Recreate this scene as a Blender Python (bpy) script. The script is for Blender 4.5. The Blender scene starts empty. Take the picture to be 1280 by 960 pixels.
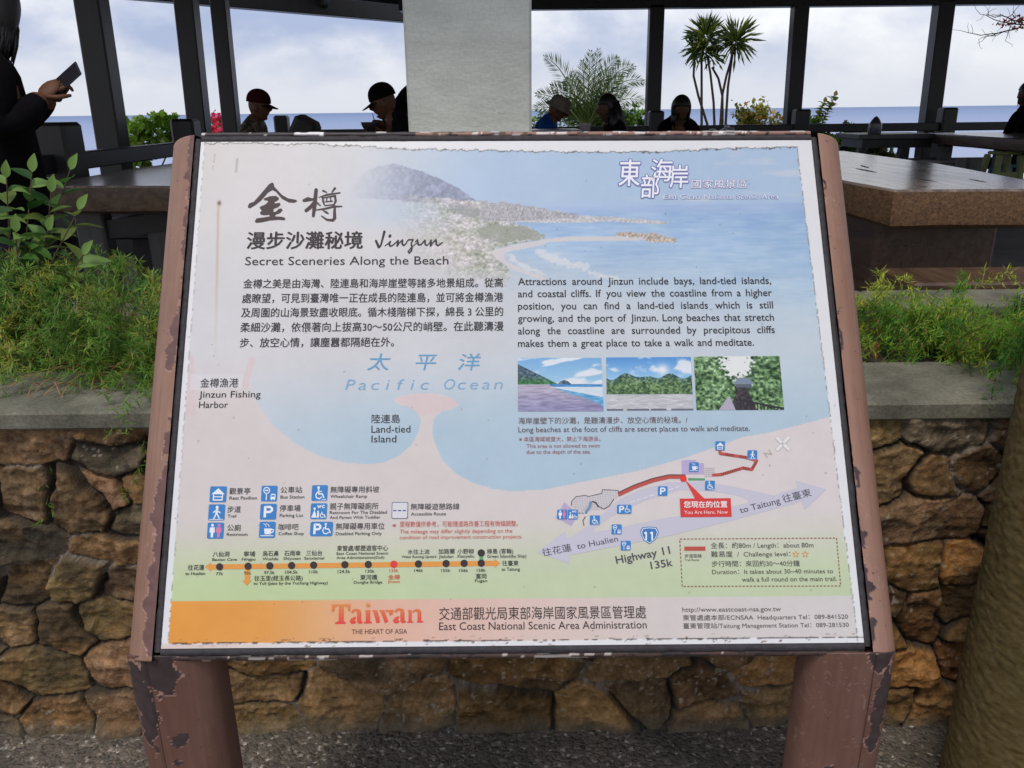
import bpy, math, random
import numpy as np
from mathutils import Matrix, Vector

S = bpy.context.scene
COL = S.collection
random.seed(7)
RNG = np.random.default_rng(7)

# ------------------------------------------------------------------ camera
EYE = np.array([0.0, 0.0, 1.6])
F_PX, CX, CY = 1000.0, 640.0, 480.0
PITCH, ROLL = math.radians(18.9), 0.0113
FW = np.array([0.0, math.cos(PITCH), -math.sin(PITCH)])
_r0 = np.array([1.0, 0, 0]); _u0 = np.cross(_r0, FW)
RT = math.cos(ROLL) * _r0 - math.sin(ROLL) * _u0
UP = np.cross(RT, FW)
cam_d = bpy.data.cameras.new('camera')
cam_d.sensor_width = 36.0
cam_d.lens = F_PX / 1280.0 * 36.0
cam_d.clip_start = 0.02
cam_d.clip_end = 90000.0
cam = bpy.data.objects.new('camera', cam_d)
COL.objects.link(cam)
cam.matrix_world = Matrix(((RT[0], UP[0], -FW[0], EYE[0]), (RT[1], UP[1], -FW[1], EYE[1]),
                           (RT[2], UP[2], -FW[2], EYE[2]), (0, 0, 0, 1)))
S.camera = cam

# ------------------------------------------------------------------ light
S.view_settings.view_transform = 'Standard'
S.view_settings.look = 'None'
S.view_settings.exposure = 0.16
S.view_settings.gamma = 1.0
S.cycles.use_denoising = True
S.cycles.max_bounces = 6
S.cycles.transparent_max_bounces = 8
SUN_EL, SUN_AZ = math.radians(62), math.radians(205)   # azimuth from +Y clockwise: behind the camera, to the left
sun_d = bpy.data.lights.new('sun', 'SUN')
sun_d.energy = 1.5
sun_d.angle = math.radians(14)
sun_d.color = (1.0, 0.93, 0.82)
sun = bpy.data.objects.new('sun', sun_d)
COL.objects.link(sun)
_sd = Vector((math.sin(SUN_AZ) * math.cos(SUN_EL), math.cos(SUN_AZ) * math.cos(SUN_EL), math.sin(SUN_EL)))
sun.rotation_euler = _sd.to_track_quat('Z', 'Y').to_euler()
sun.location = (0, 0, 30)

W = bpy.data.worlds.new('World'); S.world = W
W.use_nodes = True
nt = W.node_tree; nt.nodes.clear()
def N(t, **k):
    n = nt.nodes.new(t)
    for a, b in k.items(): setattr(n, a, b)
    return n
def Lk(a, b): nt.links.new(a, b)
out = N('ShaderNodeOutputWorld')
sky = N('ShaderNodeTexSky', sky_type='NISHITA'); sky.sun_disc = False
sky.sun_elevation = SUN_EL; sky.sun_rotation = SUN_AZ; sky.dust_density = 2.0
bg1 = N('ShaderNodeBackground'); bg1.inputs[1].default_value = 0.12
Lk(sky.outputs[0], bg1.inputs[0])
tc = N('ShaderNodeTexCoord')
sep = N('ShaderNodeSeparateXYZ'); Lk(tc.outputs['Generated'], sep.inputs[0])
zz = N('ShaderNodeMath', operation='MAXIMUM'); Lk(sep.outputs[2], zz.inputs[0]); zz.inputs[1].default_value = 0.0
za = N('ShaderNodeMath', operation='ADD'); Lk(zz.outputs[0], za.inputs[0]); za.inputs[1].default_value = 0.62
dx = N('ShaderNodeMath', operation='DIVIDE'); Lk(sep.outputs[0], dx.inputs[0]); Lk(za.outputs[0], dx.inputs[1])
dy = N('ShaderNodeMath', operation='DIVIDE'); Lk(sep.outputs[1], dy.inputs[0]); Lk(za.outputs[0], dy.inputs[1])
cmb = N('ShaderNodeCombineXYZ'); Lk(dx.outputs[0], cmb.inputs[0]); Lk(dy.outputs[0], cmb.inputs[1])
n1 = N('ShaderNodeTexNoise'); n1.inputs['Scale'].default_value = 3.4; n1.inputs['Detail'].default_value = 9
n1.inputs['Roughness'].default_value = 0.56; n1.inputs['Distortion'].default_value = 0.15
Lk(cmb.outputs[0], n1.inputs['Vector'])
mpv = N('ShaderNodeMapping'); mpv.inputs['Location'].default_value = (5.3, 2.1, 0); mpv.inputs['Scale'].default_value = (1.0, 2.4, 1)
Lk(cmb.outputs[0], mpv.inputs[0])
n2 = N('ShaderNodeTexNoise'); n2.inputs['Scale'].default_value = 1.3; n2.inputs['Detail'].default_value = 5
Lk(mpv.outputs[0], n2.inputs['Vector'])
avg = N('ShaderNodeMath', operation='MULTIPLY_ADD'); Lk(n2.outputs[0], avg.inputs[0]); avg.inputs[1].default_value = 0.6
hlf = N('ShaderNodeMath', operation='MULTIPLY'); Lk(n1.outputs[0], hlf.inputs[0]); hlf.inputs[1].default_value = 0.62
Lk(hlf.outputs[0], avg.inputs[2])
cr = N('ShaderNodeValToRGB')
e = cr.color_ramp.elements
e[0].position = 0.515; e[0].color = (0.40, 0.47, 0.68, 1)
e[1].position = 0.70; e[1].color = (0.95, 0.95, 0.96, 1)
m_ = e.new(0.578); m_.color = (0.54, 0.59, 0.75, 1)
m_ = e.new(0.632); m_.color = (0.75, 0.77, 0.86, 1)
Lk(avg.outputs[0], cr.inputs[0])
# pale band of far cloud just above the horizon, brightening overhead
cr2 = N('ShaderNodeValToRGB')
e = cr2.color_ramp.elements
e[0].position = 0.0; e[0].color = (1, 1, 1, 1)
e[1].position = 0.075; e[1].color = (0, 0, 0, 1)
m_ = e.new(0.018); m_.color = (.85, .85, .85, 1)
m_ = e.new(0.042); m_.color = (.55, .55, .55, 1)
wob = N('ShaderNodeMath', operation='MULTIPLY_ADD'); Lk(n2.outputs[0], wob.inputs[0]); wob.inputs[1].default_value = -0.05
zs = N('ShaderNodeMath', operation='ADD'); Lk(zz.outputs[0], zs.inputs[0]); zs.inputs[1].default_value = 0.025
Lk(zs.outputs[0], wob.inputs[2]); Lk(wob.outputs[0], cr2.inputs[0])
mxb = N('ShaderNodeMixRGB'); Lk(cr2.outputs[0], mxb.inputs[0]); Lk(cr.outputs[0], mxb.inputs[1])
mxb.inputs[2].default_value = (0.74, 0.77, 0.85, 1)
bg2 = N('ShaderNodeBackground'); bg2.inputs[1].default_value = 1.0
Lk(mxb.outputs[0], bg2.inputs[0])
mx = N('ShaderNodeMixShader'); mx.inputs[0].default_value = 0.86
Lk(bg1.outputs[0], mx.inputs[1]); Lk(bg2.outputs[0], mx.inputs[2])
Lk(mx.outputs[0], out.inputs[0])

# ------------------------------------------------------------------ helpers
def lin(c):
    c = np.asarray(c, float) / 255.0
    return np.where(c <= 0.04045, c / 12.92, ((c + 0.055) / 1.055) ** 2.4)
def ray(px, py):
    return (px - CX) / F_PX * RT - (py - CY) / F_PX * UP + FW
def atY(px, py, Y):                 # point of the world seen at a pixel, Y metres ahead
    d = ray(px, py); return EYE + d * (Y / d[1])
def atZ(px, py, z):                 # point seen at a pixel on the level z
    d = ray(px, py); return EYE + d * ((z - EYE[2]) / d[2])
def proj(P):
    P = np.asarray(P, float) - EYE
    k = P @ FW
    return np.stack([CX + F_PX * (P @ RT) / k, CY - F_PX * (P @ UP) / k], -1)

ORG = {}
def world_org(o): return ORG.get(o.name, np.zeros(3)) if o else np.zeros(3)
def empty(name, loc):
    o = bpy.data.objects.new(name, None); COL.objects.link(o)
    o.empty_display_size = 0.1
    o.location = loc; ORG[o.name] = np.array(loc, float)
    return o
def tag(o, label=None, cat=None, group=None, kind=None):
    if label: o['label'] = label
    if cat: o['category'] = cat
    if group: o['group'] = group
    if kind: o['kind'] = kind
    return o
def mk(name, verts, faces, mats, parent=None, cols=None, mi=None, smooth=False, uniform=None):
    """one mesh object from world-space verts; faces = list or (n,k) array"""
    v = np.asarray(verts, float).reshape(-1, 3)
    if parent is None:
        org = np.array([v[:, 0].mean(), v[:, 1].mean(), v[:, 2].min()])
    else:
        org = world_org(parent)
    v = v - org
    me = bpy.data.meshes.new(name)
    if isinstance(faces, np.ndarray) and faces.ndim == 2:
        n, k = faces.shape
        me.vertices.add(len(v)); me.vertices.foreach_set('co', v.astype(np.float32).ravel())
        me.loops.add(n * k); me.loops.foreach_set('vertex_index', faces.astype(np.int32).ravel())
        me.polygons.add(n)
        me.polygons.foreach_set('loop_start', np.arange(0, n * k, k, dtype=np.int32))
        me.update(calc_edges=True)
    else:
        me.from_pydata([tuple(x) for x in v], [], [list(map(int, f)) for f in faces])
    if not isinstance(mats, (list, tuple)): mats = [mats]
    for m in mats: me.materials.append(m)
    if mi is not None: me.polygons.foreach_set('material_index', np.asarray(mi, np.int32))
    if smooth: me.polygons.foreach_set('use_smooth', np.ones(len(me.polygons), bool))
    if cols is not None:
        a = me.color_attributes.new('Col', 'FLOAT_COLOR', 'POINT')
        c = np.ones((len(v), 4), np.float32); c[:, :3] = np.asarray(cols, np.float32)
        a.data.foreach_set('color', c.ravel())
    me.validate(); me.update()
    o = bpy.data.objects.new(name, me); COL.objects.link(o)
    if parent is not None:
        o.parent = parent; ORG[o.name] = org
    else:
        o.location = org; ORG[o.name] = org
    return o

class MB:
    def __init__(s): s.v = []; s.f = []; s.c = []; s.m = []
    def add(s, v, f, c=None, m=0):
        b = len(s.v); v = np.asarray(v, float).reshape(-1, 3)
        s.v.extend(v.tolist()); s.f.extend([[b + int(i) for i in q] for q in f]); s.m.extend([m] * len(f))
        if c is not None:
            c = np.asarray(c, float)
            s.c.extend((np.tile(c, (len(v), 1)) if c.ndim == 1 else c).tolist())
        return s
    def box(s, lo, hi, m=0, c=None, bev=0.0):
        lo = np.minimum(lo, hi).astype(float); hi_ = np.maximum(lo, hi).astype(float)
        M = (lo + hi_) / 2; h = (hi_ - lo) / 2
        return s.obox(M, np.eye(3), h, m, c, bev)
    def obox(s, cen, R, h, m=0, c=None, bev=0.0):
        """box of half sizes h in the frame R (rows = axes); bev chamfers all edges"""
        h = np.asarray(h, float); R = np.asarray(R, float)
        bev = min(bev, h.min() * 0.9)
        if bev <= 0:
            q = np.array([[x, y, z] for x in (-1, 1) for y in (-1, 1) for z in (-1, 1)]) * h
            f = [(0, 1, 3, 2), (4, 6, 7, 5), (0, 4, 5, 1), (2, 3, 7, 6), (0, 2, 6, 4), (1, 5, 7, 3)]
            return s.add(q @ R + cen, f, c, m)
        q = []; idx = {}
        for sx in (-1, 1):
            for sy in (-1, 1):
                for sz in (-1, 1):
                    for a in range(3):
                        p = np.array([sx, sy, sz]) * (h - bev); p[a] = np.array([sx, sy, sz])[a] * h[a]
                        idx[(sx, sy, sz, a)] = len(q); q.append(p)
        f = []
        for a in range(3):
            b, d = [(1, 2), (2, 0), (0, 1)][a]
            for sg in (-1, 1):
                k = []
                for u, w in ((-1, -1), (1, -1), (1, 1), (-1, 1)):
                    t = [0, 0, 0]; t[a] = sg; t[b] = u; t[d] = w; k.append(idx[tuple(t) + (a,)])
                f.append(k if sg > 0 else k[::-1])
        for a in range(3):
            b, d = [(1, 2), (2, 0), (0, 1)][a]
            for u in (-1, 1):
                for w in (-1, 1):
                    k = []
                    for sg in (-1, 1):
                        t = [0, 0, 0]; t[a] = sg; t[b] = u; t[d] = w
                        k.append((idx[tuple(t) + (b,)], idx[tuple(t) + (d,)]))
                    q4 = [k[0][0], k[1][0], k[1][1], k[0][1]]
                    f.append(q4 if u * w > 0 else q4[::-1])
        for sx in (-1, 1):
            for sy in (-1, 1):
                for sz in (-1, 1):
                    k = [idx[(sx, sy, sz, a)] for a in range(3)]
                    f.append(k if sx * sy * sz > 0 else k[::-1])
        return s.add(np.array(q) @ R + cen, f, c, m)
    def beam(s, a, b, w, hgt, m=0, c=None, bev=0.0, upv=(0, 0, 1)):
        a = np.asarray(a, float); b = np.asarray(b, float); d = b - a; L = np.linalg.norm(d); x = d / L
        u = np.asarray(upv, float)
        if abs(x @ u) > 0.98: u = np.array([0, 1.0, 0])
        y = np.cross(u, x); y /= np.linalg.norm(y); z = np.cross(x, y)
        return s.obox((a + b) / 2, np.array([x, y, z]), (L / 2, w / 2, hgt / 2), m, c, bev)
    def tube(s, pts, rad, n=8, m=0, c=None, cap=True):
        pts = np.asarray(pts, float); rad = np.broadcast_to(np.asarray(rad, float), (len(pts),))
        t = np.gradient(pts, axis=0); t /= np.linalg.norm(t, axis=1)[:, None] + 1e-12
        u = np.cross(t[0], [0.0, 0, 1]);
        if np.linalg.norm(u) < 1e-3: u = np.cross(t[0], [0, 1.0, 0])
        V = []
        for i in range(len(pts)):
            u = u - (u @ t[i]) * t[i]; u /= np.linalg.norm(u); w = np.cross(t[i], u)
            a = np.linspace(0, 2 * math.pi, n, endpoint=False)
            V.append(pts[i] + rad[i] * (np.cos(a)[:, None] * u + np.sin(a)[:, None] * w))
        V = np.concatenate(V); f = []
        for i in range(len(pts) - 1):
            for j in range(n):
                f.append((i * n + j, i * n + (j + 1) % n, (i + 1) * n + (j + 1) % n, (i + 1) * n + j))
        if cap: f.append(tuple(range(n))[::-1]); f.append(tuple((len(pts) - 1) * n + k for k in range(n)))
        return s.add(V, f, c, m)
    def ball(s, cen, r, nu=12, nv=8, m=0, c=None, R=None, fn=None):
        """ellipsoid; r = 3 radii in frame R; fn warps unit-sphere points"""
        V = []; f = []
        for i in range(nv + 1):
            th = math.pi * i / nv
            for j in range(nu):
                ph = 2 * math.pi * j / nu
                V.append((math.sin(th) * math.cos(ph), math.sin(th) * math.sin(ph), math.cos(th)))
        V = np.array(V)
        if fn is not None: V = fn(V)
        V = V * np.asarray(r, float)
        if R is not None: V = V @ np.asarray(R)
        for i in range(nv):
            for j in range(nu):
                q = [i * nu + j, (i + 1) * nu + j, (i + 1) * nu + (j + 1) % nu, i * nu + (j + 1) % nu]
                f.append(q)
        return s.add(V + np.asarray(cen), f, c, m)
    def build(s, name, mats, parent=None, smooth=False):
        return mk(name, s.v, s.f, mats, parent, s.c if len(s.c) == len(s.v) and s.c else None, s.m, smooth)

def hash2(ix, iy, seed=0):
    h = (ix.astype(np.int64) * 374761393 + iy.astype(np.int64) * 668265263 + seed * 974634777) & 0x7fffffff
    h = ((h ^ (h >> 13)) * 1274126177) & 0x7fffffff
    h = ((h ^ (h >> 16)) * 1103515245 + 12345) & 0x7fffffff
    return ((h >> 8) & 0xffff) / 65535.0
def vnoise(x, y, seed=0):
    x = np.asarray(x, float); y = np.asarray(y, float)
    ix = np.floor(x); iy = np.floor(y); fx = x - ix; fy = y - iy
    fx = fx * fx * (3 - 2 * fx); fy = fy * fy * (3 - 2 * fy)
    a = hash2(ix, iy, seed); b = hash2(ix + 1, iy, seed); c = hash2(ix, iy + 1, seed); d = hash2(ix + 1, iy + 1, seed)
    return (a * (1 - fx) + b * fx) * (1 - fy) + (c * (1 - fx) + d * fx) * fy
def fbm(x, y, seed=0, o=4, g=0.5):
    t = 0; a = 1; s = 0
    for k in range(o):
        t = t + a * vnoise(x * 2 ** k, y * 2 ** k, seed + k * 17); s += a; a *= g
    return t / s
def sstep(a, b, x):
    t = np.clip((x - a) / (b - a), 0, 1); return t * t * (3 - 2 * t)
def inpoly(X, Y, poly):
    r = np.zeros(X.shape, bool); n = len(poly); j = n - 1
    for i in range(n):
        xi, yi = poly[i]; xj, yj = poly[j]
        if yi != yj:
            c = ((yi > Y) != (yj > Y)) & (X < (xj - xi) * (Y - yi) / (yj - yi) + xi)
            r ^= c
        j = i
    return r

def mat(name, col=(.5, .5, .5), rough=0.6, attr=False, spec=0.5, metal=0.0, noise=None, bump=None, noise2=None):
    """principled; noise=(scale, amount, detail) varies the base colour, bump=(scale, strength, distance)"""
    m = bpy.data.materials.new(name); m.use_nodes = True
    t = m.node_tree; b = t.nodes['Principled BSDF']
    b.inputs['Roughness'].default_value = rough; b.inputs['Metallic'].default_value = metal
    b.inputs['Specular IOR Level'].default_value = spec
    src = None
    if attr:
        a = t.nodes.new('ShaderNodeAttribute'); a.attribute_name = 'Col'; src = a.outputs[0]
    tcn = t.nodes.new('ShaderNodeTexCoord')
    if noise:
        nz = t.nodes.new('ShaderNodeTexNoise'); nz.inputs['Scale'].default_value = noise[0]
        nz.inputs['Detail'].default_value = noise[2] if len(noise) > 2 else 5
        mp = t.nodes.new('ShaderNodeMapping'); t.links.new(tcn.outputs['Object'], mp.inputs[0])
        if len(noise) > 3: mp.inputs['Scale'].default_value = noise[3]
        t.links.new(mp.outputs[0], nz.inputs['Vector'])
        mr = t.nodes.new('ShaderNodeMapRange'); mr.inputs[1].default_value = .3; mr.inputs[2].default_value = .7
        mr.inputs[3].default_value = 1 - noise[1]; mr.inputs[4].default_value = 1 + noise[1]
        t.links.new(nz.outputs[0], mr.inputs[0])
        mm = t.nodes.new('ShaderNodeMixRGB'); mm.blend_type = 'MULTIPLY'; mm.inputs[0].default_value = 1
        if src: t.links.new(src, mm.inputs[1])
        else: mm.inputs[1].default_value = (*col, 1)
        t.links.new(mr.outputs[0], mm.inputs[2]); src = mm.outputs[0]
    if noise2 and src:
        nz = t.nodes.new('ShaderNodeTexNoise'); nz.inputs['Scale'].default_value = noise2[0]; nz.inputs['Detail'].default_value = 8; nz.inputs['Roughness'].default_value = .7
        t.links.new(tcn.outputs['Object'], nz.inputs['Vector'])
        mr = t.nodes.new('ShaderNodeMapRange'); mr.inputs[1].default_value = .35; mr.inputs[2].default_value = .65; mr.inputs[3].default_value = 1 - noise2[1]; mr.inputs[4].default_value = 1 + noise2[1]; t.links.new(nz.outputs[0], mr.inputs[0])
        mm = t.nodes.new('ShaderNodeMixRGB'); mm.blend_type = 'MULTIPLY'; mm.inputs[0].default_value = 1; t.links.new(src, mm.inputs[1]); t.links.new(mr.outputs[0], mm.inputs[2]); src = mm.outputs[0]
    if src: t.links.new(src, b.inputs['Base Color'])
    else: b.inputs['Base Color'].default_value = (*col, 1)
    if bump:
        nb = t.nodes.new('ShaderNodeTexNoise'); nb.inputs['Scale'].default_value = bump[0]; nb.inputs['Detail'].default_value = 6
        mp = t.nodes.new('ShaderNodeMapping'); t.links.new(tcn.outputs['Object'], mp.inputs[0])
        if len(bump) > 3: mp.inputs['Scale'].default_value = bump[3]
        t.links.new(mp.outputs[0], nb.inputs['Vector'])
        bp = t.nodes.new('ShaderNodeBump'); bp.inputs['Strength'].default_value = bump[1]; bp.inputs['Distance'].default_value = bump[2]
        t.links.new(nb.outputs[0], bp.inputs['Height']); t.links.new(bp.outputs[0], b.inputs['Normal'])
    return m
_flat = {}
def ink(rgb, k=1.0, rough=0.55):
    key = (tuple(rgb), k)
    if key not in _flat: _flat[key] = mat('ink', tuple(lin(rgb) * k), rough, spec=0.3)
    return _flat[key]
# ================================================================== INFORMATION SIGN
S_BL = np.array([-0.60173, 1.14325, 0.73997])
S_A = np.array([1.19993, 0.00841, -0.00996]) / 1.2
S_B = np.array([-0.00218, 0.49628, 0.80718]) / 0.9475
SW, SH = 1.2, 0.9475
S_N = np.cross(S_A, S_B); S_N /= np.linalg.norm(S_N)
def L3(u, v, w=0.0):
    u = np.asarray(u, float); v = np.asarray(v, float)
    return S_BL + u[..., None] * S_A + v[..., None] * S_B + np.asarray(w, float)[..., None] * S_N
_G = np.linalg.inv(np.array([S_A, S_B, S_N]).T)
def UV(px, py):                     # panel coordinates (metres) of a point measured on the photographed panel
    d = ray(px, py); k = ((S_BL - EYE) @ S_N) / (d @ S_N)
    q = _G @ (EYE + k * d - S_BL); return q[0], q[1]

sign = empty('information_sign', (0, 1.22, 0))
tag(sign, 'weathered tourist information board with map and Chinese and English text on two brown posts', 'sign')

# ---- panel board and its printed face
mb = MB(); R_ = np.array([S_A, S_B, S_N])
mb.obox(L3(SW / 2, SH / 2, -0.012), R_, (SW / 2, SH / 2, 0.0117))
mb.build('panel', mat('panel_board', (.55, .55, .55), .5), sign)

print_mat = mat('printed_vinyl', attr=True, rough=0.42, spec=0.35, noise=(60, .015, 3))
NU, NV = 660, 530
gu = np.linspace(0, SW, NU); gv = np.linspace(0, SH, NV)
GU, GV = np.meshgrid(gu, gv)
P3 = L3(GU.ravel(), GV.ravel(), np.full(GU.size, .0006))
XY = proj(P3); X = XY[:, 0].reshape(NV, NU); Y = XY[:, 1].reshape(NV, NU)
def idw(X, Y, pts, p=2.2):
    num = 0; den = 0
    for (x, y, c) in pts:
        w = 1 / (((X - x) ** 2 + (Y - y) ** 2 + 900) ** (p / 2)); num = num + w[..., None] * np.array(c, float); den = den + w
    return num / den[..., None]
def over(base, c, a):
    return base * (1 - a[..., None]) + np.asarray(c, float) * a[..., None]
def poly_soft(pts, wob=0.0, sc=.15, seed=3):
    x = X + wob * (fbm(X * sc, Y * sc, seed) - .5) * 2; y = Y + wob * (fbm(X * sc, Y * sc, seed + 5) - .5) * 2
    return inpoly(x, y, pts).astype(float)
C = idw(X, Y, [(260, 190, (213, 207, 204)), (330, 260, (214, 210, 211)), (270, 400, (213, 211, 213)), (450, 400, (207, 204, 205)),
               (600, 420, (206, 206, 209)), (300, 450, (216, 212, 214)), (500, 470, (212, 212, 217)), (620, 470, (206, 212, 219)),
               (1000, 470, (199, 213, 222)), (800, 420, (206, 210, 215)), (900, 420, (203, 210, 218)), (640, 540, (188, 207, 220)),
               (420, 300, (211, 207, 208)), (560, 300, (205, 202, 203)), (700, 400, (206, 208, 212)), (1020, 420, (202, 212, 220)),
               (900, 520, (180, 206, 222)), (760, 500, (196, 210, 219))])
# printed photograph of the coast along the top
nzs = fbm(X * .02, Y * .09, 41)
a_sky = sstep(395, 640, X + (Y - 200) * .5) * sstep(300, 262, Y)
C = over(C, (175, 197, 222), a_sky)
cl = sstep(.55, .72, fbm(X * .012 + 3, Y * .06, 9)) * sstep(640, 800, X) * .55
C = over(C, (208, 212, 220), cl * (Y < 252))
a_sea = sstep(560, 660, X) * (Y > 259 - (X - 700) * .018) * sstep(400 + (X - 700) * .14, 285 + (X - 700) * .08, Y)
seac = np.array([160, 188, 221.]) + (nzs - .5)[..., None] * np.array([44, 34, 18.]) + (fbm(X * .05, Y * .5, 43, 3) - .5)[..., None] * np.array([26, 18, 8.]) + ((Y - 260) / 140)[..., None] * np.array([14, 14, 2.])
C = C * (1 - a_sea[..., None]) + seac * a_sea[..., None]
hz = np.exp(-((Y - 262 + (X - 700) * .018) / 5) ** 2) * (X > 660)
C = over(C, (172, 190, 224), hz * .6)
q2 = lambda L, ox, oy, s: [(ox + x / s, oy + y / s) for x, y in L]
mt = q2([(60, 190), (120, 150), (180, 105), (250, 80), (320, 65), (380, 75), (440, 100), (500, 115), (560, 140), (620, 165), (700, 205), (740, 235), (810, 285), (760, 300), (500, 290), (300, 270), (60, 260)], 420, 190, 4.571)
a = poly_soft(mt, 1.2) * sstep(430, 560, X + (200 - Y) * -.2) * .9
tex = fbm(X * .3, Y * .3, 12)
C = C * (1 - a[..., None]) + (np.array([140, 146, 172.]) + (tex - .5)[..., None] * 70 + (fbm(X * .09 + Y * .05, Y * .09, 13, 4) - .5)[..., None] * np.array([50, 40, 50.])) * a[..., None]
hill = q2([(250, 240), (380, 238), (560, 262), (800, 278), (1000, 292), (1100, 310), (1290, 340), (1290, 372), (1000, 398), (1100, 430), (1195, 490), (1000, 530), (880, 560), (940, 620), (1010, 700), (960, 780), (700, 760), (500, 620), (300, 450), (200, 300)], 420, 190, 4.571)
a = poly_soft(hill, 3) * sstep(470, 590, X - (Y - 260) * .25) * sstep(372, 320, Y + (X - 600) * -.2)
t1 = .5 + (fbm(X * .34 + Y * .12, Y * .5 - X * .1, 22, 4) - .5) * 1.25; t2 = fbm(X * .07, Y * .11, 27, 4)
hc = np.array([186, 182, 172.]) + (t1 - .5)[..., None] * 130 + (t2 - .5)[..., None] * np.array([110, 85, 130.])
C = C * (1 - a[..., None] * .85) + hc * a[..., None] * .85
shr = q2([(800, 430), (900, 415), (1060, 425), (1150, 450), (1198, 490), (1060, 500), (900, 520), (820, 490)], 420, 190, 4.571)
C = over(C, (150, 156, 142), poly_soft(shr, 4) * (.35 + .6 * (t1 > .5)))
shr2 = q2([(640, 300), (760, 290), (850, 330), (860, 360), (760, 370), (660, 340)], 420, 190, 4.571)
C = over(C, (140, 145, 150), poly_soft(shr2, 5) * (.2 + .6 * (t1 > .52)))
beach = q2([(80, 330), (200, 300), (370, 270), (500, 255), (740, 252), (960, 262), (1000, 276), (740, 279), (480, 281), (380, 291), (300, 316), (180, 336), (135, 355), (150, 395), (250, 445), (380, 488), (360, 505), (200, 450), (100, 390), (60, 345)], 600, 240, 4.571)
C = over(C, (212, 206, 206), poly_soft(beach, .7) * .92)
isl = q2([(765, 240), (800, 228), (870, 230), (950, 238), (990, 232), (1060, 256), (1130, 266), (1110, 290), (970, 290), (930, 262), (780, 252)], 600, 240, 4.571)
C = C * (1 - poly_soft(isl, 1)[..., None]) + (np.array([196, 184, 172.]) + (fbm(X * .8, Y * .8, 51, 2) - .55)[..., None] * 150) * poly_soft(isl, 1)[..., None]
spit = q2([(150, 165), (400, 148), (600, 136), (740, 142), (860, 152), (1000, 162), (1080, 174), (1060, 184), (900, 178), (760, 168), (600, 175), (300, 176)], 600, 240, 4.571)
C = C * (1 - poly_soft(spit, .6)[..., None]) + (np.array([196, 194, 196.]) + (fbm(X * .8, Y, 53, 2) - .5)[..., None] * 90) * poly_soft(spit, .6)[..., None]
town = q2([(0, 55), (200, 68), (400, 103), (560, 128), (570, 148), (300, 162), (100, 165), (0, 165)], 600, 240, 4.571)
C = C * (1 - .9 * poly_soft(town, 1)[..., None]) + (np.array([172, 170, 176.]) + (fbm(X * .9, Y * .9, 55, 2) - .5)[..., None] * 110) * .9 * poly_soft(town, 1)[..., None]
for sf in ([(310, 335), (340, 325), (430, 360), (520, 400), (640, 415), (600, 450), (540, 440), (420, 405), (330, 360)], [(600, 452), (700, 465), (850, 500), (800, 512), (650, 478)], [(150, 360), (170, 350), (260, 420), (380, 470), (360, 480), (230, 430)]):
    C = over(C, (222, 222, 222), poly_soft(q2(sf, 600, 240, 4.571), 5, .3, 9) * (.45 + .4 * fbm(X * .2, Y * .5, 19, 3)))
    C = over(C, (216, 220, 224), poly_soft(q2(sf, 600, 240, 4.571), 11, .12, 29) * .35)
# map: bay, beach and land below the text
bay = [(309, 380), (312, 450), (311, 470), (319, 500), (340, 530), (368, 554), (400, 570), (430, 578), (452, 580), (478, 579), (500, 569), (514, 556), (523, 540), (526, 525), (521, 514), (511, 508), (500, 506), (492, 502), (496, 496), (512, 493), (532, 491), (552, 493), (568, 499), (574, 506), (566, 511), (552, 515), (543, 522), (540, 538), (543, 552), (553, 575), (570, 592), (592, 604), (616, 611), (640, 614), (680, 612), (730, 602), (800, 588), (860, 571), (905, 555), (930, 546), (960, 541), (1000, 531), (1085, 508), (1085, 380)]
sea = inpoly(X, Y, bay)
a_m = sstep(430, 560, Y)
seab = np.array([177, 200, 215.]) + (sstep(300, 520, X) - 1)[..., None] * np.array([-16, -7, -2.])
a = a_m * sea; C = C * (1 - a[..., None]) + seab * a[..., None]
land = (~sea) & (Y > 432)
gr = sstep(640, 742, Y - (X - 300) * -.02)
lc = np.array([216, 207, 204.]) * (1 - gr[..., None]) + np.array([194, 211, 160.]) * gr[..., None]
lc = lc + (sstep(400, 900, X))[..., None] * np.array([3, 3, 4.]) * (1 - gr[..., None]) + (sstep(300, 700, X) * gr)[..., None] * np.array([3, -1, 12.])
a = sstep(436, 520, Y) * land
C = C * (1 - a[..., None]) + lc * a[..., None]
for pier in ([(236, 444), (242, 444), (245, 520), (233, 520)], [(312, 446), (320, 449), (309, 486), (301, 484)], [(492, 502), (496, 496), (532, 491), (568, 499), (574, 506), (552, 515), (526, 520), (511, 508)]):
    C = over(C, (220, 198, 199), inpoly(X, Y, pier) * .75)
C = over(C, (222, 220, 224), inpoly(X, Y, [(238, 468), (304, 468), (303, 486), (238, 487)]) * .6)
# footer band
yb = 752.0 - (X - 212) * .0092
bandc = np.array([231, 156, 66.]) * 1.0
stops = [(206, (232, 156, 62)), (330, (231, 160, 78)), (400, (228, 172, 120)), (470, (227, 178, 152)), (560, (226, 188, 172)), (680, (222, 198, 188)), (820, (216, 206, 202)), (1080, (214, 209, 207))]
xs = [s_[0] for s_ in stops]
bc = np.stack([np.interp(X, xs, [s_[1][k] for s_ in stops]) for k in range(3)], -1)
C = np.where((Y > yb)[..., None], bc, C)
# soiling, fading
C = C + (fbm(X * .03, Y * .03, 71) - .5)[..., None] * 7
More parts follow.
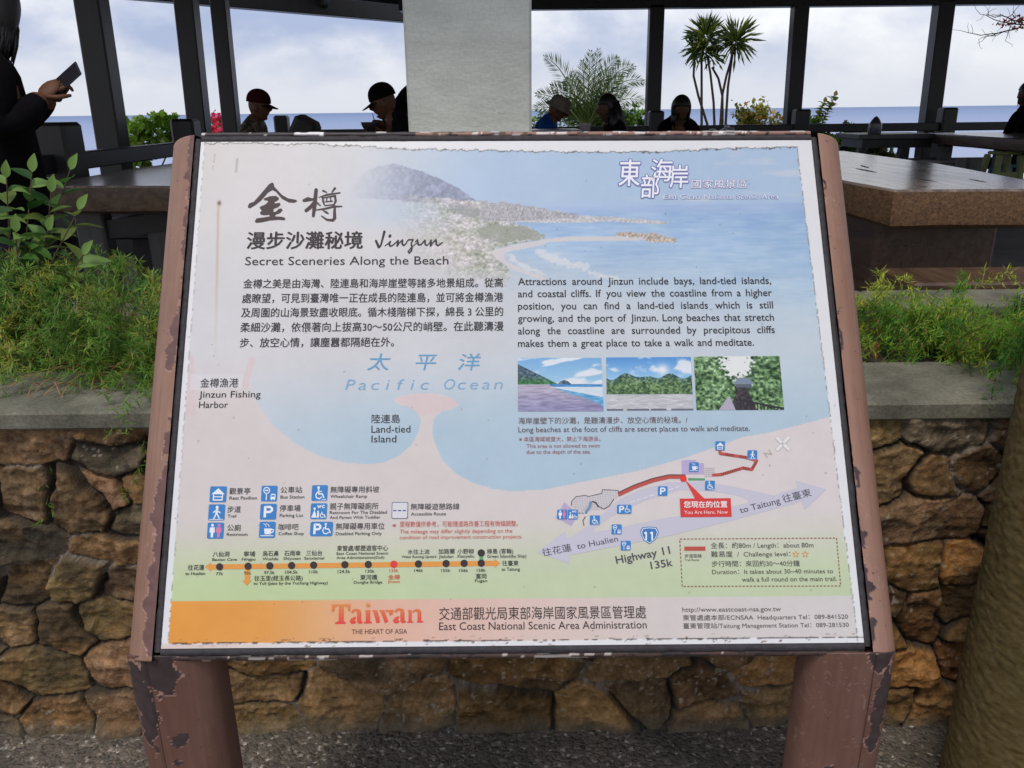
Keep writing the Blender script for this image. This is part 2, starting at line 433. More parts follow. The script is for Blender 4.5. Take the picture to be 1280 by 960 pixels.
# worn white border with a ragged dark line where the print ends
lx = np.interp(Y, [177, 804], [256, 210]); rx = np.interp(Y, [180, 797], [995.5, 1072]);
ty = np.interp(X, [250, 400, 510, 700, 820, 900, 1000], [178.5, 180.5, 186, 190, 190, 186, 184.5]); by = np.interp(X, [205, 1076], [804.5, 796.5])
jag = (fbm(X * .25, Y * .25, 81, 3) - .5) * 5
dL = X - lx + jag * .25; dR = rx - X + jag * .45; dT = Y - ty + jag; dB = by - Y + jag * .3
border = (dL < 0) | (dR < 0) | (dT < 0) | (dB < 0)
white = np.array([230, 230, 232.]) + np.zeros_like(C)
C = np.where(border[..., None], white, C)
line = np.minimum(np.minimum(np.abs(dL), np.abs(dR)), np.abs(dT))
ln = sstep(1.15, .25, np.abs(dT)) * (.35 + .65 * vnoise(X * .09, Y * .09, 5)) * (dL > -1) * (dR > -1)
ln = np.maximum(ln, sstep(.9, .2, np.abs(dR)) * .5 * (dT > -1) * (vnoise(X * .3, Y * .3, 6) > .35))
ln = np.maximum(ln, sstep(.9, .2, np.abs(dL)) * .35 * (dT > -1) * (vnoise(X * .3, Y * .3, 8) > .55))
C = over(C, (74, 66, 60), ln)
ln = sstep(1.3, .3, np.abs(dB)) * sstep(.3, .55, vnoise(X * .16, Y * .16, 7))
C = over(C, (58, 44, 36), ln * .95)
chip = sstep(.70, .76, fbm(X * .12, Y * .4, 93)) * sstep(9, 1, np.abs(by + 1 - Y))
C = over(C, (96, 66, 50), chip * .9)
C = over(C, (222, 200, 190), ((dB < -1) & (X < 420)) * sstep(420, 260, X) * .8)
# specks, scratches, rust streak
spots = RNG.uniform([215, 200], [1060, 795], (110, 2))
for (sx, sy) in spots:
    r_ = RNG.uniform(.25, .7); ang = RNG.uniform(0, 3.14); c_, s_ = math.cos(ang), math.sin(ang)
    m_ = (np.abs(X - sx) < 5) & (np.abs(Y - sy) < 5)
    xx = (X - sx) * c_ + (Y - sy) * s_; yy = -(X - sx) * s_ + (Y - sy) * c_
    C = over(C, (105, 98, 96), np.exp(-((xx / (r_ * 1.8)) ** 2 + (yy / r_) ** 2)) * .75 * m_)
C = over(C, (70, 48, 34), np.exp(-(((X - 274) / 2.1) ** 2 + ((Y - 254) / 2.6) ** 2)))
C = over(C, (186, 160, 130), np.exp(-((X - 273 + (Y - 254) * .02) / 1.6) ** 2) * sstep(252, 258, Y) * sstep(480, 290, Y) * .6)
C = over(C, (150, 146, 142), np.exp(-((X - 296 + (Y - 205) * .1) / 1.2) ** 2) * (np.abs(Y - 207) < 9) * .7)
C = over(C, (140, 136, 132), np.exp(-((X - 267 + (Y - 205) * .15) / .9) ** 2) * (np.abs(Y - 203) < 10) * .6 * (vnoise(X, Y * .5, 3) > .4))
PK = 0.86
idx = np.arange(NU * NV).reshape(NV, NU)
gf = np.stack([idx[:-1, :-1], idx[:-1, 1:], idx[1:, 1:], idx[1:, :-1]], -1).reshape(-1, 4)
mk('printed_sheet', P3, gf, print_mat, sign, cols=(lin(np.clip(C, 0, 255)) * PK).reshape(-1, 3))

# ---- three small printed photographs
def small_photo(name, quad, fn, label, n=(210, 136)):
    (ax, ay), (bx_, by_), (cx_, cy_), (dx_, dy_) = quad     # tl, tr, br, bl in measured pixels
    c4 = [UV(*q) for q in quad]
    s, t = np.meshgrid(np.linspace(0, 1, n[0]), np.linspace(0, 1, n[1]))
    u = (1 - t) * ((1 - s) * c4[0][0] + s * c4[1][0]) + t * ((1 - s) * c4[3][0] + s * c4[2][0])
    v = (1 - t) * ((1 - s) * c4[0][1] + s * c4[1][1]) + t * ((1 - s) * c4[3][1] + s * c4[2][1])
    col = fn(s, t)
    ii = np.arange(s.size).reshape(s.shape)
    f = np.stack([ii[:-1, :-1], ii[1:, :-1], ii[1:, 1:], ii[:-1, 1:]], -1).reshape(-1, 4)
    o = mk(name, L3(u.ravel(), v.ravel(), np.full(u.size, .0011)), f, print_mat, sign, cols=(lin(np.clip(col, 0, 255)) * PK).reshape(-1, 3))
    o['label'] = label
    return o
def ov(C, c, a): return C * (1 - a[..., None]) + (np.asarray(c, float)) * a[..., None]
def ph_beach(s, t):
    C = np.zeros(s.shape + (3,)) + np.array([120, 175, 222.]) + t[..., None] * np.array([90, 60, 20.])
    C = ov(C, (226, 232, 238), sstep(.45, .66, fbm(s * 3 - t * 2, t * 9 + s * 3, 4)))
    hl = .12 + .36 * sstep(0, .62, s) + .02 * np.sin(s * 20)
    mm = (t > np.where(s < .5, .12 + s * .78, 9)) | ((s > .45) & (s < .66) & (t > .5 - .08 * np.cos((s - .55) * 18)))
    C = np.where((mm & (t < .52))[..., None], np.array([66, 92, 110.]) + (fbm(s * 44, t * 36, 3, 3) - .5)[..., None] * 130 + (sstep(.3, .5, t) * (s < .45))[..., None] * np.array([-10, 30, -40.]), C)
    C = np.where((t > .5)[..., None], np.array([178, 170, 190.]) - sstep(.5, 1, t)[..., None] * np.array([34, 30, 14.]) + (fbm(s * 9 + t * 6, t * 40, 6, 5) - .5)[..., None] * 80, C)
    edge = .48 + 1.0 * (t - .5) + .12 * np.sin(t * 9) + (fbm(s * 5, t * 22, 12) - .5) * .12
    C = np.where(((t > .49) & (s > edge))[..., None], np.array([70, 140, 198.]) + sstep(.5, .62, t)[..., None] * np.array([30, 24, 10.]) + (fbm(s * 14 + t * 9, t * 44, 8, 4) - .5)[..., None] * 100, C)
    C = ov(C, (232, 234, 236), ((t > .545) & (t < .73) & (s > edge - .04) & (t < .57 + (s - .45) * .3)).astype(float) * .85)
    return C
def ph_ridge(s, t):
    C = np.zeros(s.shape + (3,)) + np.array([84, 148, 214.]) + t[..., None] * np.array([170, 130, 50.])
    C = ov(C, (236, 238, 242), sstep(.5, .68, fbm(s * 4 + t * 3, t * 5 - s * 2, 14)) * .9)
    C = ov(C, (240, 240, 242), np.exp(-(((s - .66) / .07) ** 2 + ((t - .24) / .1) ** 2)))
    rid = .36 + .04 * np.cos((s - .27) * 14) * (s < .5) * -1 + .03 * np.sin(s * 23) + .02 * (s > .5) * np.sin(s * 15)
    C = np.where((t > rid)[..., None], np.array([84, 116, 74.]) + (fbm(s * 46, t * 34, 15, 4) - .5)[..., None] * np.array([210, 200, 160.]) + ((rid + .12 - t).clip(0) * 5)[..., None] * np.array([-20, -20, 45.]), C)
    C = np.where((t > .7)[..., None], np.array([196, 196, 200.]) + (fbm(s * 14, t * 60, 17, 5) - .5)[..., None] * 70, C)
    C = ov(C, (110, 110, 128), ((t > .965) & (vnoise(s * 14, t * 3, 5) > .3)).astype(float))
    return C
def ph_trail(s, t):
    leaf = .5 + (fbm(s * 34, t * 26, 31, 4) - .5) * 1.5; big = fbm(s * 6, t * 5, 33)
    C = np.zeros(s.shape + (3,)) + np.array([92, 126, 82.]) + (leaf - .5)[..., None] * np.array([170, 180, 140.]) + (big - .5)[..., None] * 120
    gap = np.exp(-(((s - .5) / .19) ** 2 + ((t - .1) / .34) ** 2)) + (leaf - .5) * .7
    C = ov(C, (232, 234, 232), sstep(.34, .55, gap))
    roof = (t > .40) & (t < .52) & (np.abs(s - .56) < .06 + (t - .40) * .5)
    C = np.where(roof[..., None], np.array([128, 142, 160.]), C)
    C = np.where(((t > .52) & (t < .6) & (np.abs(s - .56) < .09))[..., None], np.array([92, 100, 112.]), C)
    C = np.where(((t > .58) & (np.abs(s - .54) < .05 + (t - .58) * .25))[..., None], np.array([60, 52, 58.]) + (leaf - .5)[..., None] * 60, C)
    C = np.where(((t > .75) & (np.abs(s - .38 + (t - .75) * .12) < (t - .72) * .35))[..., None], np.array([178, 172, 190.]), C)
    rl = (np.abs(t - (.8 + (s - .45) * .32)) < .018) & (s > .45)
    C = np.where((rl | ((s > .45) & (t > .8 + (s - .45) * .32) & (np.mod(s * 26, 1) < .3)))[..., None], np.array([44, 40, 48.]), C)
    return C
small_photo('printed_photo', [(647.2, 447.5), (751.5, 447.5), (754.5, 514.5), (647.5, 514.5)], ph_beach, 'small printed photo of a beach under a green headland')
small_photo('printed_photo', [(757.5, 447), (863.3, 446.3), (866.5, 513), (758.5, 513.5)], ph_ridge, 'small printed photo of a green ridge behind a beach')
small_photo('printed_photo', [(867, 446), (974, 445), (980, 512.5), (870.5, 513)], ph_trail, 'small printed photo of a leafy trail with railing')

# ---- flat shapes in measured pixels -> panel
def pxpts(P):
    q = np.array([UV(x, y) for x, y in P]); return q
class Ink:
    """flat printed shapes: each layer a little above the one below"""
    def __init__(s): s.v = []; s.f = []; s.m = []; s.mats = []; s.c = None
    def mid(s, rgb):
        m = ink(rgb, PK)
        if m not in s.mats: s.mats.append(m)
        return s.mats.index(m)
    def poly(s, P, rgb, w=.0012):
        q = pxpts(P); b = len(s.v)
        ar = sum(q[i][0] * q[(i + 1) % len(q)][1] - q[(i + 1) % len(q)][0] * q[i][1] for i in range(len(q)))
        if ar < 0: q = q[::-1]
        s.v.extend(L3(q[:, 0], q[:, 1], np.full(len(q), w)).tolist())
        s.f.append(list(range(b, b + len(q)))); s.m.append(s.mid(rgb))
    def disc(s, x, y, r, rgb, w=.0012, n=20, ry=None):
        ry = ry or r
        s.poly([(x + r * math.cos(6.2832 * k / n), y + ry * math.sin(6.2832 * k / n)) for k in range(n)], rgb, w)
    def stroke(s, P, rgb, w=.0012, wid=None, caps=True):
        """P = (x, y) or (x, y, width) points in pixels"""
        P = [tuple(p) if len(p) == 3 else (*p, wid) for p in P]
        for i in range(len(P) - 1):
            (x0, y0, a), (x1, y1, b) = P[i], P[i + 1]
            L = math.hypot(x1 - x0, y1 - y0) or 1e-6; nx, ny = -(y1 - y0) / L / 2, (x1 - x0) / L / 2
            s.poly([(x0 + nx * a, y0 + ny * a), (x1 + nx * b, y1 + ny * b), (x1 - nx * b, y1 - ny * b), (x0 - nx * a, y0 - ny * a)], rgb, w + i * 2e-6)
        if caps:
            for k, (x, y, a) in enumerate(P):
                s.disc(x, y, a / 2, rgb, w - 4e-6 * (k + 1), 10)
    def rect(s, x0, y0, x1, y1, rgb, w=.0012, sk=0.0, r=0.0):
        """sk: horizontal shift of the top edge (perspective lean); r: corner radius"""
        if r <= 0: P = [(x0 + sk, y0), (x1 + sk, y0), (x1, y1), (x0, y1)]
        else:
            P = []
            for (cx, cy, a0) in ((x0 + r, y0 + r, 180), (x1 - r, y0 + r, 270), (x1 - r, y1 - r, 0), (x0 + r, y1 - r, 90)):
                for k in range(4):
                    a = math.radians(a0 + 30 * k); xx, yy = cx + r * math.cos(a), cy + r * math.sin(a)
                    P.append((xx + sk * (y1 - yy) / (y1 - y0), yy))
        s.poly(P, rgb, w)
    def build(s, name, label=None):
        o = mk(name, s.v, s.f, s.mats, sign, mi=s.m)
        if label: o['label'] = label
        return o

# ---- lettering: glyph outlines come from Blender's own built-in font
_jobs = []
def T(part, text, x0, y0, x1, y1, rgb, bold=0.0, mode='S', ang=None, shear=0.0, w=.0014, cjk=None):
    """text whose capitals (or ideographs) run from y0 (top) to y1 (base) and x0 to x1 in measured pixels.
    mode S: stretch to the width; J: justify by word gaps; E: equal pitch per character"""
    if cjk is None: cjk = any(ord(ch) > 0x2e00 for ch in text)
    _jobs.append(dict(part=part, text=text, x0=x0, y0=y0, x1=x1, y1=y1, rgb=rgb, bold=bold, mode=mode, ang=ang, shear=shear, w=w, cjk=cjk))
def glyph_meshes(keys):
    obs = {}
    for k in keys:
        cu = bpy.data.curves.new('t', 'FONT'); cu.body = k[0]; cu.offset = k[1]; cu.resolution_u = 3; cu.fill_mode = 'FRONT'
        o = bpy.data.objects.new('t', cu); COL.objects.link(o); obs[k] = o
    bpy.context.view_layer.update()
    dg = bpy.context.evaluated_depsgraph_get(); res = {}
    for k, o in obs.items():
        me = bpy.data.meshes.new_from_object(o.evaluated_get(dg))
        v = np.zeros(len(me.vertices) * 3, np.float32); me.vertices.foreach_get('co', v)
        res[k] = (v.reshape(-1, 3)[:, :2].astype(float), [list(p.vertices) for p in me.polygons])
        bpy.data.meshes.remove(me); cu = o.data; bpy.data.objects.remove(o); bpy.data.curves.remove(cu)
    return res
def run_text():
    keys = {('H', 0.0), ('國', 0.0)}
    for j in _jobs:
        j['ob'] = j['bold'] if j['cjk'] else 0.0
        if j['cjk']: j['bold'] = 0.0
        b = j['bold']
        its = [j['text']] if j['mode'] == 'S' else (j['text'].split(' ') if j['mode'] == 'J' else [c for c in j['text'] if c != ' '])
        j['its'] = its
        for i in its: keys.add((i, b))
    G = glyph_meshes(sorted(keys))
    capH = G[('H', 0.0)][0][:, 1]; capH = (0.0, capH.max())
    cj = G[('國', 0.0)][0][:, 1]; cj = (cj.min(), cj.max())
    parts = {}
    for j in _jobs:
        lo, hi = cj if j['cjk'] else capH
        ym = (j['y0'] + j['y1']) / 2
        if j['ang'] is None:
            u0, va = UV(j['x0'], j['y1']); u1, vb = UV(j['x1'], j['y1']); 
            vt = UV((j['x0'] + j['x1']) / 2, j['y0'])[1]; vbm = UV((j['x0'] + j['x1']) / 2, j['y1'])[1]
            org = np.array([u0, vbm]); ax = np.array([1.0, 0]); width = u1 - u0; hgt = vt - vbm
        else:                        # ang: (x, y) of the far end of the base line
            u0, v0 = UV(j['x0'], j['y1']); u1, v1 = UV(*j['ang'])
            org = np.array([u0, v0]); ax = np.array([u1 - u0, v1 - v0]); width = np.linalg.norm(ax); ax /= width
            hgt = UV(j['x0'], j['y0'])[1] - v0
        ay = np.array([-ax[1], ax[0]])
        k = hgt / (hi - lo)
        pos = []                     # (verts, faces) in unit text space, scaled
        if j['mode'] == 'S':
            v, f = G[(j['its'][0], j['bold'])]; v = v.copy()
            v[:, 0] = (v[:, 0] - v[:, 0].min()) * (width / np.ptp(v[:, 0])); v[:, 1] = (v[:, 1] - lo) * k; pos.append((v, f))
        elif j['mode'] == 'J':
            ws = [np.ptp(G[(i, j['bold'])][0][:, 0]) * k * .97 for i in j['its']]
            gap = (width - sum(ws)) / max(1, len(ws) - 1); x = 0; sc = 1.0
            if gap < .28 * hgt: gap = .42 * hgt; sc = (width - gap * (len(ws) - 1)) / sum(ws)
            for i, wd in zip(j['its'], ws):
                v, f = G[(i, j['bold'])]; v = v.copy()
                v[:, 0] = (v[:, 0] - v[:, 0].min()) * k * .97 * sc + x; v[:, 1] = (v[:, 1] - lo) * k; pos.append((v, f)); x += wd * sc + gap
        else:
            n = len(j['text']); pit = width / n; q = 0
            for ci, ch in enumerate(j['text']):
                if ch == ' ': continue
                v, f = G[(ch, j['bold'])]; v = v.copy(); wn = np.ptp(v[:, 0]) * k
                sx = min(1.25, .86 * pit / wn) if wn > .5 * pit else min(1.5, .62 * pit / max(wn, 1e-6))
                if ch in 'il': sx = min(sx, 1.3)
                v[:, 0] = (v[:, 0] - (v[:, 0].min() + v[:, 0].max()) / 2) * k * sx + (ci + .5) * pit; v[:, 1] = (v[:, 1] - lo) * k; pos.append((v, f))
        P = parts.setdefault(j['part'], Ink()); mi = P.mid(j['rgb'])
        e_ = j['ob'] * k
        if j['ob'] > .04: sh = [(e_ * math.cos(a), e_ * math.sin(a)) for a in np.arange(8) * .7854]
        elif j['ob'] > 0: sh = [(-e_, 0), (e_, 0), (0, e_ * .7), (0, -e_ * .5)]
        else: sh = [(0, 0)]
        for (v, f), (ex, ey), li in [(p_, s_, l_) for p_ in pos for l_, s_ in enumerate(sh)]:
            v = v.copy(); v[:, 0] += j['shear'] * v[:, 1] + ex; v[:, 1] += ey
            q = org + v[:, :1] * ax + v[:, 1:2] * ay
            b = len(P.v); P.v.extend(L3(q[:, 0], q[:, 1], np.full(len(q), j['w'] - li * 6e-6)).tolist())
            P.f.extend([[b + i for i in ff] for ff in f]); P.m.extend([mi] * len(f))
    for nme, P in parts.items(): P.build(nme.split('#')[0])

BK = (42, 38, 40); GY = (74, 70, 74); RD = (208, 92, 80); BN = (112, 86, 86)
T('subtitle_lettering', '漫步沙灘秘境', 308.5, 291, 453, 311.5, (52, 44, 46), bold=.022)
T('subtitle_lettering', 'Secret Sceneries Along the Beach', 306.5, 321, 560.6, 331.2, (36, 34, 38))
for tx, x0, y0, x1, y1 in [('金樽之美是由海灣、陸連島和海岸崖壁等諸多地景組成。從高', 304.2, 349, 628.7, 360), ('處瞭望，可見到臺灣唯一正在成長的陸連島，並可將金樽漁港', 302.8, 367, 629, 378.3),
                           ('及周圍的山海景致盡收眼底。循木棧階梯下探，綿長 3 公里的', 301.7, 385, 629, 396.2), ('柔細沙灘，依偎著向上拔高30～50公尺的峭壁。在此聽濤漫', 300.6, 403.3, 629.4, 414.6), ('步、放空心情，讓塵囂都隔絕在外。', 299.9, 422.7, 492.5, 434)]:
    T('paragraph_lettering', tx, x0, y0, x1, y1, (40, 37, 39), bold=.008)
for tx, x1, y0, y1 in [('Attractions around Jinzun include bays, land-tied islands,', 963.9, 347, 355.8), ('and coastal cliffs. If you view the coastline from a higher', 965, 362.2, 371), ('position, you can find a land-tied islands which is still', 966.4, 377.6, 386.4),
                       ('growing, and the port of Jinzun. Long beaches that stretch', 967.5, 393, 401.8), ('along the coastline are surrounded by precipitous cliffs', 968.5, 408.5, 417.3), ('makes them a great place to take a walk and meditate.', 942.3, 424.2, 433)]:
    T('paragraph_lettering', tx, 647.5, y0, x1, y1, (46, 44, 48), bold=.006, mode='J')
PB = (104, 165, 206)
for ch, x0, x1 in (('太', 460.5, 487), ('平', 519.5, 545), ('洋', 573.5, 600)):
    T('sea_name_lettering#' + ch, ch, x0 - 2, 443, x1 - 2, 463, PB, shear=.22)
T('sea_name_lettering#2', 'Pacific Ocean', 429, 474, 630, 487, (128, 178, 214), mode='E', shear=.24, bold=-.012)
MP = 'map_lettering'
T('harbor_lettering', '金樽漁港', 250.3, 473.5, 297.8, 484.5, BK); T('harbor_lettering', 'Jinzun Fishing', 248.8, 489, 325.8, 497, BK); T('harbor_lettering', 'Harbor', 248.8, 502, 285, 510, BK)
T('island_lettering', '陸連島', 464.5, 518.7, 500, 529, BK); T('island_lettering', 'Land-tied', 464.3, 532, 513, 540.8, BK); T('island_lettering', 'Island', 464.3, 544.3, 495.5, 553, BK)
CA = 'caption_lettering'
T(CA, '海岸崖壁下的沙灘，是聽濤漫步、放空心情的秘境。/', 647.9, 521.8, 859.5, 529.7, BN)
T(CA, 'Long beaches at the foot of cliffs are secret places to walk and meditate.', 648, 533, 937.3, 539.6, (96, 76, 78))
T(CA, '※ 本區海域坡度大，禁止下海游泳。', 648.8, 546, 750.6, 552, (164, 92, 92))
T(CA, 'This area is not allowed to swim', 658.2, 555, 749.7, 559.7, (160, 88, 88)); T(CA, 'due to the depth of the sea.', 658.2, 562.5, 738.4, 567.2, (160, 88, 88))
LG = 'legend_lettering'
for tx, x0, y0, x1, y1 in [('觀景亭', 286.7, 610.3, 313, 618), ('Rest Pavilion', 287, 620.5, 321.3, 624.5), ('公車站', 350.7, 608.7, 377.7, 616.4), ('Bus Station', 350.7, 619.3, 380.6, 623.1),
                           ('無障礙專用斜坡', 413, 608.3, 474, 616), ('Wheelchair Ramp', 413, 618.4, 459, 622.4), ('步道', 284.3, 633, 301, 640.8), ('Trail', 284.7, 643.2, 295.3, 646.9), ('停車場', 349.7, 631.6, 375.7, 639.4),
                           ('Parking Lot', 349.7, 642.3, 379, 646.2), ('親子無障礙廁所', 412.3, 629, 473.2, 637), ('Restroom For The Disabled', 412.3, 638.6, 483.8, 642.4), ('And Parent With Toddler', 412.3, 644.8, 475.6, 648.5),
                           ('公廁', 284.3, 656, 301, 663.7), ('Restroom', 283.7, 666, 309.5, 669.8), ('咖啡吧', 348.3, 655, 373, 662.7), ('Coffee Shop', 348.3, 665, 379.8, 668.8), ('無障礙專用車位', 419.8, 654, 480.7, 662),
                           ('Disabled Parking Only', 419.8, 665, 477.3, 668.8), ('無障礙遊憩路線', 513.4, 629.7, 574.4, 637.2), ('Accessible Route', 513.8, 640.4, 557.5, 644.3)]:
    T(LG, tx, x0, y0, x1, y1, (66, 62, 64) if ord(tx[0]) > 999 else (52, 48, 52), bold=.004)
T(LG, '※', 490.4, 654.4, 495.4, 659.2, RD); T(LG, '里程數僅供參考，可能隨道路改善工程有微幅調整。', 499.8, 651.6, 647.5, 658.4, RD)
T(LG, 'The mileage may differ slightly depending on the', 499.8, 661.6, 640.4, 666.4, RD); T(LG, 'condition of road improvement construction projects.', 499.8, 669, 652.8, 673.4, RD)
RT_ = 'route_lettering'
for tx, x0, y0, x1, y1 in [('八仙洞', 266, 689.7, 286.6, 696), ('Baxian Cave', 265.6, 697.6, 296.5, 701), ('寧埔', 304.8, 689.3, 319, 695.7), ('Ningpu', 302.5, 697.2, 319.4, 700.6), ('烏石鼻', 328.4, 688.8, 348.4, 695.3), ('Wushibi', 328.4, 696.8, 347.9, 700.2),
                           ('石雨傘', 355.4, 688.4, 376, 695), ('Shiyusan', 354.4, 696.3, 376, 699.6), ('三仙台', 382.8, 688.2, 402.8, 694.6), ('Sanxiantai', 380.3, 695.9, 405.3, 699.3), ('東管處/都歷遊客中心', 421.3, 682, 485, 688.6), ('East Coast National Scenic', 420.8, 690, 485.5, 693.3),
                           ('Area Administration(Duli)', 420.8, 695.3, 480.5, 698.5), ('水往上流', 509.7, 686.9, 536.9, 692.8), ('Water Running Upward', 502.2, 694.2, 545.3, 697.4), ('加路蘭', 548, 686.3, 568.4, 692.5), ('Jialulan', 548.5, 693.8, 566.9, 697.3), ('小野柳', 571.9, 686.3, 592.2, 692.5), ('Xiaoyeliu', 571, 693.4, 592.8, 697),
                           ('綠島 (客輪)', 609, 686, 641.5, 692.2), ('Green Island(by Ship)', 609, 693.4, 657.8, 697), ('往臺東', 627.8, 701, 648, 707.2), ('to Taitung', 626.9, 709.4, 649.8, 713.4), ('往花蓮', 235, 706.2, 255.3, 712.8), ('to Hualien', 231.8, 715, 256.6, 718.7),
                           ('77k', 270.3, 715.4, 279, 719), ('95k', 305.3, 714.4, 313.8, 718.2), ('97.5k', 330.3, 713.7, 343.4, 717.6), ('104.5k', 356.5, 713.1, 372.4, 717), ('110k', 386.5, 712.8, 397.6, 716.6), ('124.5k', 422.1, 712.3, 437.9, 716.2), ('130k', 457, 712, 468.3, 715.8),
                           ('146k', 517.8, 711.2, 528.8, 714.8), ('155k', 551.5, 711.2, 563, 714.8), ('156k', 574, 711.2, 585.3, 714.8), ('158k', 596, 711, 607.2, 714.6), ('東河橋', 450.3, 718.6, 471.6, 725), ('Donghe Bridge', 442.3, 726, 477.8, 729.4), ('富岡', 595, 717.3, 608, 723.4), ('Fugan', 593.7, 724.2, 609, 727.6),
                           ('往玉里(經玉長公路)', 317.9, 719.7, 378.4, 725.9), ('to Yuli (pass by the Yuchang Highway)', 317, 727, 409.8, 730.6)]:
    T(RT_, tx, x0, y0, x1, y1, (58, 54, 54), bold=.008)
for tx, x0, y0, x1, y1 in [('135k', 486.8, 711.3, 498, 715), ('金樽', 485.3, 718.5, 499.8, 724.5), ('Jinzun', 484.6, 725.2, 499.8, 728.5)]: T(RT_, tx, x0, y0, x1, y1, (214, 88, 70), bold=.006)
RG = (84, 80, 92)
T('road_lettering', 'to Taitung 往臺東', 925.8, 633, 0, 642.6, RG, ang=(1014.5, 620)); T('road_lettering#2', '往花蓮  to Hualien', 678.8, 686.5, 0, 695.8, RG, ang=(773, 677.5))
T('highway_lettering', 'Highway 11', 770.6, 695.4, 0, 704.7, RG, bold=.012, ang=(838, 691.8)); T('highway_lettering', '135k', 813.9, 702.3, 0, 711.4, RG, bold=.012, ang=(841.2, 707.2))
T('compass_letter', 'N', 958.5, 565, 0, 572.5, (196, 184, 168), ang=(965.5, 568))
T('location_lettering', '您現在的位置', 854.8, 626.8, 909, 634.6, (246, 238, 236), bold=.02, w=.0019); T('location_lettering', 'You Are Here. Now', 855.2, 638, 909.5, 642.4, (246, 226, 222), w=.0019)
for tx, x0, y0, x1, y1 in [('全長：約80m / Length：about 80m', 888.4, 678, 1016.8, 685.3), ('難易度  /  Challenge level：', 888.9, 689, 988, 696.2), ('步行時間：來回約30～40分鐘', 889.6, 701, 999.6, 708.2), ('Duration：It takes about 30~40 minutes to', 890, 710.8, 1041.3, 717.6)]:
    T('trail_fact_lettering', tx, x0, y0, x1, y1, (78, 74, 72))
T('trail_fact_lettering', 'walk a full round on the main trail.', 927.4, 721, 1046, 726.6, (78, 74, 72)); T('trail_fact_lettering', '步道路線', 855.7, 692.6, 877, 697.2, (92, 86, 84)); T('trail_fact_lettering', 'Trail Route', 855.7, 698.6, 873.5, 701.2, (60, 56, 56))
FT = 'footer_lettering'
T('agency_lettering', '交通部觀光局東部海岸國家風景區管理處', 548.9, 758.8, 807.8, 774, (66, 56, 56)); T('agency_lettering', 'East Coast National Scenic Area Administration', 548.9, 776.9, 808.4, 786.4, (66, 56, 56))
T('slogan_lettering', 'THE HEART OF ASIA', 439.8, 786.4, 509, 792.2, (112, 74, 62)); T('contact_lettering', 'http://www.eastcoast-nsa.gov.tw', 852.9, 758.7, 976, 764.3, (92, 86, 88))
T('contact_lettering', '東管處處本部/ECNSAA  Headquarters Tel：089-841520', 853.5, 768, 1060, 774.8, (92, 86, 88)); T('contact_lettering', '臺東管理站/Taitung Management Station Tel：089-281530', 854, 778.2, 1061, 785, (92, 86, 88))
LO = 'emblem_lettering'
for tx, x0, y0, x1, y1, b in [('東', 773, 201.5, 799, 233, .009), ('部', 800.5, 220, 823, 248, .009), ('海', 813, 200.5, 840, 227.5, .009), ('岸', 837, 208, 859.5, 235.5, .009), ('國家風景區', 864, 225.4, 933.5, 235.6, .006)]:
    T(LO, tx, x0, y0, x1, y1, (118, 122, 182), bold=.042, w=.0013, shear=.1); T(LO, tx, x0, y0, x1, y1, (244, 244, 250), bold=b, w=.0016, shear=.1)
T(LO, 'East Coast National Scenic Area', 829, 243.4, 972.5, 249, (120, 130, 192), bold=.03, w=.0013, shear=.15); T(LO, 'East Coast National Scenic Area', 829, 243.4, 972.5, 249, (236, 240, 250), bold=-.002, w=.0016, shear=.15)
run_text()

# ---- brush title, script name, logo word
I = Ink(); K = lambda L: [(290 + p[0] / 8, 210 + p[1] / 8) + ((p[2] / 8,) if len(p) > 2 else ()) for p in L]
DK = (72, 58, 60)
I.poly(K([(160, 385), (175, 355), (220, 340), (300, 250), (370, 165), (405, 145), (418, 160), (425, 190), (500, 270), (560, 305), (640, 320), (655, 333), (625, 350), (570, 346), (500, 310), (440, 240), (405, 222), (360, 250), (300, 320), (240, 370), (185, 403), (165, 402)]), DK)
I.poly(K([(320, 308), (380, 285), (440, 281), (470, 300), (468, 320), (425, 345), (430, 356), (480, 350), (487, 370), (460, 395), (418, 410), (414, 440), (440, 440), (470, 410), (495, 405), (508, 425), (480, 455), (440, 468), (428, 486), (500, 490), (535, 502), (530, 525), (470, 520), (380, 527), (300, 545), (240, 550), (229, 533), (250, 505), (330, 495), (382, 485), (372, 470), (320, 475), (285, 465), (282, 444), (300, 430), (290, 415), (276, 400), (290, 385), (330, 370), (365, 340), (350, 326), (326, 326)]), DK)
for s_ in [[(720, 328, 30), (760, 315, 44), (800, 318, 26), (840, 308, 20)], [(842, 222, 36), (835, 300, 38), (825, 400, 38), (814, 482, 28)], [(825, 340, 26), (790, 390, 38), (742, 428, 34)], [(850, 350, 20), (884, 378, 12)], [(912, 230, 20), (945, 245, 14)], [(1030, 205, 24), (1000, 245, 12)],
           [(870, 296, 8), (950, 270, 20), (1080, 250, 14)], [(905, 292, 18), (915, 340, 22), (924, 372, 12)], [(1030, 282, 20), (1038, 330, 24), (1020, 372, 14)], [(910, 302, 12), (1035, 280, 18)], [(950, 302, 12), (946, 338, 12)], [(985, 297, 12), (990, 330, 12)], [(938, 340, 12), (1004, 334, 12)],
           [(930, 378, 12), (1020, 368, 14)], [(840, 422, 10), (930, 410, 20), (1020, 388, 22), (1100, 386, 12)], [(1030, 385, 20), (1026, 440, 28), (1028, 500, 34), (1010, 526, 28), (950, 520, 22), (896, 482, 12)], [(906, 424, 6), (945, 446, 24), (964, 458, 12)]]:
    I.stroke(K(s_), DK)
I.build('brush_title')
I = Ink(); J_ = lambda L: [(440 + p[0] / 8, 270 + p[1] / 8) + ((p[2] / 5.8,) if len(p) > 2 else ()) for p in L]
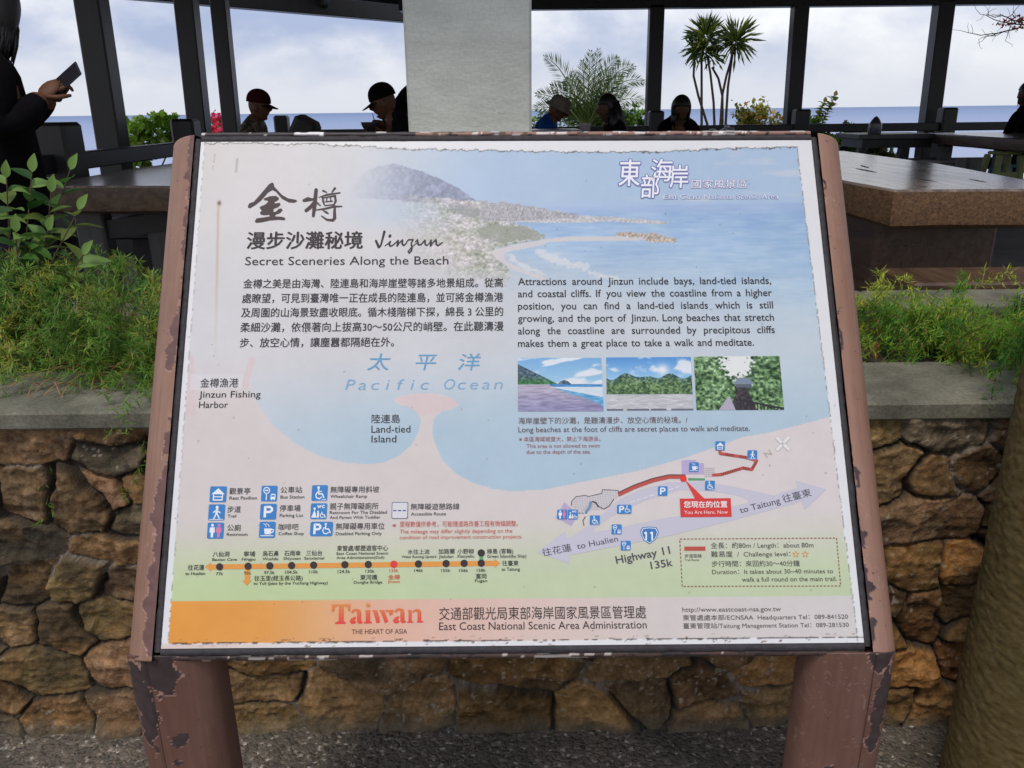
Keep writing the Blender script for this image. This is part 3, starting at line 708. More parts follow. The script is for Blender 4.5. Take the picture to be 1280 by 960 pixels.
for s_ in [[(240, 250, 16), (256, 285, 18), (268, 314, 18), (288, 298, 12), (308, 225, 14), (325, 158, 18)], [(330, 300, 6), (360, 280, 8), (386, 255, 10), (372, 285, 14), (382, 304, 12), (408, 295, 9), (434, 272, 8), (464, 245, 10), (452, 300, 14), (470, 275, 8), (506, 240, 10), (502, 282, 13), (518, 297, 12), (548, 270, 7)],
           [(545, 262, 7), (566, 240, 10), (612, 238, 10), (592, 276, 10), (600, 310, 13), (596, 345, 12), (572, 374, 10), (560, 358, 8), (592, 318, 7), (650, 270, 6)], [(632, 262, 7), (656, 240, 10), (662, 288, 13), (690, 290, 10), (732, 243, 10), (732, 286, 13), (750, 298, 9), (776, 270, 7), (792, 242, 10), (786, 300, 13), (808, 270, 8), (842, 238, 10), (842, 284, 13), (860, 300, 11), (904, 266, 8)], [(382, 198, 20), (376, 208, 18)]]:
    I.stroke(J_(s_), (48, 42, 48))
I.build('script_name')
I = Ink(); Lq = lambda L, dx=0, dy=0: [(400 + (p[0] + dx) / 8, 740 + (p[1] + dy) / 8) for p in L]
def grad(L, dx=0, dy=0, w=.0012):       # clip a letter shape into bands, orange at the top to red at the foot
    P = Lq(L, dx, dy); ys = np.linspace(752, 781, 7)
    for k in range(6):
        c = np.array([226, 146, 76.]) * (1 - k / 5) + np.array([230, 76, 66.]) * (k / 5)
        Q = P
        for lim, sg in ((ys[k] if k else 700, 1), (ys[k + 1] if k < 5 else 900, -1)):
            R2 = []
            for i in range(len(Q)):
                a_, b_ = Q[i], Q[(i + 1) % len(Q)]; ia, ib = sg * (a_[1] - lim) >= 0, sg * (b_[1] - lim) >= 0
                if ia: R2.append(a_)
                if ia != ib:
                    t_ = (lim - a_[1]) / (b_[1] - a_[1]); R2.append((a_[0] + t_ * (b_[0] - a_[0]), lim))
            Q = R2
            if len(Q) < 3: break
        if len(Q) >= 3: I.poly(Q, tuple(np.round(c)), w)
for L_ in ([(118, 122), (185, 122), (185, 140), (152, 150), (140, 195), (120, 195)], [(190, 122), (238, 122), (238, 290), (258, 302), (258, 318), (152, 320), (152, 304), (187, 290)], [(243, 122), (305, 118), (303, 192), (286, 192), (275, 152), (243, 140)]): grad(L_)
aa = ([(310, 205), (330, 175), (370, 165), (404, 180), (413, 215), (413, 285), (427, 298), (425, 312), (390, 318), (372, 300), (372, 205), (352, 187), (332, 212)], [(297, 292), (315, 262), (350, 246), (364, 250), (348, 285), (366, 300), (345, 318), (312, 318)])
for L_ in aa: grad(L_); grad(L_, 432, -6)
grad([(482 + 23 * math.cos(k * .4488), 133 + 22 * math.sin(k * .4488)) for k in range(14)])
grad([(452, 182), (503, 178), (503, 290), (518, 300), (518, 313), (440, 315), (440, 301), (458, 292), (458, 202)])
for L_ in ([(518, 182), (574, 182), (602, 302), (566, 312), (535, 203)], [(590, 182), (642, 180), (684, 296), (650, 312), (612, 212)], [(652, 182), (737, 177), (725, 226), (698, 236), (690, 216), (692, 197), (656, 197)]): grad(L_)
grad([(875, 182), (917, 178), (917, 290), (934, 297), (934, 306), (872, 308), (872, 298), (886, 290), (886, 202)]); grad([(925, 192), (955, 170), (996, 172), (1013, 198), (1013, 285), (1036, 295), (1036, 304), (970, 306), (970, 296), (976, 286), (976, 206), (952, 192), (925, 210)])
I.build('logo_word')

# ---- legend pictograms
BL_, WH, PKC = (60, 132, 200), (240, 242, 246), (226, 128, 172)
def picto(kind, x0, y0, x1, y1, sk=1.2, w=.0013, small=False, I=None, bw=None):
    own = I is None
    if own: I = Ink()
    Wd = (x1 - x0); Hh = y1 - y0
    q = lambda x, y: (x0 + x * Wd + sk * (1 - y), y0 + y * Hh)
    I.rect(x0, y0, x1, y1, BL_, w, sk, r=Wd * .09)
    w2 = w + .0003; u = Hh / 10
    def st(P, wid, c=WH): I.stroke([(*q(x, y), wid * u) for x, y in P], c, w2)
    def pl(P, c=WH, d=0): I.poly([q(x, y) for x, y in P], c, w2 + d)
    def dc(x, y, r, c=WH, d=0): I.disc(*q(x, y), r * u, c, w2 + d, 14)
    if kind == 'pavilion':
        pl([(.5, .12), (.9, .5), (.1, .5)]); pl([(.2, .5), (.27, .5), (.27, .9), (.2, .9)]); pl([(.73, .5), (.8, .5), (.8, .9), (.73, .9)]); pl([(.27, .63), (.73, .63), (.73, .69), (.27, .69)]); pl([(.2, .82), (.8, .82), (.8, .9), (.2, .9)], d=5e-5)
    elif kind == 'walker':
        dc(.52, .18, .95); st([(.52, .32), (.5, .58)], 1.6); st([(.5, .36), (.3, .5)], .7); st([(.54, .38), (.72, .52)], .7); st([(.48, .58), (.36, .88)], .8); st([(.53, .58), (.68, .86)], .8); pl([(.08, .92), (.92, .92), (.92, .96), (.08, .96)])
    elif kind == 'restroom':
        for cx, c in ((.3, WH), (.7, PKC)):
            dc(cx, .17, .9, c); pl([(cx - .15, .3), (cx + .15, .3), (cx + .16, .62), (cx + .08, .62), (cx + .07, .92), (cx - .07, .92), (cx - .08, .62), (cx - .16, .62)], c)
    elif kind == 'bus':
        dc(.33, .3, 2.2); dc(.33, .3, 1.6, BL_, 8e-5); pl([(.22, .26), (.44, .26), (.44, .34), (.22, .34)], d=1.4e-4); pl([(.3, .5), (.36, .5), (.36, .92), (.3, .92)]); pl([(.6, .6), (.64, .52), (.86, .52), (.9, .6), (.9, .86), (.6, .86)], d=5e-5); pl([(.64, .6), (.86, .6), (.86, .7), (.64, .7)], BL_, 9e-5); pl([(.62, .86), (.7, .86), (.7, .92), (.62, .92)]); pl([(.8, .86), (.88, .86), (.88, .92), (.8, .92)])
    elif kind in ('parking', 'parkingchair'):
        f = 1.0 if kind == 'parking' else .62; o = 0 if kind == 'parking' else .0
        I.stroke([(*q((.3 if f == 1 else .2), .16), 1.6 * u), (*q((.3 if f == 1 else .2), .86), 1.6 * u)], WH, w2, caps=False)
        st([(.32 * f + .02 + (0 if f == 1 else -.02), .2), (.58 * f + .02, .2), (.72 * f, .3), (.72 * f, .42), (.58 * f + .02, .52), (.34 * f + .02, .52)], 1.5)
        if f < 1: st([(.68, .22), (.68, .5), (.82, .5), (.9, .76)], .8); dc(.68, .16, .8); st([(.62, .4), (.56, .58), (.6, .78), (.72, .84), (.82, .74)], .7)
    elif kind == 'coffee':
        pl([(.3, .42), (.78, .42), (.72, .78), (.36, .78)]); st([(.78, .48), (.9, .5), (.86, .64), (.74, .68)], .6); pl([(.1, .84), (.9, .84), (.9, .89), (.1, .89)]); st([(.26, .12), (.4, .2), (.42, .32)], .4); st([(.44, .12), (.58, .2), (.6, .32)], .4)
    elif kind == 'wheelchair':
        dc(.42, .16, .85); st([(.42, .28), (.45, .56), (.68, .56), (.78, .78)], .85); st([(.45, .4), (.62, .4)], .6); st([(.36, .46), (.26, .62), (.32, .8), (.5, .86), (.64, .76)], .7); pl([(.2, .95), (.92, .95), (.92, .88), (.6, .93)])
    elif kind == 'wc':
        dc(.24, .34, .75); pl([(.24, .4), (.4, .9), (.06, .9)]); dc(.46, .52, .55); pl([(.4, .58), (.54, .58), (.52, .92), (.42, .92)]); st([(.7, .56), (.72, .7), (.86, .72), (.92, .88)], .6); st([(.66, .66), (.6, .78), (.68, .9), (.82, .86)], .5)
        st([(.42, .12), (.47, .28), (.52, .16), (.57, .28), (.62, .12)], .5); st([(.84, .14), (.74, .12), (.68, .2), (.74, .28), (.84, .26)], .5)
    if own: I.build('pictogram')
    return I
for kd, x0, y0, x1, y1 in [('pavilion', 262, 608, 282.8, 627.8), ('walker', 260.3, 630.5, 280.7, 650.5), ('restroom', 258.9, 653.2, 279.3, 673.4), ('bus', 326.3, 607.2, 346.2, 626.8), ('parking', 324.9, 629.8, 345.2, 649.5), ('coffee', 323.7, 652.2, 343.8, 672.4),
                           ('wheelchair', 389.3, 606.5, 409, 626.2), ('wc', 387.9, 629.2, 408.2, 649), ('parkingchair', 387.3, 652.2, 415.6, 670.3)]:
    picto(kd, x0, y0, x1, y1)
I = Ink(); I.rect(489.4, 627.6, 510, 648.6, (110, 112, 122), .0012, .5, r=2); I.rect(490.3, 628.5, 509.1, 647.7, (222, 220, 224), .0014, .5, r=1.6)
for k in range(3): I.rect(491.6 + k * 6, 637.6, 495.6 + k * 6, 639, (60, 80, 150), .0016)
I.build('pictogram')

# ---- route line
I = Ink(); OR = (230, 156, 74)
I.poly([(262, 705.6), (620, 700.9), (620, 707.3), (262, 711.8)], OR); I.poly([(256.3, 708.6), (264, 703), (264, 714.2)], OR, .00125); I.poly([(625.2, 704), (618.5, 698.4), (618.5, 709.6)], OR, .00125)
I.poly([(306.3, 708), (312.8, 708), (312.8, 726), (306.3, 726)], OR, .00122); I.poly([(302.8, 725.4), (314.8, 725.4), (308.6, 732)], OR, .00126)
I.poly([(599.3, 692), (604, 692), (604, 703), (599.3, 703)], (104, 168, 112), .0013)
for (x, y) in [(274.9, 708.5), (310.4, 707.8), (337.6, 707.3), (364.8, 706.9), (392.3, 706.4), (431.3, 705.8), (460.5, 705.6), (523.2, 704.9), (557.7, 704.4), (580.2, 704.1), (601.6, 703.9), (601.6, 691.2)]: I.disc(x, y, 4.6, (58, 48, 50), .0015)
I.disc(492.5, 705.3, 4.6, (226, 66, 60), .0015)
I.build('route_line')

# ---- map: roads, trail, plaza, markers
I = Ink(); RDC = (201, 199, 213)
I.poly([(715, 671.5), (738, 655), (775, 624), (800, 612), (835, 603), (880, 602), (925, 610), (969, 620), (952, 628), (938, 632), (934, 624), (920, 619), (890, 614), (850, 612.5), (805, 626), (765, 645), (742, 661), (739, 672), (722, 678)], RDC, .0009)
I.poly([(671.7, 690.3), (706, 663.8), (709, 672.5), (830, 648), (920, 632), (967, 619.5), (997.3, 609.4), (994.5, 600.7), (1032.8, 611.7), (1005.3, 637.3), (1001.9, 626.6), (915, 650.5), (830, 671.3), (711, 694.2), (711.9, 704.7)], RDC, .001)
for k in range(8): I.stroke([(788 + k * 8, 628 - k * 2.6), (793.5 + k * 8, 626.2 - k * 2.6)], (222, 220, 228), .0011, 1.6, caps=False)
I.poly([(705.3, 627.8), (722.5, 643.4), (714, 657.5), (694.4, 646.6)], (186, 172, 206), .001)
I.poly([(851.8, 576), (856, 575), (870.1, 575), (870.1, 579), (879.7, 579), (879.7, 593), (852, 593)], (188, 172, 210), .001)
plz = [(714, 632), (714.5, 626.5), (720, 620.8), (732, 619.2), (735, 620.8), (752, 616.8), (753, 612.2), (772.5, 613), (773.3, 620), (767, 624), (761.5, 632.5), (755, 636.4), (749, 633.3), (741.5, 626.5), (737, 627), (728, 640), (722, 641)]
I.poly(plz, (214, 208, 212), .0011)
px_, py_ = np.array(plz).T
for k in range(22):
    for dirn in (0, 1):
        pts = []
        for s_ in np.linspace(-40, 40, 161):
            x, y = (705 + k * 3.3 + s_ * .15, 627 + s_) if dirn == 0 else (745 + s_, 606 + k * 2.2 - s_ * .1)
            pts.append((x, y))
        ok = inpoly(np.array([p[0] for p in pts]), np.array([p[1] for p in pts]), plz)
        run = [p for p, o_ in zip(pts, ok) if o_]
        if len(run) > 3: I.stroke([run[0], run[-1]], (186, 178, 186), .0012, .45, caps=False)
I.stroke(plz[:9], (74, 66, 68), .0013, .8); I.stroke(plz[9:14], (74, 66, 68), .0013, .9)
I.stroke([(741, 627), (745, 628.5), (747.5, 633)], (70, 64, 66), .0013, 1.8); I.stroke([(738.5, 628), (737, 634), (732.5, 640)], (112, 150, 190), .0013, 3.2)
I.stroke([(731.5, 646), (728.5, 651), (730, 657)], (80, 76, 82), .0013, 1); 
for k in range(3): I.rect(723 + k * 4, 641, 725.6 + k * 4, 642, (80, 110, 170), .0013)
TR = (192, 86, 78)
tp = [(773, 618.8), (793, 609.3), (816, 601), (836.6, 596.3), (857, 596.6)]
I.stroke([(x - .4, y - 1.2) for x, y in tp], (96, 60, 58), .0012, 4.4, caps=False); I.stroke(tp, TR, .00135, 4.2, caps=False)
st_ = [(891.5, 593.8), (901, 593.3), (928.5, 585), (939.5, 587), (945.8, 575.8), (932, 571.8), (900, 567), (899.3, 563)]
I.stroke(st_, TR, .00135, 3.8)
for (xa, ya), (xb, yb_), n_ in (((902, 593), (924, 586.4), 11), ((929, 585.1), (935, 586.2), 4), ((940.5, 585), (944, 579), 4), ((907, 568), (916, 569.5), 6), ((925, 570.8), (931.5, 571.8), 4)):
    for k in range(n_):
        t_ = k / (n_ - 1); x = xa + (xb - xa) * t_; y = ya + (yb_ - ya) * t_; L_ = math.hypot(xb - xa, yb_ - ya); nx, ny = -(yb_ - ya) / L_ * 1.7, (xb - xa) / L_ * 1.7
        I.stroke([(x + nx, y + ny), (x - nx, y - ny)], (88, 52, 48), .0015, .8, caps=False)
I.poly([(860, 597.6), (881, 598), (881, 600.6), (860, 600.6)], (96, 160, 118), .0013)
for k in range(5):
    I.stroke([(881 + k * 2.6, 585), (880.5 + k * 2.6, 596.5)], (190, 182, 188), .0012, .45, caps=False); I.stroke([(880.5, 585.5 + k * 2.6), (893, 585 + k * 2.6)], (190, 182, 188), .0012, .45, caps=False)
I.poly([(869, 624), (881, 624), (855.5, 599)], (222, 66, 62), .0015); I.disc(854, 598.4, 4.2, (230, 58, 52), .0015)
I.poly([(849.4, 623.4), (913, 622.8), (914.4, 646), (850.6, 646.6)], (216, 62, 60), .0016)
for kd, x0, y0, x1, y1 in [('coffee', 861, 578, 873, 590), ('walker', 933.8, 563, 946, 574.6), ('pavilion', 893.7, 551.8, 905.6, 563.2), ('wheelchair', 880.9, 601, 893, 612.9), ('parking', 822, 608, 833.9, 619.8), ('parkingchair', 771, 631, 789, 642.3), ('wheelchair', 737, 644.3, 749.4, 656), ('bus', 764.2, 655.6, 776.7, 668), ('bus', 775.6, 676, 788, 688), ('restroom', 696.3, 637, 708.7, 649.2), ('wc', 709.7, 637, 722, 649.2)]:
    picto(kd, x0, y0, x1, y1, 0.3, .0017, I=I)
sh_ = lambda s: [(811.6 + s * x, 669.3 + s * y) for x, y in [(-9, -10), (0, -11), (9, -10), (11.4, -5.5), (10.6, 0), (7, 6), (0, 11), (-7, 6), (-10.6, 0), (-11.4, -5.5)]]
I.poly(sh_(1.0), (62, 122, 186), .0014); I.poly(sh_(.9), (238, 240, 246), .0015); I.poly(sh_(.82), (62, 124, 190), .0016)
for xx in (807.5, 815): I.stroke([(xx - 2.2, 667), (xx, 665), (xx, 675.3)], (244, 246, 250), .0018, 1.9, caps=False)
for a_, b_ in (((970.5, 547), (986.5, 562.5)), ((986, 546), (970.5, 563))):
    I.stroke([a_, b_], (190, 184, 182), .0012, 5.2, caps=False); I.stroke([a_, b_], (233, 229, 228), .0014, 4.2, caps=False)
bx4 = [(849.5, 673.8), (1045.4, 672.6), (1050.5, 732.4), (852.5, 733)]
for i in range(4):
    (xa, ya), (xb, yb_) = bx4[i], bx4[(i + 1) % 4]; n_ = int(math.hypot(xb - xa, yb_ - ya) / 4.6)
    for k in range(n_):
        t0, t1_ = k / n_, (k + .6) / n_
        I.stroke([(xa + (xb - xa) * t0, ya + (yb_ - ya) * t0), (xa + (xb - xa) * t1_, ya + (yb_ - ya) * t1_)], (150, 98, 72), .0012, 1.3, caps=False)
I.rect(855.2, 683.2, 881.6, 688.4, (192, 84, 74), .0012)
for sx_ in (994.5, 1006.3):
    P_ = [(sx_ + (4.3 if k % 2 == 0 else 1.8) * math.sin(k * .6283), 692.8 - (4.3 if k % 2 == 0 else 1.8) * math.cos(k * .6283)) for k in range(10)]
    I.stroke(P_ + [P_[0]], (226, 160, 84), .0012, .8)
I.build('trail_map')

# ---- dark sealant, rails, legs
seal = mat('sealant', tuple(lin((50, 47, 50))), .75, noise=(90, .35), bump=(120, .5, .002))
def strip(u0, v0, u1, v1, nm, w0=-.004, w1=.0022, n=240, wig=.0018):
    Lh = math.hypot(u1 - u0, v1 - v0); dx_, dy_ = (u1 - u0) / Lh, (v1 - v0) / Lh; nx, ny = -dy_, dx_
    s_ = np.linspace(0, Lh, n); prof = [(-.0068, -.004), (-.0055, .5), (0, 1), (.0050, .5), (.0062, -.004)]
    V = []
    for k, (off, hh) in enumerate(prof):
        o_ = off + (fbm(s_ * 60, np.full(n, k * 3.), 5) - .5) * 2 * wig * (1 if k in (0, 1) else .45)
        ww = np.full(n, w0) if hh < 0 else w1 * (.4 + .6 * hh) + (fbm(s_ * 90, np.full(n, k * 7.), 9) - .5) * .0012
        V.append(L3(u0 + dx_ * s_ + nx * o_, v0 + dy_ * s_ + ny * o_, ww))
    V = np.concatenate(V); ii = np.arange(5 * n).reshape(5, n)
    f = np.stack([ii[:-1, :-1], ii[1:, :-1], ii[1:, 1:], ii[:-1, 1:]], -1).reshape(-1, 4)
    return mk(nm, V, f[:, ::-1], seal, sign, smooth=True)
for (a_, b_, c_, d_) in ((-.0055, SH + .006, -.0055, -.006), (SW + .0055, -.006, SW + .0055, SH + .006), (SW, SH + .0058, 0, SH + .0058), (0, -.0058, SW, -.0058)):
    strip(a_, b_, c_, d_, 'seal_strip')
steel = mat('flaking_brown_paint', attr=True, rough=0.5, spec=.35, noise=(35, .05), bump=(140, .08, .001))
def paint_cols(s, t, base, patches, dark=(62, 50, 50), under=(112, 84, 80), seed=1):
    """patches: ellipses (s, t, rs, rt) where the top coat has flaked away"""
    wx = s + (fbm(s * 55, t * 55, seed, 4) - .5) * .03; wy = t + (fbm(s * 55 + 9, t * 55, seed + 3, 4) - .5) * .035
    C_ = np.zeros(s.shape + (3,)) + np.array(base, float)
    C_ += (fbm(s * 14, t * 5, seed + 8) - .5)[..., None] * 22 + (fbm(s * 170, t * 9, seed + 9, 3) - .5)[..., None] * 16; scr = fbm(s * 60 + t * 22, t * 16, seed + 21, 2); C_ = np.where(((np.abs(scr - .5) < .006) & (fbm(s * 9, t * 9, seed + 22) > .55))[..., None], C_ * .78 + 46, C_)
    d = np.full(s.shape, 9.0)
    for (a, b, ra, rb) in patches: d = np.minimum(d, np.hypot((wx - a) / ra, (wy - b) / rb))
    C_ = np.where((d < 1.0)[..., None], np.array(dark, float) + (fbm(s * 80, t * 80, seed + 5) - .5)[..., None] * 22, C_)
    C_ = np.where(((d >= 1.0) & (d < 1.07))[..., None], np.array([164, 128, 116.]), C_)
    sp = fbm(s * 260, t * 260, seed + 11, 2)
    C_ = np.where((sp > .90)[..., None], np.array(dark, float), C_)
    return C_
def rail(side):
    r_, cw = .078, -.0725
    a0 = math.acos(.0125 / r_)         # starts beside the sealant
    n_a, n_v = 130, 420
    ang = np.linspace(math.pi - a0, math.pi + .95 * math.pi, n_a) if side < 0 else np.linspace(a0, -.95 * math.pi, n_a)
    vv = np.linspace(-.020, SH + .013, n_v)
    A_, V_ = np.meshgrid(ang, vv)
    cu = 0.0 if side < 0 else SW
    U_ = cu + r_ * np.cos(A_); Wn = cw + r_ * np.sin(A_)
    P_ = L3(U_.ravel(), V_.ravel(), Wn.ravel())
    s_ = r_ * np.abs(A_ - ang[0])       # arc distance from the seal
    if side < 0:
        pat = [(.0, .93, .010, .10), (.004, .55, .010, .06), (.012, .52, .012, .03), (.0, .30, .010, .10), (.012, .245, .014, .05), (.004, .08, .02, .085), (.002, .16, .016, .05), (.0, .72, .006, .1), (.0, .02, .012, .03)]
    else:
        pat = [(.0, .10, .009, .04), (.0, .19, .007, .03), (.0, .30, .006, .05), (.0, .02, .012, .02), (.0, .55, .004, .05), (.0, .85, .003, .03)]
    c_ = paint_cols(s_, V_, (140, 107, 91) if side < 0 else (150, 114, 98), pat, dark=(104, 76, 72) if side < 0 else (70, 56, 58), seed=20 if side < 0 else 31)  # left rail's darker base has the shade of that side put into its colour
    ii = np.arange(n_a * n_v).reshape(n_v, n_a)
    f = np.stack([ii[:-1, :-1], ii[:-1, 1:], ii[1:, 1:], ii[1:, :-1]], -1).reshape(-1, 4)
    if side < 0: f = f
    else: f = f[:, ::-1]
    fl = [list(q) for q in f]
    k = list(ii[0]); k2 = list(ii[-1])
    fl.append(k[::-1] if side < 0 else k); fl.append(k2 if side < 0 else k2[::-1])
    mk('side_rail', P_, fl, steel, sign, cols=(lin(np.clip(c_, 0, 255)) * 1.0).reshape(-1, 3), smooth=True)
rail(-1); rail(1)
# cap along the top edge: brown paint flaking white
n_ = 420; xs_ = np.linspace(.0, SW, n_); prof = [(SH + .0105, -.03), (SH + .0125, .0005), (SH + .0165, .0025), (SH + .022, -.002), (SH + .025, -.03)]
Ug = np.tile(xs_, (5, 1)); Vg = np.array([p[0] for p in prof])[:, None] + (fbm(Ug * 40, np.arange(5)[:, None] * 5. + 0 * Ug, 3) - .5) * .002; Wg = np.array([p[1] for p in prof])[:, None] + 0 * Ug
ii = np.arange(5 * n_).reshape(5, n_); f = np.stack([ii[:-1, :-1], ii[:-1, 1:], ii[1:, 1:], ii[1:, :-1]], -1).reshape(-1, 4)
c_ = np.zeros(Ug.shape + (3,)) + np.array([150, 116, 104.]); c_ = np.where((Ug < .42)[..., None], np.array([64, 58, 60.]), c_)
fl_ = fbm(Ug * 45, Vg * 300, 77, 3); c_ = np.where((fl_ + .14 * np.exp(-((Ug - 1.02) / .16) ** 2) - .09 * (Ug < .4) > .68)[..., None], np.array([224, 220, 216.]), c_); c_ = np.where((fl_ < .36)[..., None], np.array([58, 48, 48.]), c_)
c_ = np.where(((np.abs(Ug - .21) < .028) & (fl_ > .40))[..., None], np.array([232, 230, 230.]), c_)
mk('top_cap', L3(Ug.ravel(), Vg.ravel(), Wg.ravel()), f, steel, sign, cols=lin(np.clip(c_, 0, 255)).reshape(-1, 3), smooth=True)
# lower bar under the panel, brown with flaked white patches
Ug = np.tile(np.linspace(.0, SW, n_), (5, 1)); prof = [(-.011, -.004), (-.0145, -.002), (-.019, -.004), (-.022, -.012), (-.022, -.06)]
Vg = np.array([p[0] for p in prof])[:, None] + (fbm(Ug * 30, np.arange(5)[:, None] * 5. + 0 * Ug, 13) - .5) * .002; Wg = np.array([p[1] for p in prof])[:, None] + 0 * Ug
c_ = np.zeros(Ug.shape + (3,)) + np.array([84, 66, 60.]); fl_ = fbm(Ug * 35, Vg * 400, 79, 3)
zone = np.maximum(np.exp(-((Ug - .2) / .14) ** 2), np.exp(-((Ug - .68) / .05) ** 2))
c_ = np.where((fl_ + zone * .20 > .79)[..., None], np.array([200, 190, 184.]), c_); c_ = np.where((fl_ < .42)[..., None], np.array([50, 44, 44.]), c_)
mk('bottom_bar', L3(Ug.ravel(), Vg.ravel(), Wg.ravel()), f[:, ::-1], steel, sign, cols=lin(np.clip(c_, 0, 255)).reshape(-1, 3), smooth=True)
# back plate so the sign has a back
mb = MB(); mb.obox(L3(SW / 2, SH / 2, -.085), R_, (SW / 2 - .01, SH / 2 - .03, .02)); mb.build('back_plate', mat('back_steel', tuple(lin((96, 72, 66))), .5), sign)
def leg(side):
    # upright post of rounded oblong section, a lap seam down its front
    xc = -.600 if side < 0 else .588
    hw, hd, yc = .079, .055, 1.192
    n_a, n_z = 200, 330
    tt = np.linspace(0, 2 * math.pi, n_a, endpoint=False)
    ex = .72
    cx_ = np.sign(np.cos(tt)) * np.abs(np.cos(tt)) ** ex * hw; cy_ = np.sign(np.sin(tt)) * np.abs(np.sin(tt)) ** ex * hd
    zz_ = np.linspace(0, 1, n_z)
    A_, Z_ = np.meshgrid(np.arange(n_a), zz_)
    Xl = xc + cx_[A_]; Yl = yc + cy_[A_]
    # the top meets the slanted rails
    ztop = S_BL[2] + (-.012 - (Yl - S_BL[1]) * S_B[1]) / S_B[2] + (Xl - S_BL[0]) * S_A[2]
    Zl = Z_ * ztop
    seam_x = xc - .030 if side < 0 else xc + .030
    front = Yl < yc
    dsm = np.abs(Xl - seam_x); Yl = Yl + np.where(front & (dsm < .0022), .0025, 0)
    s_ = Xl - xc; t_ = Zl
    if side < 0:
        pat = [(-.056, .655, .022, .060), (-.048, .59, .016, .055), (-.006, .695, .030, .050), (-.024, .715, .016, .03), (.006, .55, .013, .014), (-.004, .505, .009, .010), (-.045, .545, .006, .03), (-.03, .59, .004, .01), (.05, .40, .02, .03), (-.03, .3, .02, .06), (.03, .15, .03, .05)]
    else:
        pat = [(.052, .735, .026, .035), (.035, .71, .02, .03), (.055, .62, .016, .07), (.048, .54, .015, .04), (-.02, .45, .015, .03), (.02, .25, .03, .05)]
    c_ = paint_cols(s_, t_, (108, 78, 67), pat, dark=(66, 54, 54), seed=51 if side < 0 else 61)
    c_ = np.where((front & (dsm < .0014))[..., None], np.array([60, 44, 42.]), c_)
    ii = np.arange(n_a * n_z).reshape(n_z, n_a); jj = np.roll(ii, -1, 1)
    f = np.stack([ii[:-1], jj[:-1], jj[1:], ii[1:]], -1).reshape(-1, 4)
    fl = [list(q) for q in f] + [list(ii[-1])]
    mk('leg', np.stack([Xl, Yl, Zl], -1).reshape(-1, 3), fl, steel, sign, cols=lin(np.clip(c_, 0, 255)).reshape(-1, 3), smooth=True)
leg(-1); leg(1)
# ================================================================== GROUND, WALL, FLOOR, SEA
def node_mat(name, build, rough=.8):
    m = bpy.data.materials.new(name); m.use_nodes = True; t = m.node_tree; b = t.nodes['Principled BSDF']
    b.inputs['Roughness'].default_value = rough
    build(t, b); return m
def ramp(t, stops):
    r = t.nodes.new('ShaderNodeValToRGB'); e = r.color_ramp.elements
    e[0].position = stops[0][0]; e[0].color = (*stops[0][1], 1); e[1].position = stops[-1][0]; e[1].color = (*stops[-1][1], 1)
    for p, c in stops[1:-1]:
        k = e.new(p); k.color = (*c, 1)
    return r
def pebbles(t, b):
    tcn = t.nodes.new('ShaderNodeTexCoord')
    nz = t.nodes.new('ShaderNodeTexNoise'); nz.inputs['Scale'].default_value = 60; nz.inputs['Detail'].default_value = 3; t.links.new(tcn.outputs['Object'], nz.inputs[0])
    mxv = t.nodes.new('ShaderNodeMixRGB'); mxv.blend_type = 'LINEAR_LIGHT'; mxv.inputs[0].default_value = .012
    t.links.new(tcn.outputs['Object'], mxv.inputs[1]); t.links.new(nz.outputs['Color'], mxv.inputs[2])
    v = t.nodes.new('ShaderNodeTexVoronoi'); v.inputs['Scale'].default_value = 88; t.links.new(mxv.outputs[0], v.inputs['Vector'])
    sx = t.nodes.new('ShaderNodeSeparateColor'); t.links.new(v.outputs['Color'], sx.inputs[0])
    r = ramp(t, [(0, (.03, .026, .022)), (.3, (.07, .06, .05)), (.6, (.14, .115, .092)), (.82, (.24, .19, .15)), (1, (.6, .55, .5))])
    t.links.new(sx.outputs[0], r.inputs[0])
    ed = ramp(t, [(0, (1, 1, 1)), (.28, (.9, .9, .9)), (.52, (.25, .25, .25))]); t.links.new(v.outputs['Distance'], ed.inputs[0])
    mm = t.nodes.new('ShaderNodeMixRGB'); mm.inputs[1].default_value = (.13, .115, .10, 1)
    t.links.new(ed.outputs[0], mm.inputs[0]); t.links.new(r.outputs[0], mm.inputs[2])
    n2 = t.nodes.new('ShaderNodeTexNoise'); n2.inputs['Scale'].default_value = 3.5; n2.inputs['Detail'].default_value = 6; t.links.new(tcn.outputs['Object'], n2.inputs[0])
    r2 = ramp(t, [(.35, (.55, .55, .5)), (.65, (1.15, 1.12, 1.08))]); t.links.new(n2.outputs[0], r2.inputs[0])
    m3 = t.nodes.new('ShaderNodeMixRGB'); m3.blend_type = 'MULTIPLY'; m3.inputs[0].default_value = 1; t.links.new(mm.outputs[0], m3.inputs[1]); t.links.new(r2.outputs[0], m3.inputs[2])
    t.links.new(m3.outputs[0], b.inputs['Base Color'])
    iv = t.nodes.new('ShaderNodeMath'); iv.operation = 'SUBTRACT'; iv.inputs[0].default_value = 1; t.links.new(v.outputs['Distance'], iv.inputs[1])
    bp = t.nodes.new('ShaderNodeBump'); bp.inputs['Strength'].default_value = .9; bp.inputs['Distance'].default_value = .006; t.links.new(iv.outputs[0], bp.inputs['Height']); t.links.new(bp.outputs[0], b.inputs['Normal'])
m_ground = node_mat('exposed_aggregate', pebbles, .7)
tag(mk('ground', [(-40, -60, 0), (40, -60, 0), (40, 3.0, 0), (-40, 3.0, 0)], [(0, 1, 2, 3)], m_ground), kind='structure')

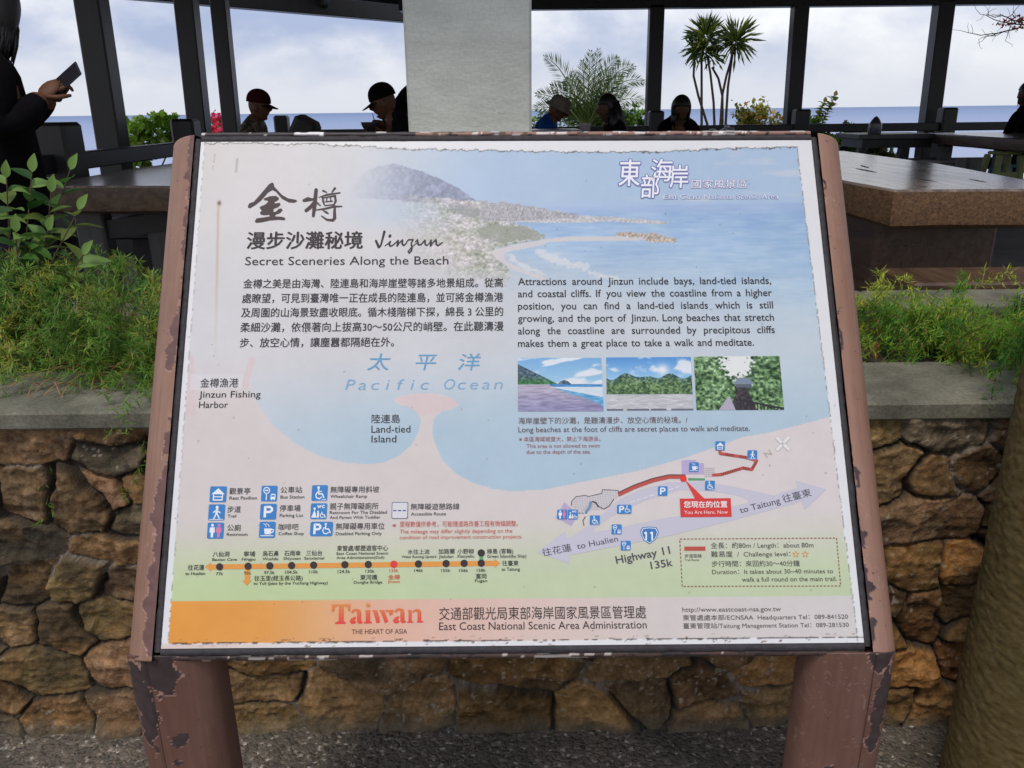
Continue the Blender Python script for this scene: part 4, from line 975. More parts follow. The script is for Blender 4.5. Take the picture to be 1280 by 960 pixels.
# dry stone wall: one height-field of stones with deep joints
def stone_wall():
    x0, x1, z1 = -2.3, 2.3, .905
    nx, nz = 1020, 222
    gx = np.linspace(x0, x1, nx); gz = np.linspace(-.02, z1, nz); Xg, Zg = np.meshgrid(gx, gz)
    rg = np.random.default_rng(21)
    sites = []; z = 0.0; row = 0
    while z < z1 + .05:
        h = rg.choice([.08, .12, .16, .20, .23]); h = h if z > .02 else .15
        x = x0 - .1 + rg.uniform(0, .1)
        while x < x1 + .1:
            w = h * rg.uniform(.85, 2.0) if rg.random() > .2 else h * rg.uniform(.6, .9)
            if rg.random() < .28 and h > .12:      # two small ones stacked
                sites.append((x + w / 2, z + h * .27)); sites.append((x + w / 2 + rg.uniform(-.03, .03), z + h * .76))
            else:
                sites.append((x + w / 2, z + h / 2 + rg.uniform(-.25, .25) * h))
            x += w
        z += h * .93; row += 1
    sites = np.array(sites)
    wx = (fbm(Xg * 5, Zg * 5, 2, 3) - .5) * .07 + (fbm(Xg * 34, Zg * 34, 4, 4) - .5) * .016
    wz = (fbm(Xg * 5 + 50, Zg * 5, 3, 3) - .5) * .055 + (fbm(Xg * 34 + 50, Zg * 34, 5, 4) - .5) * .016
    Xw, Zw = Xg + wx, Zg + wz
    ang = rg.uniform(-.32, .32, len(sites)); asp = rg.uniform(1.1, 1.75, len(sites))
    F1 = np.full(Xg.shape, 9.0); F2 = F1.copy(); I1 = np.zeros(Xg.shape, int)
    for i, (sx, sz) in enumerate(sites):
        c, s = math.cos(ang[i]), math.sin(ang[i])
        j0 = max(0, int((sx - .45 - x0) / (x1 - x0) * nx)); j1 = min(nx, int((sx + .45 - x0) / (x1 - x0) * nx) + 1)
        if j1 <= j0: continue
        dx_ = Xw[:, j0:j1] - sx; dz_ = Zw[:, j0:j1] - sz
        d = np.hypot((dx_ * c + dz_ * s) / asp[i], (-dx_ * s + dz_ * c) * asp[i] * .82)
        f1 = F1[:, j0:j1]; f2 = F2[:, j0:j1]; n_ = d < f1
        F2[:, j0:j1] = np.where(n_, f1, np.minimum(f2, d)); I1[:, j0:j1] = np.where(n_, i, I1[:, j0:j1]); F1[:, j0:j1] = np.where(n_, d, f1)
    e_ = (F2 - F1)
    prof = 1 - np.exp(-np.clip(e_ - .0015, 0, 1) / .0042)
    n_s = len(sites)
    base_h = rg.uniform(-.010, .012, n_s); tx = rg.uniform(-.16, .16, n_s); tz = rg.uniform(-.10, .16, n_s)
    strat = fbm(Xg * 4 + I1 * 3.1, Zg * 38 + I1 * 1.7, 61, 4); grain = fbm(Xg * 22 + I1 * 7., Zg * 22, 63, 5); fine = fbm(Xg * 90, Zg * 90, 65, 3)
    facet = np.abs(fbm(Xg * 9 + I1 * 5.3, Zg * 9, 67, 3) - .5)
    hgt = base_h[I1] + tx[I1] * (Xg - sites[I1, 0]) * .8 + tz[I1] * (Zg - sites[I1, 1]) + (strat - .5) * .012 + (grain - .5) * .014 + (fine - .5) * .008 - facet * .05
    mortar = (fbm(Xg * 4.2, Zg * 4.2, 70, 3) > .54)
    mort_h = np.where(mortar, .008 + (fine - .5) * .016, -.015)
    Yd = prof * (.030 + hgt) + (1 - prof) * mort_h
    pal = np.array([(96, 66, 42), (108, 74, 44), (88, 66, 48), (112, 82, 54), (80, 62, 48), (116, 78, 46), (72, 60, 50), (100, 62, 42), (92, 76, 58), (120, 74, 52)], float)
    k_ = rg.integers(0, len(pal), n_s)
    lowr = (sites[:, 0] > -.75) & (sites[:, 1] < .55)
    sc_ = pal[k_] * rg.uniform(1.02, 1.42, (n_s, 1)); sc_[lowr] = sc_[lowr] * np.array([1.14, .98, .80]); sc_ = sc_ * .78 + sc_.mean(1, keepdims=True) * .22 + np.array([0, 3, -3]); red = sc_[:, 0] - sc_[:, 1] > 32; sc_[red, 0] -= 12
    Cw = sc_[I1] + (strat - .5)[..., None] * np.array([58, 46, 34.]) + (grain - .5)[..., None] * np.array([84, 66, 50.]) + (fine - .5)[..., None] * 56
    big = fbm(Xg * 5, Zg * 7 + I1 * .9, 72, 4)
    Cw = over(Cw, (60, 52, 40), sstep(.54, .74, big) * .6)
    Cw = over(Cw, (116, 86, 54), sstep(.56, .7, fbm(Xg * 8 + I1, Zg * 8, 73, 4)) * .45)
    lich = sstep(.76, .80, fbm(Xg * 95, Zg * 95, 75, 2)) * sstep(.46, .6, fbm(Xg * 4, Zg * 4, 76))
    Cw = over(Cw, (156, 148, 134), lich * .8)
    mc = np.where(mortar[..., None], np.array([112, 102, 90.]) + (fine - .5)[..., None] * 90, np.array([60, 52, 43.]))
    jm = 1 - sstep(.004, .012, e_)
    Cw = Cw * (1 - jm[..., None]) + mc * jm[..., None]
    foot = sstep(.055, .0, Zg + (grain - .5) * .06); Cw = over(Cw, (92, 86, 74), foot * .75); Yd = Yd + foot * .012
    P_ = np.stack([Xg, 1.79 - Yd, Zg], -1).reshape(-1, 3)
    ii = np.arange(nx * nz).reshape(nz, nx)
    f = np.stack([ii[:-1, :-1], ii[:-1, 1:], ii[1:, 1:], ii[1:, :-1]], -1).reshape(-1, 4)
    return P_, f, (lin(np.clip(Cw, 0, 255))).reshape(-1, 3)
wall = empty('planter_wall', (0, 1.9, 0)); tag(wall, 'rough brown stone planter wall with grey concrete coping behind the sign', 'stone wall')
P_, f, c_ = stone_wall()
mk('stonework', P_, f, mat('stone', attr=True, rough=.85, spec=.3, noise=(140, .22, 8), bump=(190, .7, .005)), wall, cols=c_)
m_conc = mat('old_concrete', tuple(lin((108, 106, 92))), .9, noise=(7, .42, 10), bump=(60, .35, .004), noise2=(130, .3))
MB().box((-2.3, 1.845, 0), (2.3, 2.06, .89)).build('core', mat('rubble', tuple(lin((70, 62, 52))), .9), wall)
mb = MB()
for a_, b_ in ((-2.3, -1.38), (-1.375, -.2), (-.195, .71), (.715, 1.62), (1.625, 2.3)):
    mb.box((a_, 1.752, .897), (b_, 2.07, .943), bev=.006)
mb.build('coping', m_conc, wall)
tag(mk('planter_soil', [(-2.3, 2.06, .905), (2.3, 2.06, .905), (2.3, 2.74, .915), (-2.3, 2.74, .915)], [(0, 1, 2, 3)], mat('soil', tuple(lin((58, 46, 36))), .95, noise=(40, .5), bump=(50, 1, .02))), kind='structure')
kerb = empty('kerb', (0, 2.85, 0)); tag(kerb, 'grey concrete kerb slab behind the planted bed at the edge of the pavilion floor', 'kerb')
mb = MB()
for a_, b_ in ((-2.3, -1.2), (-1.195, 0.1), (.105, 1.32), (1.325, 2.3)): mb.box((a_, 2.722, .878), (b_, 2.985, .938), bev=.006)
mb.build('slab', m_conc, kerb)
MB().box((-2.3, 2.755, .0), (2.3, 2.985, .876)).build('upstand', mat('rubble_b', tuple(lin((84, 74, 60))), .9, noise=(20, .4), bump=(30, .8, .02)), kerb)

m_floor = mat('pavilion_paving', tuple(lin((96, 91, 86))), .75, noise=(3, .25, 8), bump=(80, .4, .003))
tag(mk('pavilion_floor', [(-8, 2.985, .52), (12, 2.985, .52), (12, 12.6, .52), (-8, 12.6, .52), (-8, 2.985, 0), (12, 2.985, 0), (12, 12.6, -1), (-8, 12.6, -1)], [(0, 1, 2, 3), (0, 4, 5, 1), (3, 2, 6, 7), (1, 5, 6, 2), (0, 3, 7, 4)], m_floor), kind='structure')
# slope below the terrace and the sea
xs_ = np.linspace(-300, 300, 61); ys_ = np.array([12.0, 13.2, 18, 26, 40, 60, 90]); zs_ = np.array([-.1, -.8, -5, -15, -34, -52, -64])
Xh, Yh = np.meshgrid(xs_, ys_); Zh = np.interp(Yh, ys_, zs_) + (fbm(Xh * .08, Yh * .08, 5) - .5) * 4 * (Yh > 14)
ii = np.arange(Xh.size).reshape(Xh.shape); f = np.stack([ii[:-1, :-1], ii[:-1, 1:], ii[1:, 1:], ii[1:, :-1]], -1).reshape(-1, 4)
tag(mk('hillside', np.stack([Xh, Yh, Zh], -1).reshape(-1, 3), f, mat('slope', (.05, .07, .03), .9, noise=(.6, .5), bump=(.8, 1, .6))), kind='structure')
def sea_nodes(t, b):
    g = t.nodes.new('ShaderNodeNewGeometry'); sp = t.nodes.new('ShaderNodeSeparateXYZ'); t.links.new(g.outputs['Position'], sp.inputs[0])
    lg = t.nodes.new('ShaderNodeMath'); lg.operation = 'LOGARITHM'; lg.inputs[1].default_value = 10; t.links.new(sp.outputs[1], lg.inputs[0])
    mr = t.nodes.new('ShaderNodeMapRange'); mr.inputs[1].default_value = 2.9; mr.inputs[2].default_value = 4.3; t.links.new(lg.outputs[0], mr.inputs[0])
    tcn = t.nodes.new('ShaderNodeTexCoord'); mp = t.nodes.new('ShaderNodeMapping'); mp.inputs['Scale'].default_value = (.0006, .004, 1); t.links.new(tcn.outputs['Object'], mp.inputs[0])
    nz = t.nodes.new('ShaderNodeTexNoise'); nz.inputs['Scale'].default_value = 1.0; nz.inputs['Detail'].default_value = 8; t.links.new(mp.outputs[0], nz.inputs[0])
    ad = t.nodes.new('ShaderNodeMath'); ad.operation = 'MULTIPLY_ADD'; ad.inputs[1].default_value = .5; t.links.new(nz.outputs[0], ad.inputs[0])
    sb = t.nodes.new('ShaderNodeMath'); sb.operation = 'SUBTRACT'; sb.inputs[1].default_value = .25; t.links.new(mr.outputs[0], sb.inputs[0]); t.links.new(sb.outputs[0], ad.inputs[2])
    r = ramp(t, [(0, (.36, .42, .56)), (.35, (.30, .36, .54)), (.75, (.19, .27, .45)), (1, (.15, .22, .39))]); t.links.new(ad.outputs[0], r.inputs[0]); t.links.new(r.outputs[0], b.inputs['Base Color'])
    b.inputs['Specular IOR Level'].default_value = .25
    nb = t.nodes.new('ShaderNodeTexNoise'); nb.inputs['Scale'].default_value = .25; nb.inputs['Detail'].default_value = 5; t.links.new(tcn.outputs['Object'], nb.inputs[0])
    bp = t.nodes.new('ShaderNodeBump'); bp.inputs['Strength'].default_value = .4; bp.inputs['Distance'].default_value = .5; t.links.new(nb.outputs[0], bp.inputs['Height']); t.links.new(bp.outputs[0], b.inputs['Normal'])
tag(mk('sea', [(-60000, 70, -60), (60000, 70, -60), (60000, 60000, -60), (-60000, 60000, -60)], [(0, 1, 2, 3)], node_mat('sea_water', sea_nodes, .55)), kind='structure')

# ================================================================== PAVILION
m_black = mat('dark_stained_timber', tuple(lin((26, 23, 23))), .42, noise=(14, .3, 5, (1, 1, .12)), bump=(40, .2, .002, (1, 1, .1)))
m_soffit = mat('soffit_boards', tuple(lin((52, 48, 47))), .7, noise=(9, .3, 4, (.1, 1, 1)))
pav = empty('pavilion', (0.5, 8, .52)); tag(pav, 'open timber pavilion with dark posts and roof beams round a grey plastered column', 'pavilion')
ZB = 2.90
def post(px0, py0, px1, py1, Y, w, nm='post'):
    a = atY(px1, py1, Y); b = atY(px0, py0, Y)
    d = (b - a) / (b[2] - a[2]); lo = a + d * (.52 - a[2]); hi = a + d * (ZB + .05 - a[2])
    MB().beam(lo, hi, w, w, bev=.012, upv=(0, 1, 0)).build(nm, m_black, pav)
post(114, 0, 142.5, 187, 6.6, .19); post(232.5, 0, 251, 175, 8.5, .187); post(274, 0, 291, 170, 9.7, .17)
post(820, 23, 815, 160, 12.1, .20); post(999, 23, 989, 160, 12.1, .205); post(1178, 20, 1160, 165, 12.1, .225)
post(1350, 20, 1328, 165, 12.1, .21); post(640, 23, 640, 160, 12.1, .2)
def beam_px(pa, Ya, pb, Yb, w, h, dz=0.0):
    a = atY(*pa, Ya); b = atY(*pb, Yb); a[2] = b[2] = ZB + h / 2 + dz
    MB().beam(a, b, w, h, bev=.01).build('beam', m_black, pav)
def yfor(px, py): d = ray(px, py); return (ZB - EYE[2]) * d[1] / d[2]
ca = (120, -4.5); cb = (508, 28.5); cc = (1500, 17.5)
beam_px(ca, yfor(*ca), (530, 30.3), yfor(530, 30.3), .2, .24)
beam_px((500, 27.5), 12.1, (1500, 16.5), 12.1, .2, .24)
# roof: hipped, boarded underneath, with an eave board outside the beam
ev = [(-4.8, 3.15), (11.5, 3.15), (11.5, 12.6), (-1.3, 12.6), (-4.8, 8.8)]
pk = (2.0, 7.6, 5.2); ze = 3.16
rv = [(x, y, ze) for x, y in ev] + [pk] + [(x, y, ze + .14) for x, y in ev] + [(pk[0], pk[1], pk[2] + .14)]
rf = [((i + 1) % 5, i, 5) for i in range(5)] + [(6 + i, 6 + (i + 1) % 5, 11) for i in range(5)] + [(i, (i + 1) % 5, 6 + (i + 1) % 5, 6 + i) for i in range(5)]
mk('roof', rv, rf, m_soffit, pav)
for a_, b_ in (((-4.75, 8.85), (-1.32, 12.55)), ((-1.32, 12.55), (11.3, 12.55))):
    MB().beam((a_[0], a_[1], 3.09), (b_[0], b_[1], 3.09), .05, .16).build('eave_board', m_soffit, pav)
for k in range(9):
    x = -2.6 + k * 1.55
    MB().beam((x, 12.4, 3.05 + .0), (x * .6 + .9, 8.6, 4.6), .09, .14).build('rafter', m_black, pav)
xa, xb = atY(505.5, 60, 3.9)[0], atY(664.5, 60, 3.9)[0]
m_col = mat('grey_plaster', tuple(lin((216, 217, 204))), .8, noise=(4, .10, 9, (1, 1, 2.5)), bump=(26, .7, .006, (1, 1, 2)), noise2=(60, .08))
MB().box((xa, 3.9, .52), (xb, 3.9 + (xb - xa), 4.4), bev=.012).build('column', m_col, pav)
# ---- railing
rl = empty('railing', (0, 9, .52)); tag(rl, 'dark timber railing with square posts along the seaward edge of the pavilion', 'railing')
RX, RY, RZ = -2.80, 11.6, 1.375
def rpost(px, Y, w, ztop=1.575):
    x = atY(px, 150, Y)[0]; MB().box((x - w / 2, Y - w / 2, .52), (x + w / 2, Y + w / 2, ztop), bev=.022).build('post', m_black, rl)
def yx(px): d = ray(px, 165); return RX * d[1] / d[0]
for px, w in ((66, .235), (231, .2), (352, .165)): rpost(px, yx(px), w, 1.57 if px > 300 else 1.56)
for px in (632, 819.5, 1001, 1183, 1366): rpost(px, RY, .205, 1.57)
for z_, h_ in ((RZ - .055, .11), (.86, .09)):
    MB().beam((RX, 2.9, z_), (RX, RY - .06, z_), .09, h_, bev=.008).build('rail', m_black, rl)
    MB().beam((RX - .05, RY, z_), (11.4, RY, z_), .09, h_, bev=.008).build('rail', m_black, rl)

# ================================================================== TABLES, BENCHES, STOOLS
m_slab = node_mat('slab_wood', lambda t, b: None, .42)
def wood_nodes(t, b, dark=(.05, .036, .026), light=(.14, .098, .062), sc=(9, 1.1, 9), bumpd=.004, rr=(.28, .6)):
    tcn = t.nodes.new('ShaderNodeTexCoord'); mp = t.nodes.new('ShaderNodeMapping'); mp.inputs['Scale'].default_value = sc; t.links.new(tcn.outputs['Object'], mp.inputs[0])
    nz = t.nodes.new('ShaderNodeTexNoise'); nz.inputs['Scale'].default_value = 2.2; nz.inputs['Detail'].default_value = 9; nz.inputs['Roughness'].default_value = .65; nz.inputs['Distortion'].default_value = .8; t.links.new(mp.outputs[0], nz.inputs[0])
    r = ramp(t, [(.3, dark), (.5, tuple((a + c) / 2 for a, c in zip(dark, light))), (.68, light)]); t.links.new(nz.outputs[0], r.inputs[0]); t.links.new(r.outputs[0], b.inputs['Base Color'])
    bp = t.nodes.new('ShaderNodeBump'); bp.inputs['Strength'].default_value = .6; bp.inputs['Distance'].default_value = bumpd; t.links.new(nz.outputs[0], bp.inputs['Height']); t.links.new(bp.outputs[0], b.inputs['Normal'])
    r2 = t.nodes.new('ShaderNodeMapRange'); r2.inputs[3].default_value = rr[0]; r2.inputs[4].default_value = rr[1]; t.links.new(nz.outputs[0], r2.inputs[0]); t.links.new(r2.outputs[0], b.inputs['Roughness'])
m_top = node_mat('weathered_plank', lambda t, b: wood_nodes(t, b, (.05, .04, .034), (.30, .24, .205), (9, .7, 5), .0016, (.10, .28)))
m_end = node_mat('sawn_end_grain', lambda t, b: wood_nodes(t, b, (.04, .019, .008), (.22, .115, .048), (30, 14, 34), .004, (.5, .8)), .7)
m_bark = node_mat('dark_timber', lambda t, b: wood_nodes(t, b, (.04, .023, .014), (.13, .075, .045)))
m_grey = node_mat('grey_timber', lambda t, b: wood_nodes(t, b, (.03, .03, .03), (.08, .078, .074), (8, 8, 1)))
def slab(name, outline, zt, th, parent, mats=None, seed=1, inset=.045):
    """thick live-edged plank: top outline (counter-clockwise), waney edge going in towards the underside"""
    rg = np.random.default_rng(seed); P = []
    n = len(outline)
    for i in range(n):
        a = np.array(outline[i]); b = np.array(outline[(i + 1) % n]); m_ = max(2, int(np.linalg.norm(b - a) / .08))
        for k in range(m_): P.append(a + (b - a) * k / m_)
    P = np.array(P); N_ = len(P); c = P.mean(0)
    t_ = np.roll(P, -1, 0) - np.roll(P, 1, 0); nn = np.stack([t_[:, 1], -t_[:, 0]], 1); nn /= np.linalg.norm(nn, axis=1)[:, None]
    w1 = (fbm(np.arange(N_) * .21, np.full(N_, seed * 3.1), seed, 3) - .5)
    rings = []
    for off, dz in ((-.012, 0), (0, -.010), (.004, -th * .45), (-.006, -th * .88), (-inset, -th)):
        q = P + nn * (off + w1 * .02 * (1 if dz < 0 else .8))[:, None]
        rings.append(np.column_stack([q, np.full(N_, zt + dz) + (w1 * .018 if dz < -.02 else 0)]))
    V = np.concatenate(rings); F_ = []; mi_ = []
    for r_ in range(4):
        for j in range(N_):
            F_.append((r_ * N_ + j, (r_ + 1) * N_ + j, (r_ + 1) * N_ + (j + 1) % N_, r_ * N_ + (j + 1) % N_)); mi_.append(0 if r_ == 0 else 1)
    F_.append(tuple(range(N_))); mi_.append(0); F_.append(tuple(4 * N_ + k for k in range(N_))[::-1]); mi_.append(1)
    o = mk(name, V, F_, mats or [m_top, m_end], parent, mi=mi_)
    sm_ = np.zeros(len(o.data.polygons), bool); sm_[N_:4 * N_] = True; o.data.polygons.foreach_set('use_smooth', sm_); o.data.set_sharp_from_angle(angle=math.radians(32)); return o
# right-hand table, its end towards us
tb = empty('slab_table', (2.1, 5.2, .52)); tag(tb, 'heavy wooden slab table at right with split top and brown sawn end facing us', 'table', 'slab tables in the pavilion')
slab('table_top', [(1.69, 3.60), (2.46, 3.56), (2.72, 5.2), (2.78, 6.9), (1.86, 6.85), (1.74, 5.2), (1.66, 4.15)], 1.25, .175, tb, seed=3)
MB().box((1.80, 3.95, .52), (2.40, 6.4, 1.075), bev=.02).build('support', m_bark, tb); m_crack = mat('crack_shadow', (.012, .01, .009), .9)
for (x, y, l, w, a) in ((2.05, 4.75, .34, .012, .05), (2.17, 5.05, .25, .009, .2), (2.06, 4.05, .18, .006, -.1), (2.28, 4.0, .22, .006, .1)):
    P = []
    for k in range(12):
        s = k / 11 - .5; P.append((x + math.sin(a) * s * l, y + s * l, w * (1 - (2 * s) ** 2) * (1 + .4 * math.sin(k * 2.3)) + .001))
    mb = MB(); mb.add([(p[0] - p[2], p[1], 1.2512) for p in P] + [(p[0] + p[2], p[1], 1.2512) for p in P], [(k, 12 + k, 13 + k, 1 + k) for k in range(11)])
    mb.build('crack', m_crack, tb)
# left-hand table
tb = empty('slab_table', (-2.1, 5.5, .52)); tag(tb, 'heavy wooden slab table at left with shiny top, beyond the leafy shrub', 'table', 'slab tables in the pavilion')
slab('table_top', [(-2.50, 4.30), (-2.05, 4.27), (-1.62, 4.20), (-1.50, 5.2), (-1.55, 7.0), (-2.45, 7.1), (-2.58, 5.6)], 1.25, .145, tb, seed=8, mats=[m_top, node_mat('dark_end', lambda t, b: wood_nodes(t, b, (.03, .02, .012), (.13, .08, .045), (7, 7, 10), .006), .6)])
for (x0, x1, y0) in ((-2.42, -2.26, 4.5), (-2.05, -1.72, 4.55), (-2.4, -1.7, 6.6)): MB().box((x0, y0, .52), (x1, y0 + .12, 1.105), bev=.01).build('leg', m_grey, tb)
MB().beam((-2.35, 4.56, .98), (-1.85, 4.56, 1.04), .06, .10).build('brace', m_black, tb)
# far right table and the small table behind
tb = empty('slab_table', (5.1, 8.0, .52)); tag(tb, 'thick wooden slab table cut by the right edge, a dark-clothed diner behind it', 'table', 'slab tables in the pavilion')
slab('table_top', [(4.70, 6.4), (5.62, 6.4), (5.6, 9.5), (4.78, 9.55), (4.66, 8.0)], 1.305, .12, tb, seed=5, inset=.03, mats=[m_top, node_mat('brown_edge', lambda t, b: wood_nodes(t, b, (.04, .022, .014), (.14, .08, .05), (7, 2, 10), .005), .7)])
for x, y in ((4.82, 9.2), (5.45, 9.2), (4.82, 6.8), (5.45, 6.8)): MB().box((x - .06, y - .06, .52), (x + .06, y + .06, 1.18), bev=.01).build('leg', m_grey, tb)
tb = empty('dining_table', (4.2, 9.7, .52)); tag(tb, 'slim dark table by the railing carrying a pointed jar, right of the sign', 'table')
MB().box((3.92, 9.35, 1.245), (4.80, 10.05, 1.30), bev=.008).build('table_top', [m_grey], tb)
MB().box((3.98, 9.40, 1.15), (4.76, 10.0, 1.243)).build('apron', m_black, tb)
for x, y in ((3.99, 9.42), (4.46, 9.42), (3.99, 9.98), (4.74, 9.98)): MB().box((x - .045, y - .045, .52), (x + .045, y + .045, 1.148)).build('leg', m_black, tb)
# benches
def bench(name, label, x0, x1, y0, y1, z, th, mt, legs, grp='benches in the pavilion'):
    b = empty(name, ((x0 + x1) / 2, (y0 + y1) / 2, .52)); tag(b, label, 'bench', grp)
    MB().box((x0, y0, z - th), (x1, y1, z), bev=.01).build('seat', mt, b)
    for (lx, ly, w) in legs: MB().box((lx - w, ly - w, .52), (lx + w, ly + w, z - th)).build('leg', mt, b)
    return b
bench('bench', 'brown plank bench along the kerb in front of the right slab table', 1.55, 4.2, 3.02, 3.34, .955, .08, m_bark, ((1.75, 3.18, .06), (3.6, 3.18, .06)))
bench('bench', 'dark plank bench between the slim table and the green stool', 4.0, 4.66, 8.2, 8.62, 1.06, .07, m_grey, ((4.08, 8.4, .05), (4.56, 8.4, .05)))
bench('bench', 'low dark bench seen under the left slab table', -2.6, -2.2, 5.1, 6.6, .92, .07, m_black, ((-2.4, 5.3, .06), (-2.4, 6.4, .06)))
# legs of upright stools in front of the far right table
for i, px in enumerate((1193, 1212)):
    x = atY(px, 200, 7.6)[0]; st = empty('plank_stool', (x, 7.6, .52)); tag(st, ['narrow grey plank stool, left of a pair under the far right table edge', 'narrow grey plank stool, right of a pair under the far right table edge'][i], 'stool', 'plank stools')
    MB().box((x - .035, 7.45, .52), (x + .035, 7.52, 1.15), bev=.006).build('upright', m_grey, st)
    MB().box((x - .045, 7.53, .93), (x + .045, 7.86, .98), bev=.006).build('seat', m_grey, st)
    MB().box((x - .035, 7.78, .52), (x + .035, 7.84, .928), bev=.006).build('leg', m_grey, st)
m_green = mat('olive_plastic', tuple(lin((128, 136, 84))), .45); m_teal = mat('teal_plastic', tuple(lin((70, 128, 140))), .45)
def stool(x, y, h, mt, label, s=.17):
    o = empty('plastic_stool', (x, y, .52)); tag(o, label, 'stool', 'plastic stools')
    MB().box((x - s * .72, y - s * .72, .52 + h - .03), (x + s * .72, y + s * .72, .52 + h), bev=.012).build('seat', mt, o)
    for sx in (-1, 1):
        for sy in (-1, 1):
            MB().beam((x + sx * s, y + sy * s, .52), (x + sx * s * .66, y + sy * s * .66, .52 + h - .031), .05, .05, bev=.008).build('leg', mt, o)
    MB().box((x - s * .8, y - s * .84, .52 + h * .62), (x + s * .8, y - s * .78, .52 + h * .72)).build('brace', mt, o)
ps = atY(1254, 200, 7.9); stool(ps[0], 7.9, .66, m_green, 'tall olive green plastic stool under the far right table', .15)
ps = atY(1258, 205, 8.5); stool(ps[0], 8.5, .5, m_teal, 'teal plastic stool behind the olive green one', .13)
# serving table behind the sign where the hat man sits
tb = empty('dining_table', (.6, 8.0, .52)); tag(tb, 'table, its top tinted pale for sky sheen, in front of the man in the blue jacket', 'table')
MB().box((.12, 7.6, 1.385), (.66, 8.25, 1.425), bev=.01).build('table_top', mat('sky_sheen_top', (.5, .5, .5), .3), tb)  # reflected sky is put into the pale top colour
for x, y in ((.2, 7.7), (.58, 7.7), (.2, 8.15), (.58, 8.15)): MB().box((x - .04, y - .04, .52), (x + .04, y + .04, 1.384)).build('leg', m_black, tb)
tb = empty('dining_table', (1.4, 8.1, .52)); tag(tb, 'dark table where the two women sit, its top level with the sign edge', 'table')
MB().box((.7, 7.75, 1.27), (2.25, 8.35, 1.32), bev=.01).build('table_top', m_grey, tb)
for x, y in ((.8, 7.85), (2.15, 7.85), (.8, 8.25), (2.15, 8.25)): MB().box((x - .05, y - .05, .52), (x + .05, y + .05, 1.268)).build('leg', m_black, tb)
tb = empty('dining_table', (-1.6, 6.8, .52)); tag(tb, 'dark table between the two men in caps', 'table')
MB().box((-1.78, 6.4, 1.25), (-1.02, 7.2, 1.30), bev=.01).build('table_top', m_grey, tb)
for x, y in ((-1.7, 6.5), (-1.1, 6.5), (-1.7, 7.1), (-1.1, 7.1)): MB().box((x - .05, y - .05, .52), (x + .05, y + .05, 1.248)).build('leg', m_black, tb)
# things on the tables
p = atY(376, 160, 6.9); bag = empty('backpack', (p[0], 6.9, 1.30)); tag(bag, 'dark backpack slumped on the table beside the railing, left of the man eating', 'bag')
ca_, sa_ = math.cos(-.5), math.sin(-.5)
MB().obox(np.array([p[0] + .02, 6.9, 1.44]), np.array([[ca_, 0, sa_], [0, 1, 0], [-sa_, 0, ca_]]), (.10, .11, .13), bev=.035).build('body', mat('dark_nylon', (.03, .026, .024), .8, noise=(9, .3)), bag)
MB().obox(np.array([p[0] - .08, 6.9, 1.37]), np.array([[ca_, 0, sa_], [0, 1, 0], [-sa_, 0, ca_]]), (.05, .09, .07), bev=.03).build('pocket', mat('dark_nylon_b', (.04, .032, .028), .8), bag)
p = atY(731, 166, 7.9); cup = empty('drink_cup', (p[0], 7.9, 1.32)); tag(cup, 'pinkish grey drink cup between the man in the hat and the long haired woman', 'cup')
mc_ = mat('cup_paper', tuple(lin((150, 132, 140))), .5)
MB().tube([(p[0], 7.9, 1.322), (p[0], 7.9, 1.40), (p[0], 7.9, 1.455)], [.042, .048, .055], 20).build('body', mc_, cup)
MB().tube([(p[0], 7.9, 1.456), (p[0], 7.9, 1.468), (p[0], 7.9, 1.474)], [.058, .058, .05], 20).build('lid', mat('cup_lid', (.35, .33, .34), .4), cup)
p = atY(911, 160, 8.0); jar = empty('jar', (p[0], 8.0, 1.32)); tag(jar, 'grey jar with a domed glass lid on the table right of the short haired woman', 'jar')
MB().tube([(p[0], 8.0, 1.321), (p[0], 8.0, 1.36), (p[0], 8.0, 1.415), (p[0], 8.0, 1.42)], [.05, .052, .052, .045], 18).build('body', mat('jar_glaze', tuple(lin((92, 88, 100))), .3), jar)
MB().ball((p[0] - .02, 8.0, 1.422), (.028, .028, .03), 14, 8).build('lid', mat('jar_lid', (.45, .47, .5), .15), jar)
for i, px in enumerate((891, 906)):
    p = atY(px, 163, 7.85); bw = empty('bowl', (p[0], 7.85, 1.32)); tag(bw, ['dark pale-rimmed bowl tipped on its side, left of a pair near the jar', 'dark pale-rimmed bowl tipped on its side, right of a pair near the jar'][i], 'bowl', 'tipped bowls')
    a_ = np.linspace(0, 1.45, 9); q_ = [(p[0], 7.85 + .055 * math.cos(t) - .03, 1.366) for t in a_]
    V = []; 
    for t in a_:
        for k in range(20): V.append((p[0] + .046 * math.sin(t) * math.cos(k * .31416), 7.87 - .05 + .05 * math.cos(t) * -1 + .05, 1.3665 + .044 * math.sin(t) * math.sin(k * .31416)))
    F_ = [(i_ * 20 + k, i_ * 20 + (k + 1) % 20, (i_ + 1) * 20 + (k + 1) % 20, (i_ + 1) * 20 + k) for i_ in range(8) for k in range(20)]
    mk('body', V, F_, mat('bowl_dark', (.02, .018, .018), .35), bw)
    MB().tube([(p[0] + .047 * math.cos(k * .2618), 7.865, 1.3665 + .045 * math.sin(k * .2618)) for k in range(25)], .006, 6, cap=False).build('rim', mat('bowl_rim', (.75, .74, .72), .35), bw)
p = atY(1093, 165, 9.6); pj = empty('pointed_jar', (p[0], 9.6, 1.30)); tag(pj, 'dark grey pointed jar wrapped in film standing on the slim table', 'jar')
MB().tube([(p[0], 9.6, 1.301), (p[0], 9.6, 1.36), (p[0], 9.6, 1.41)], [.072, .076, .07], 14).build('body', mat('jar_slate', tuple(lin((84, 82, 92))), .25, noise=(20, .4)), pj)
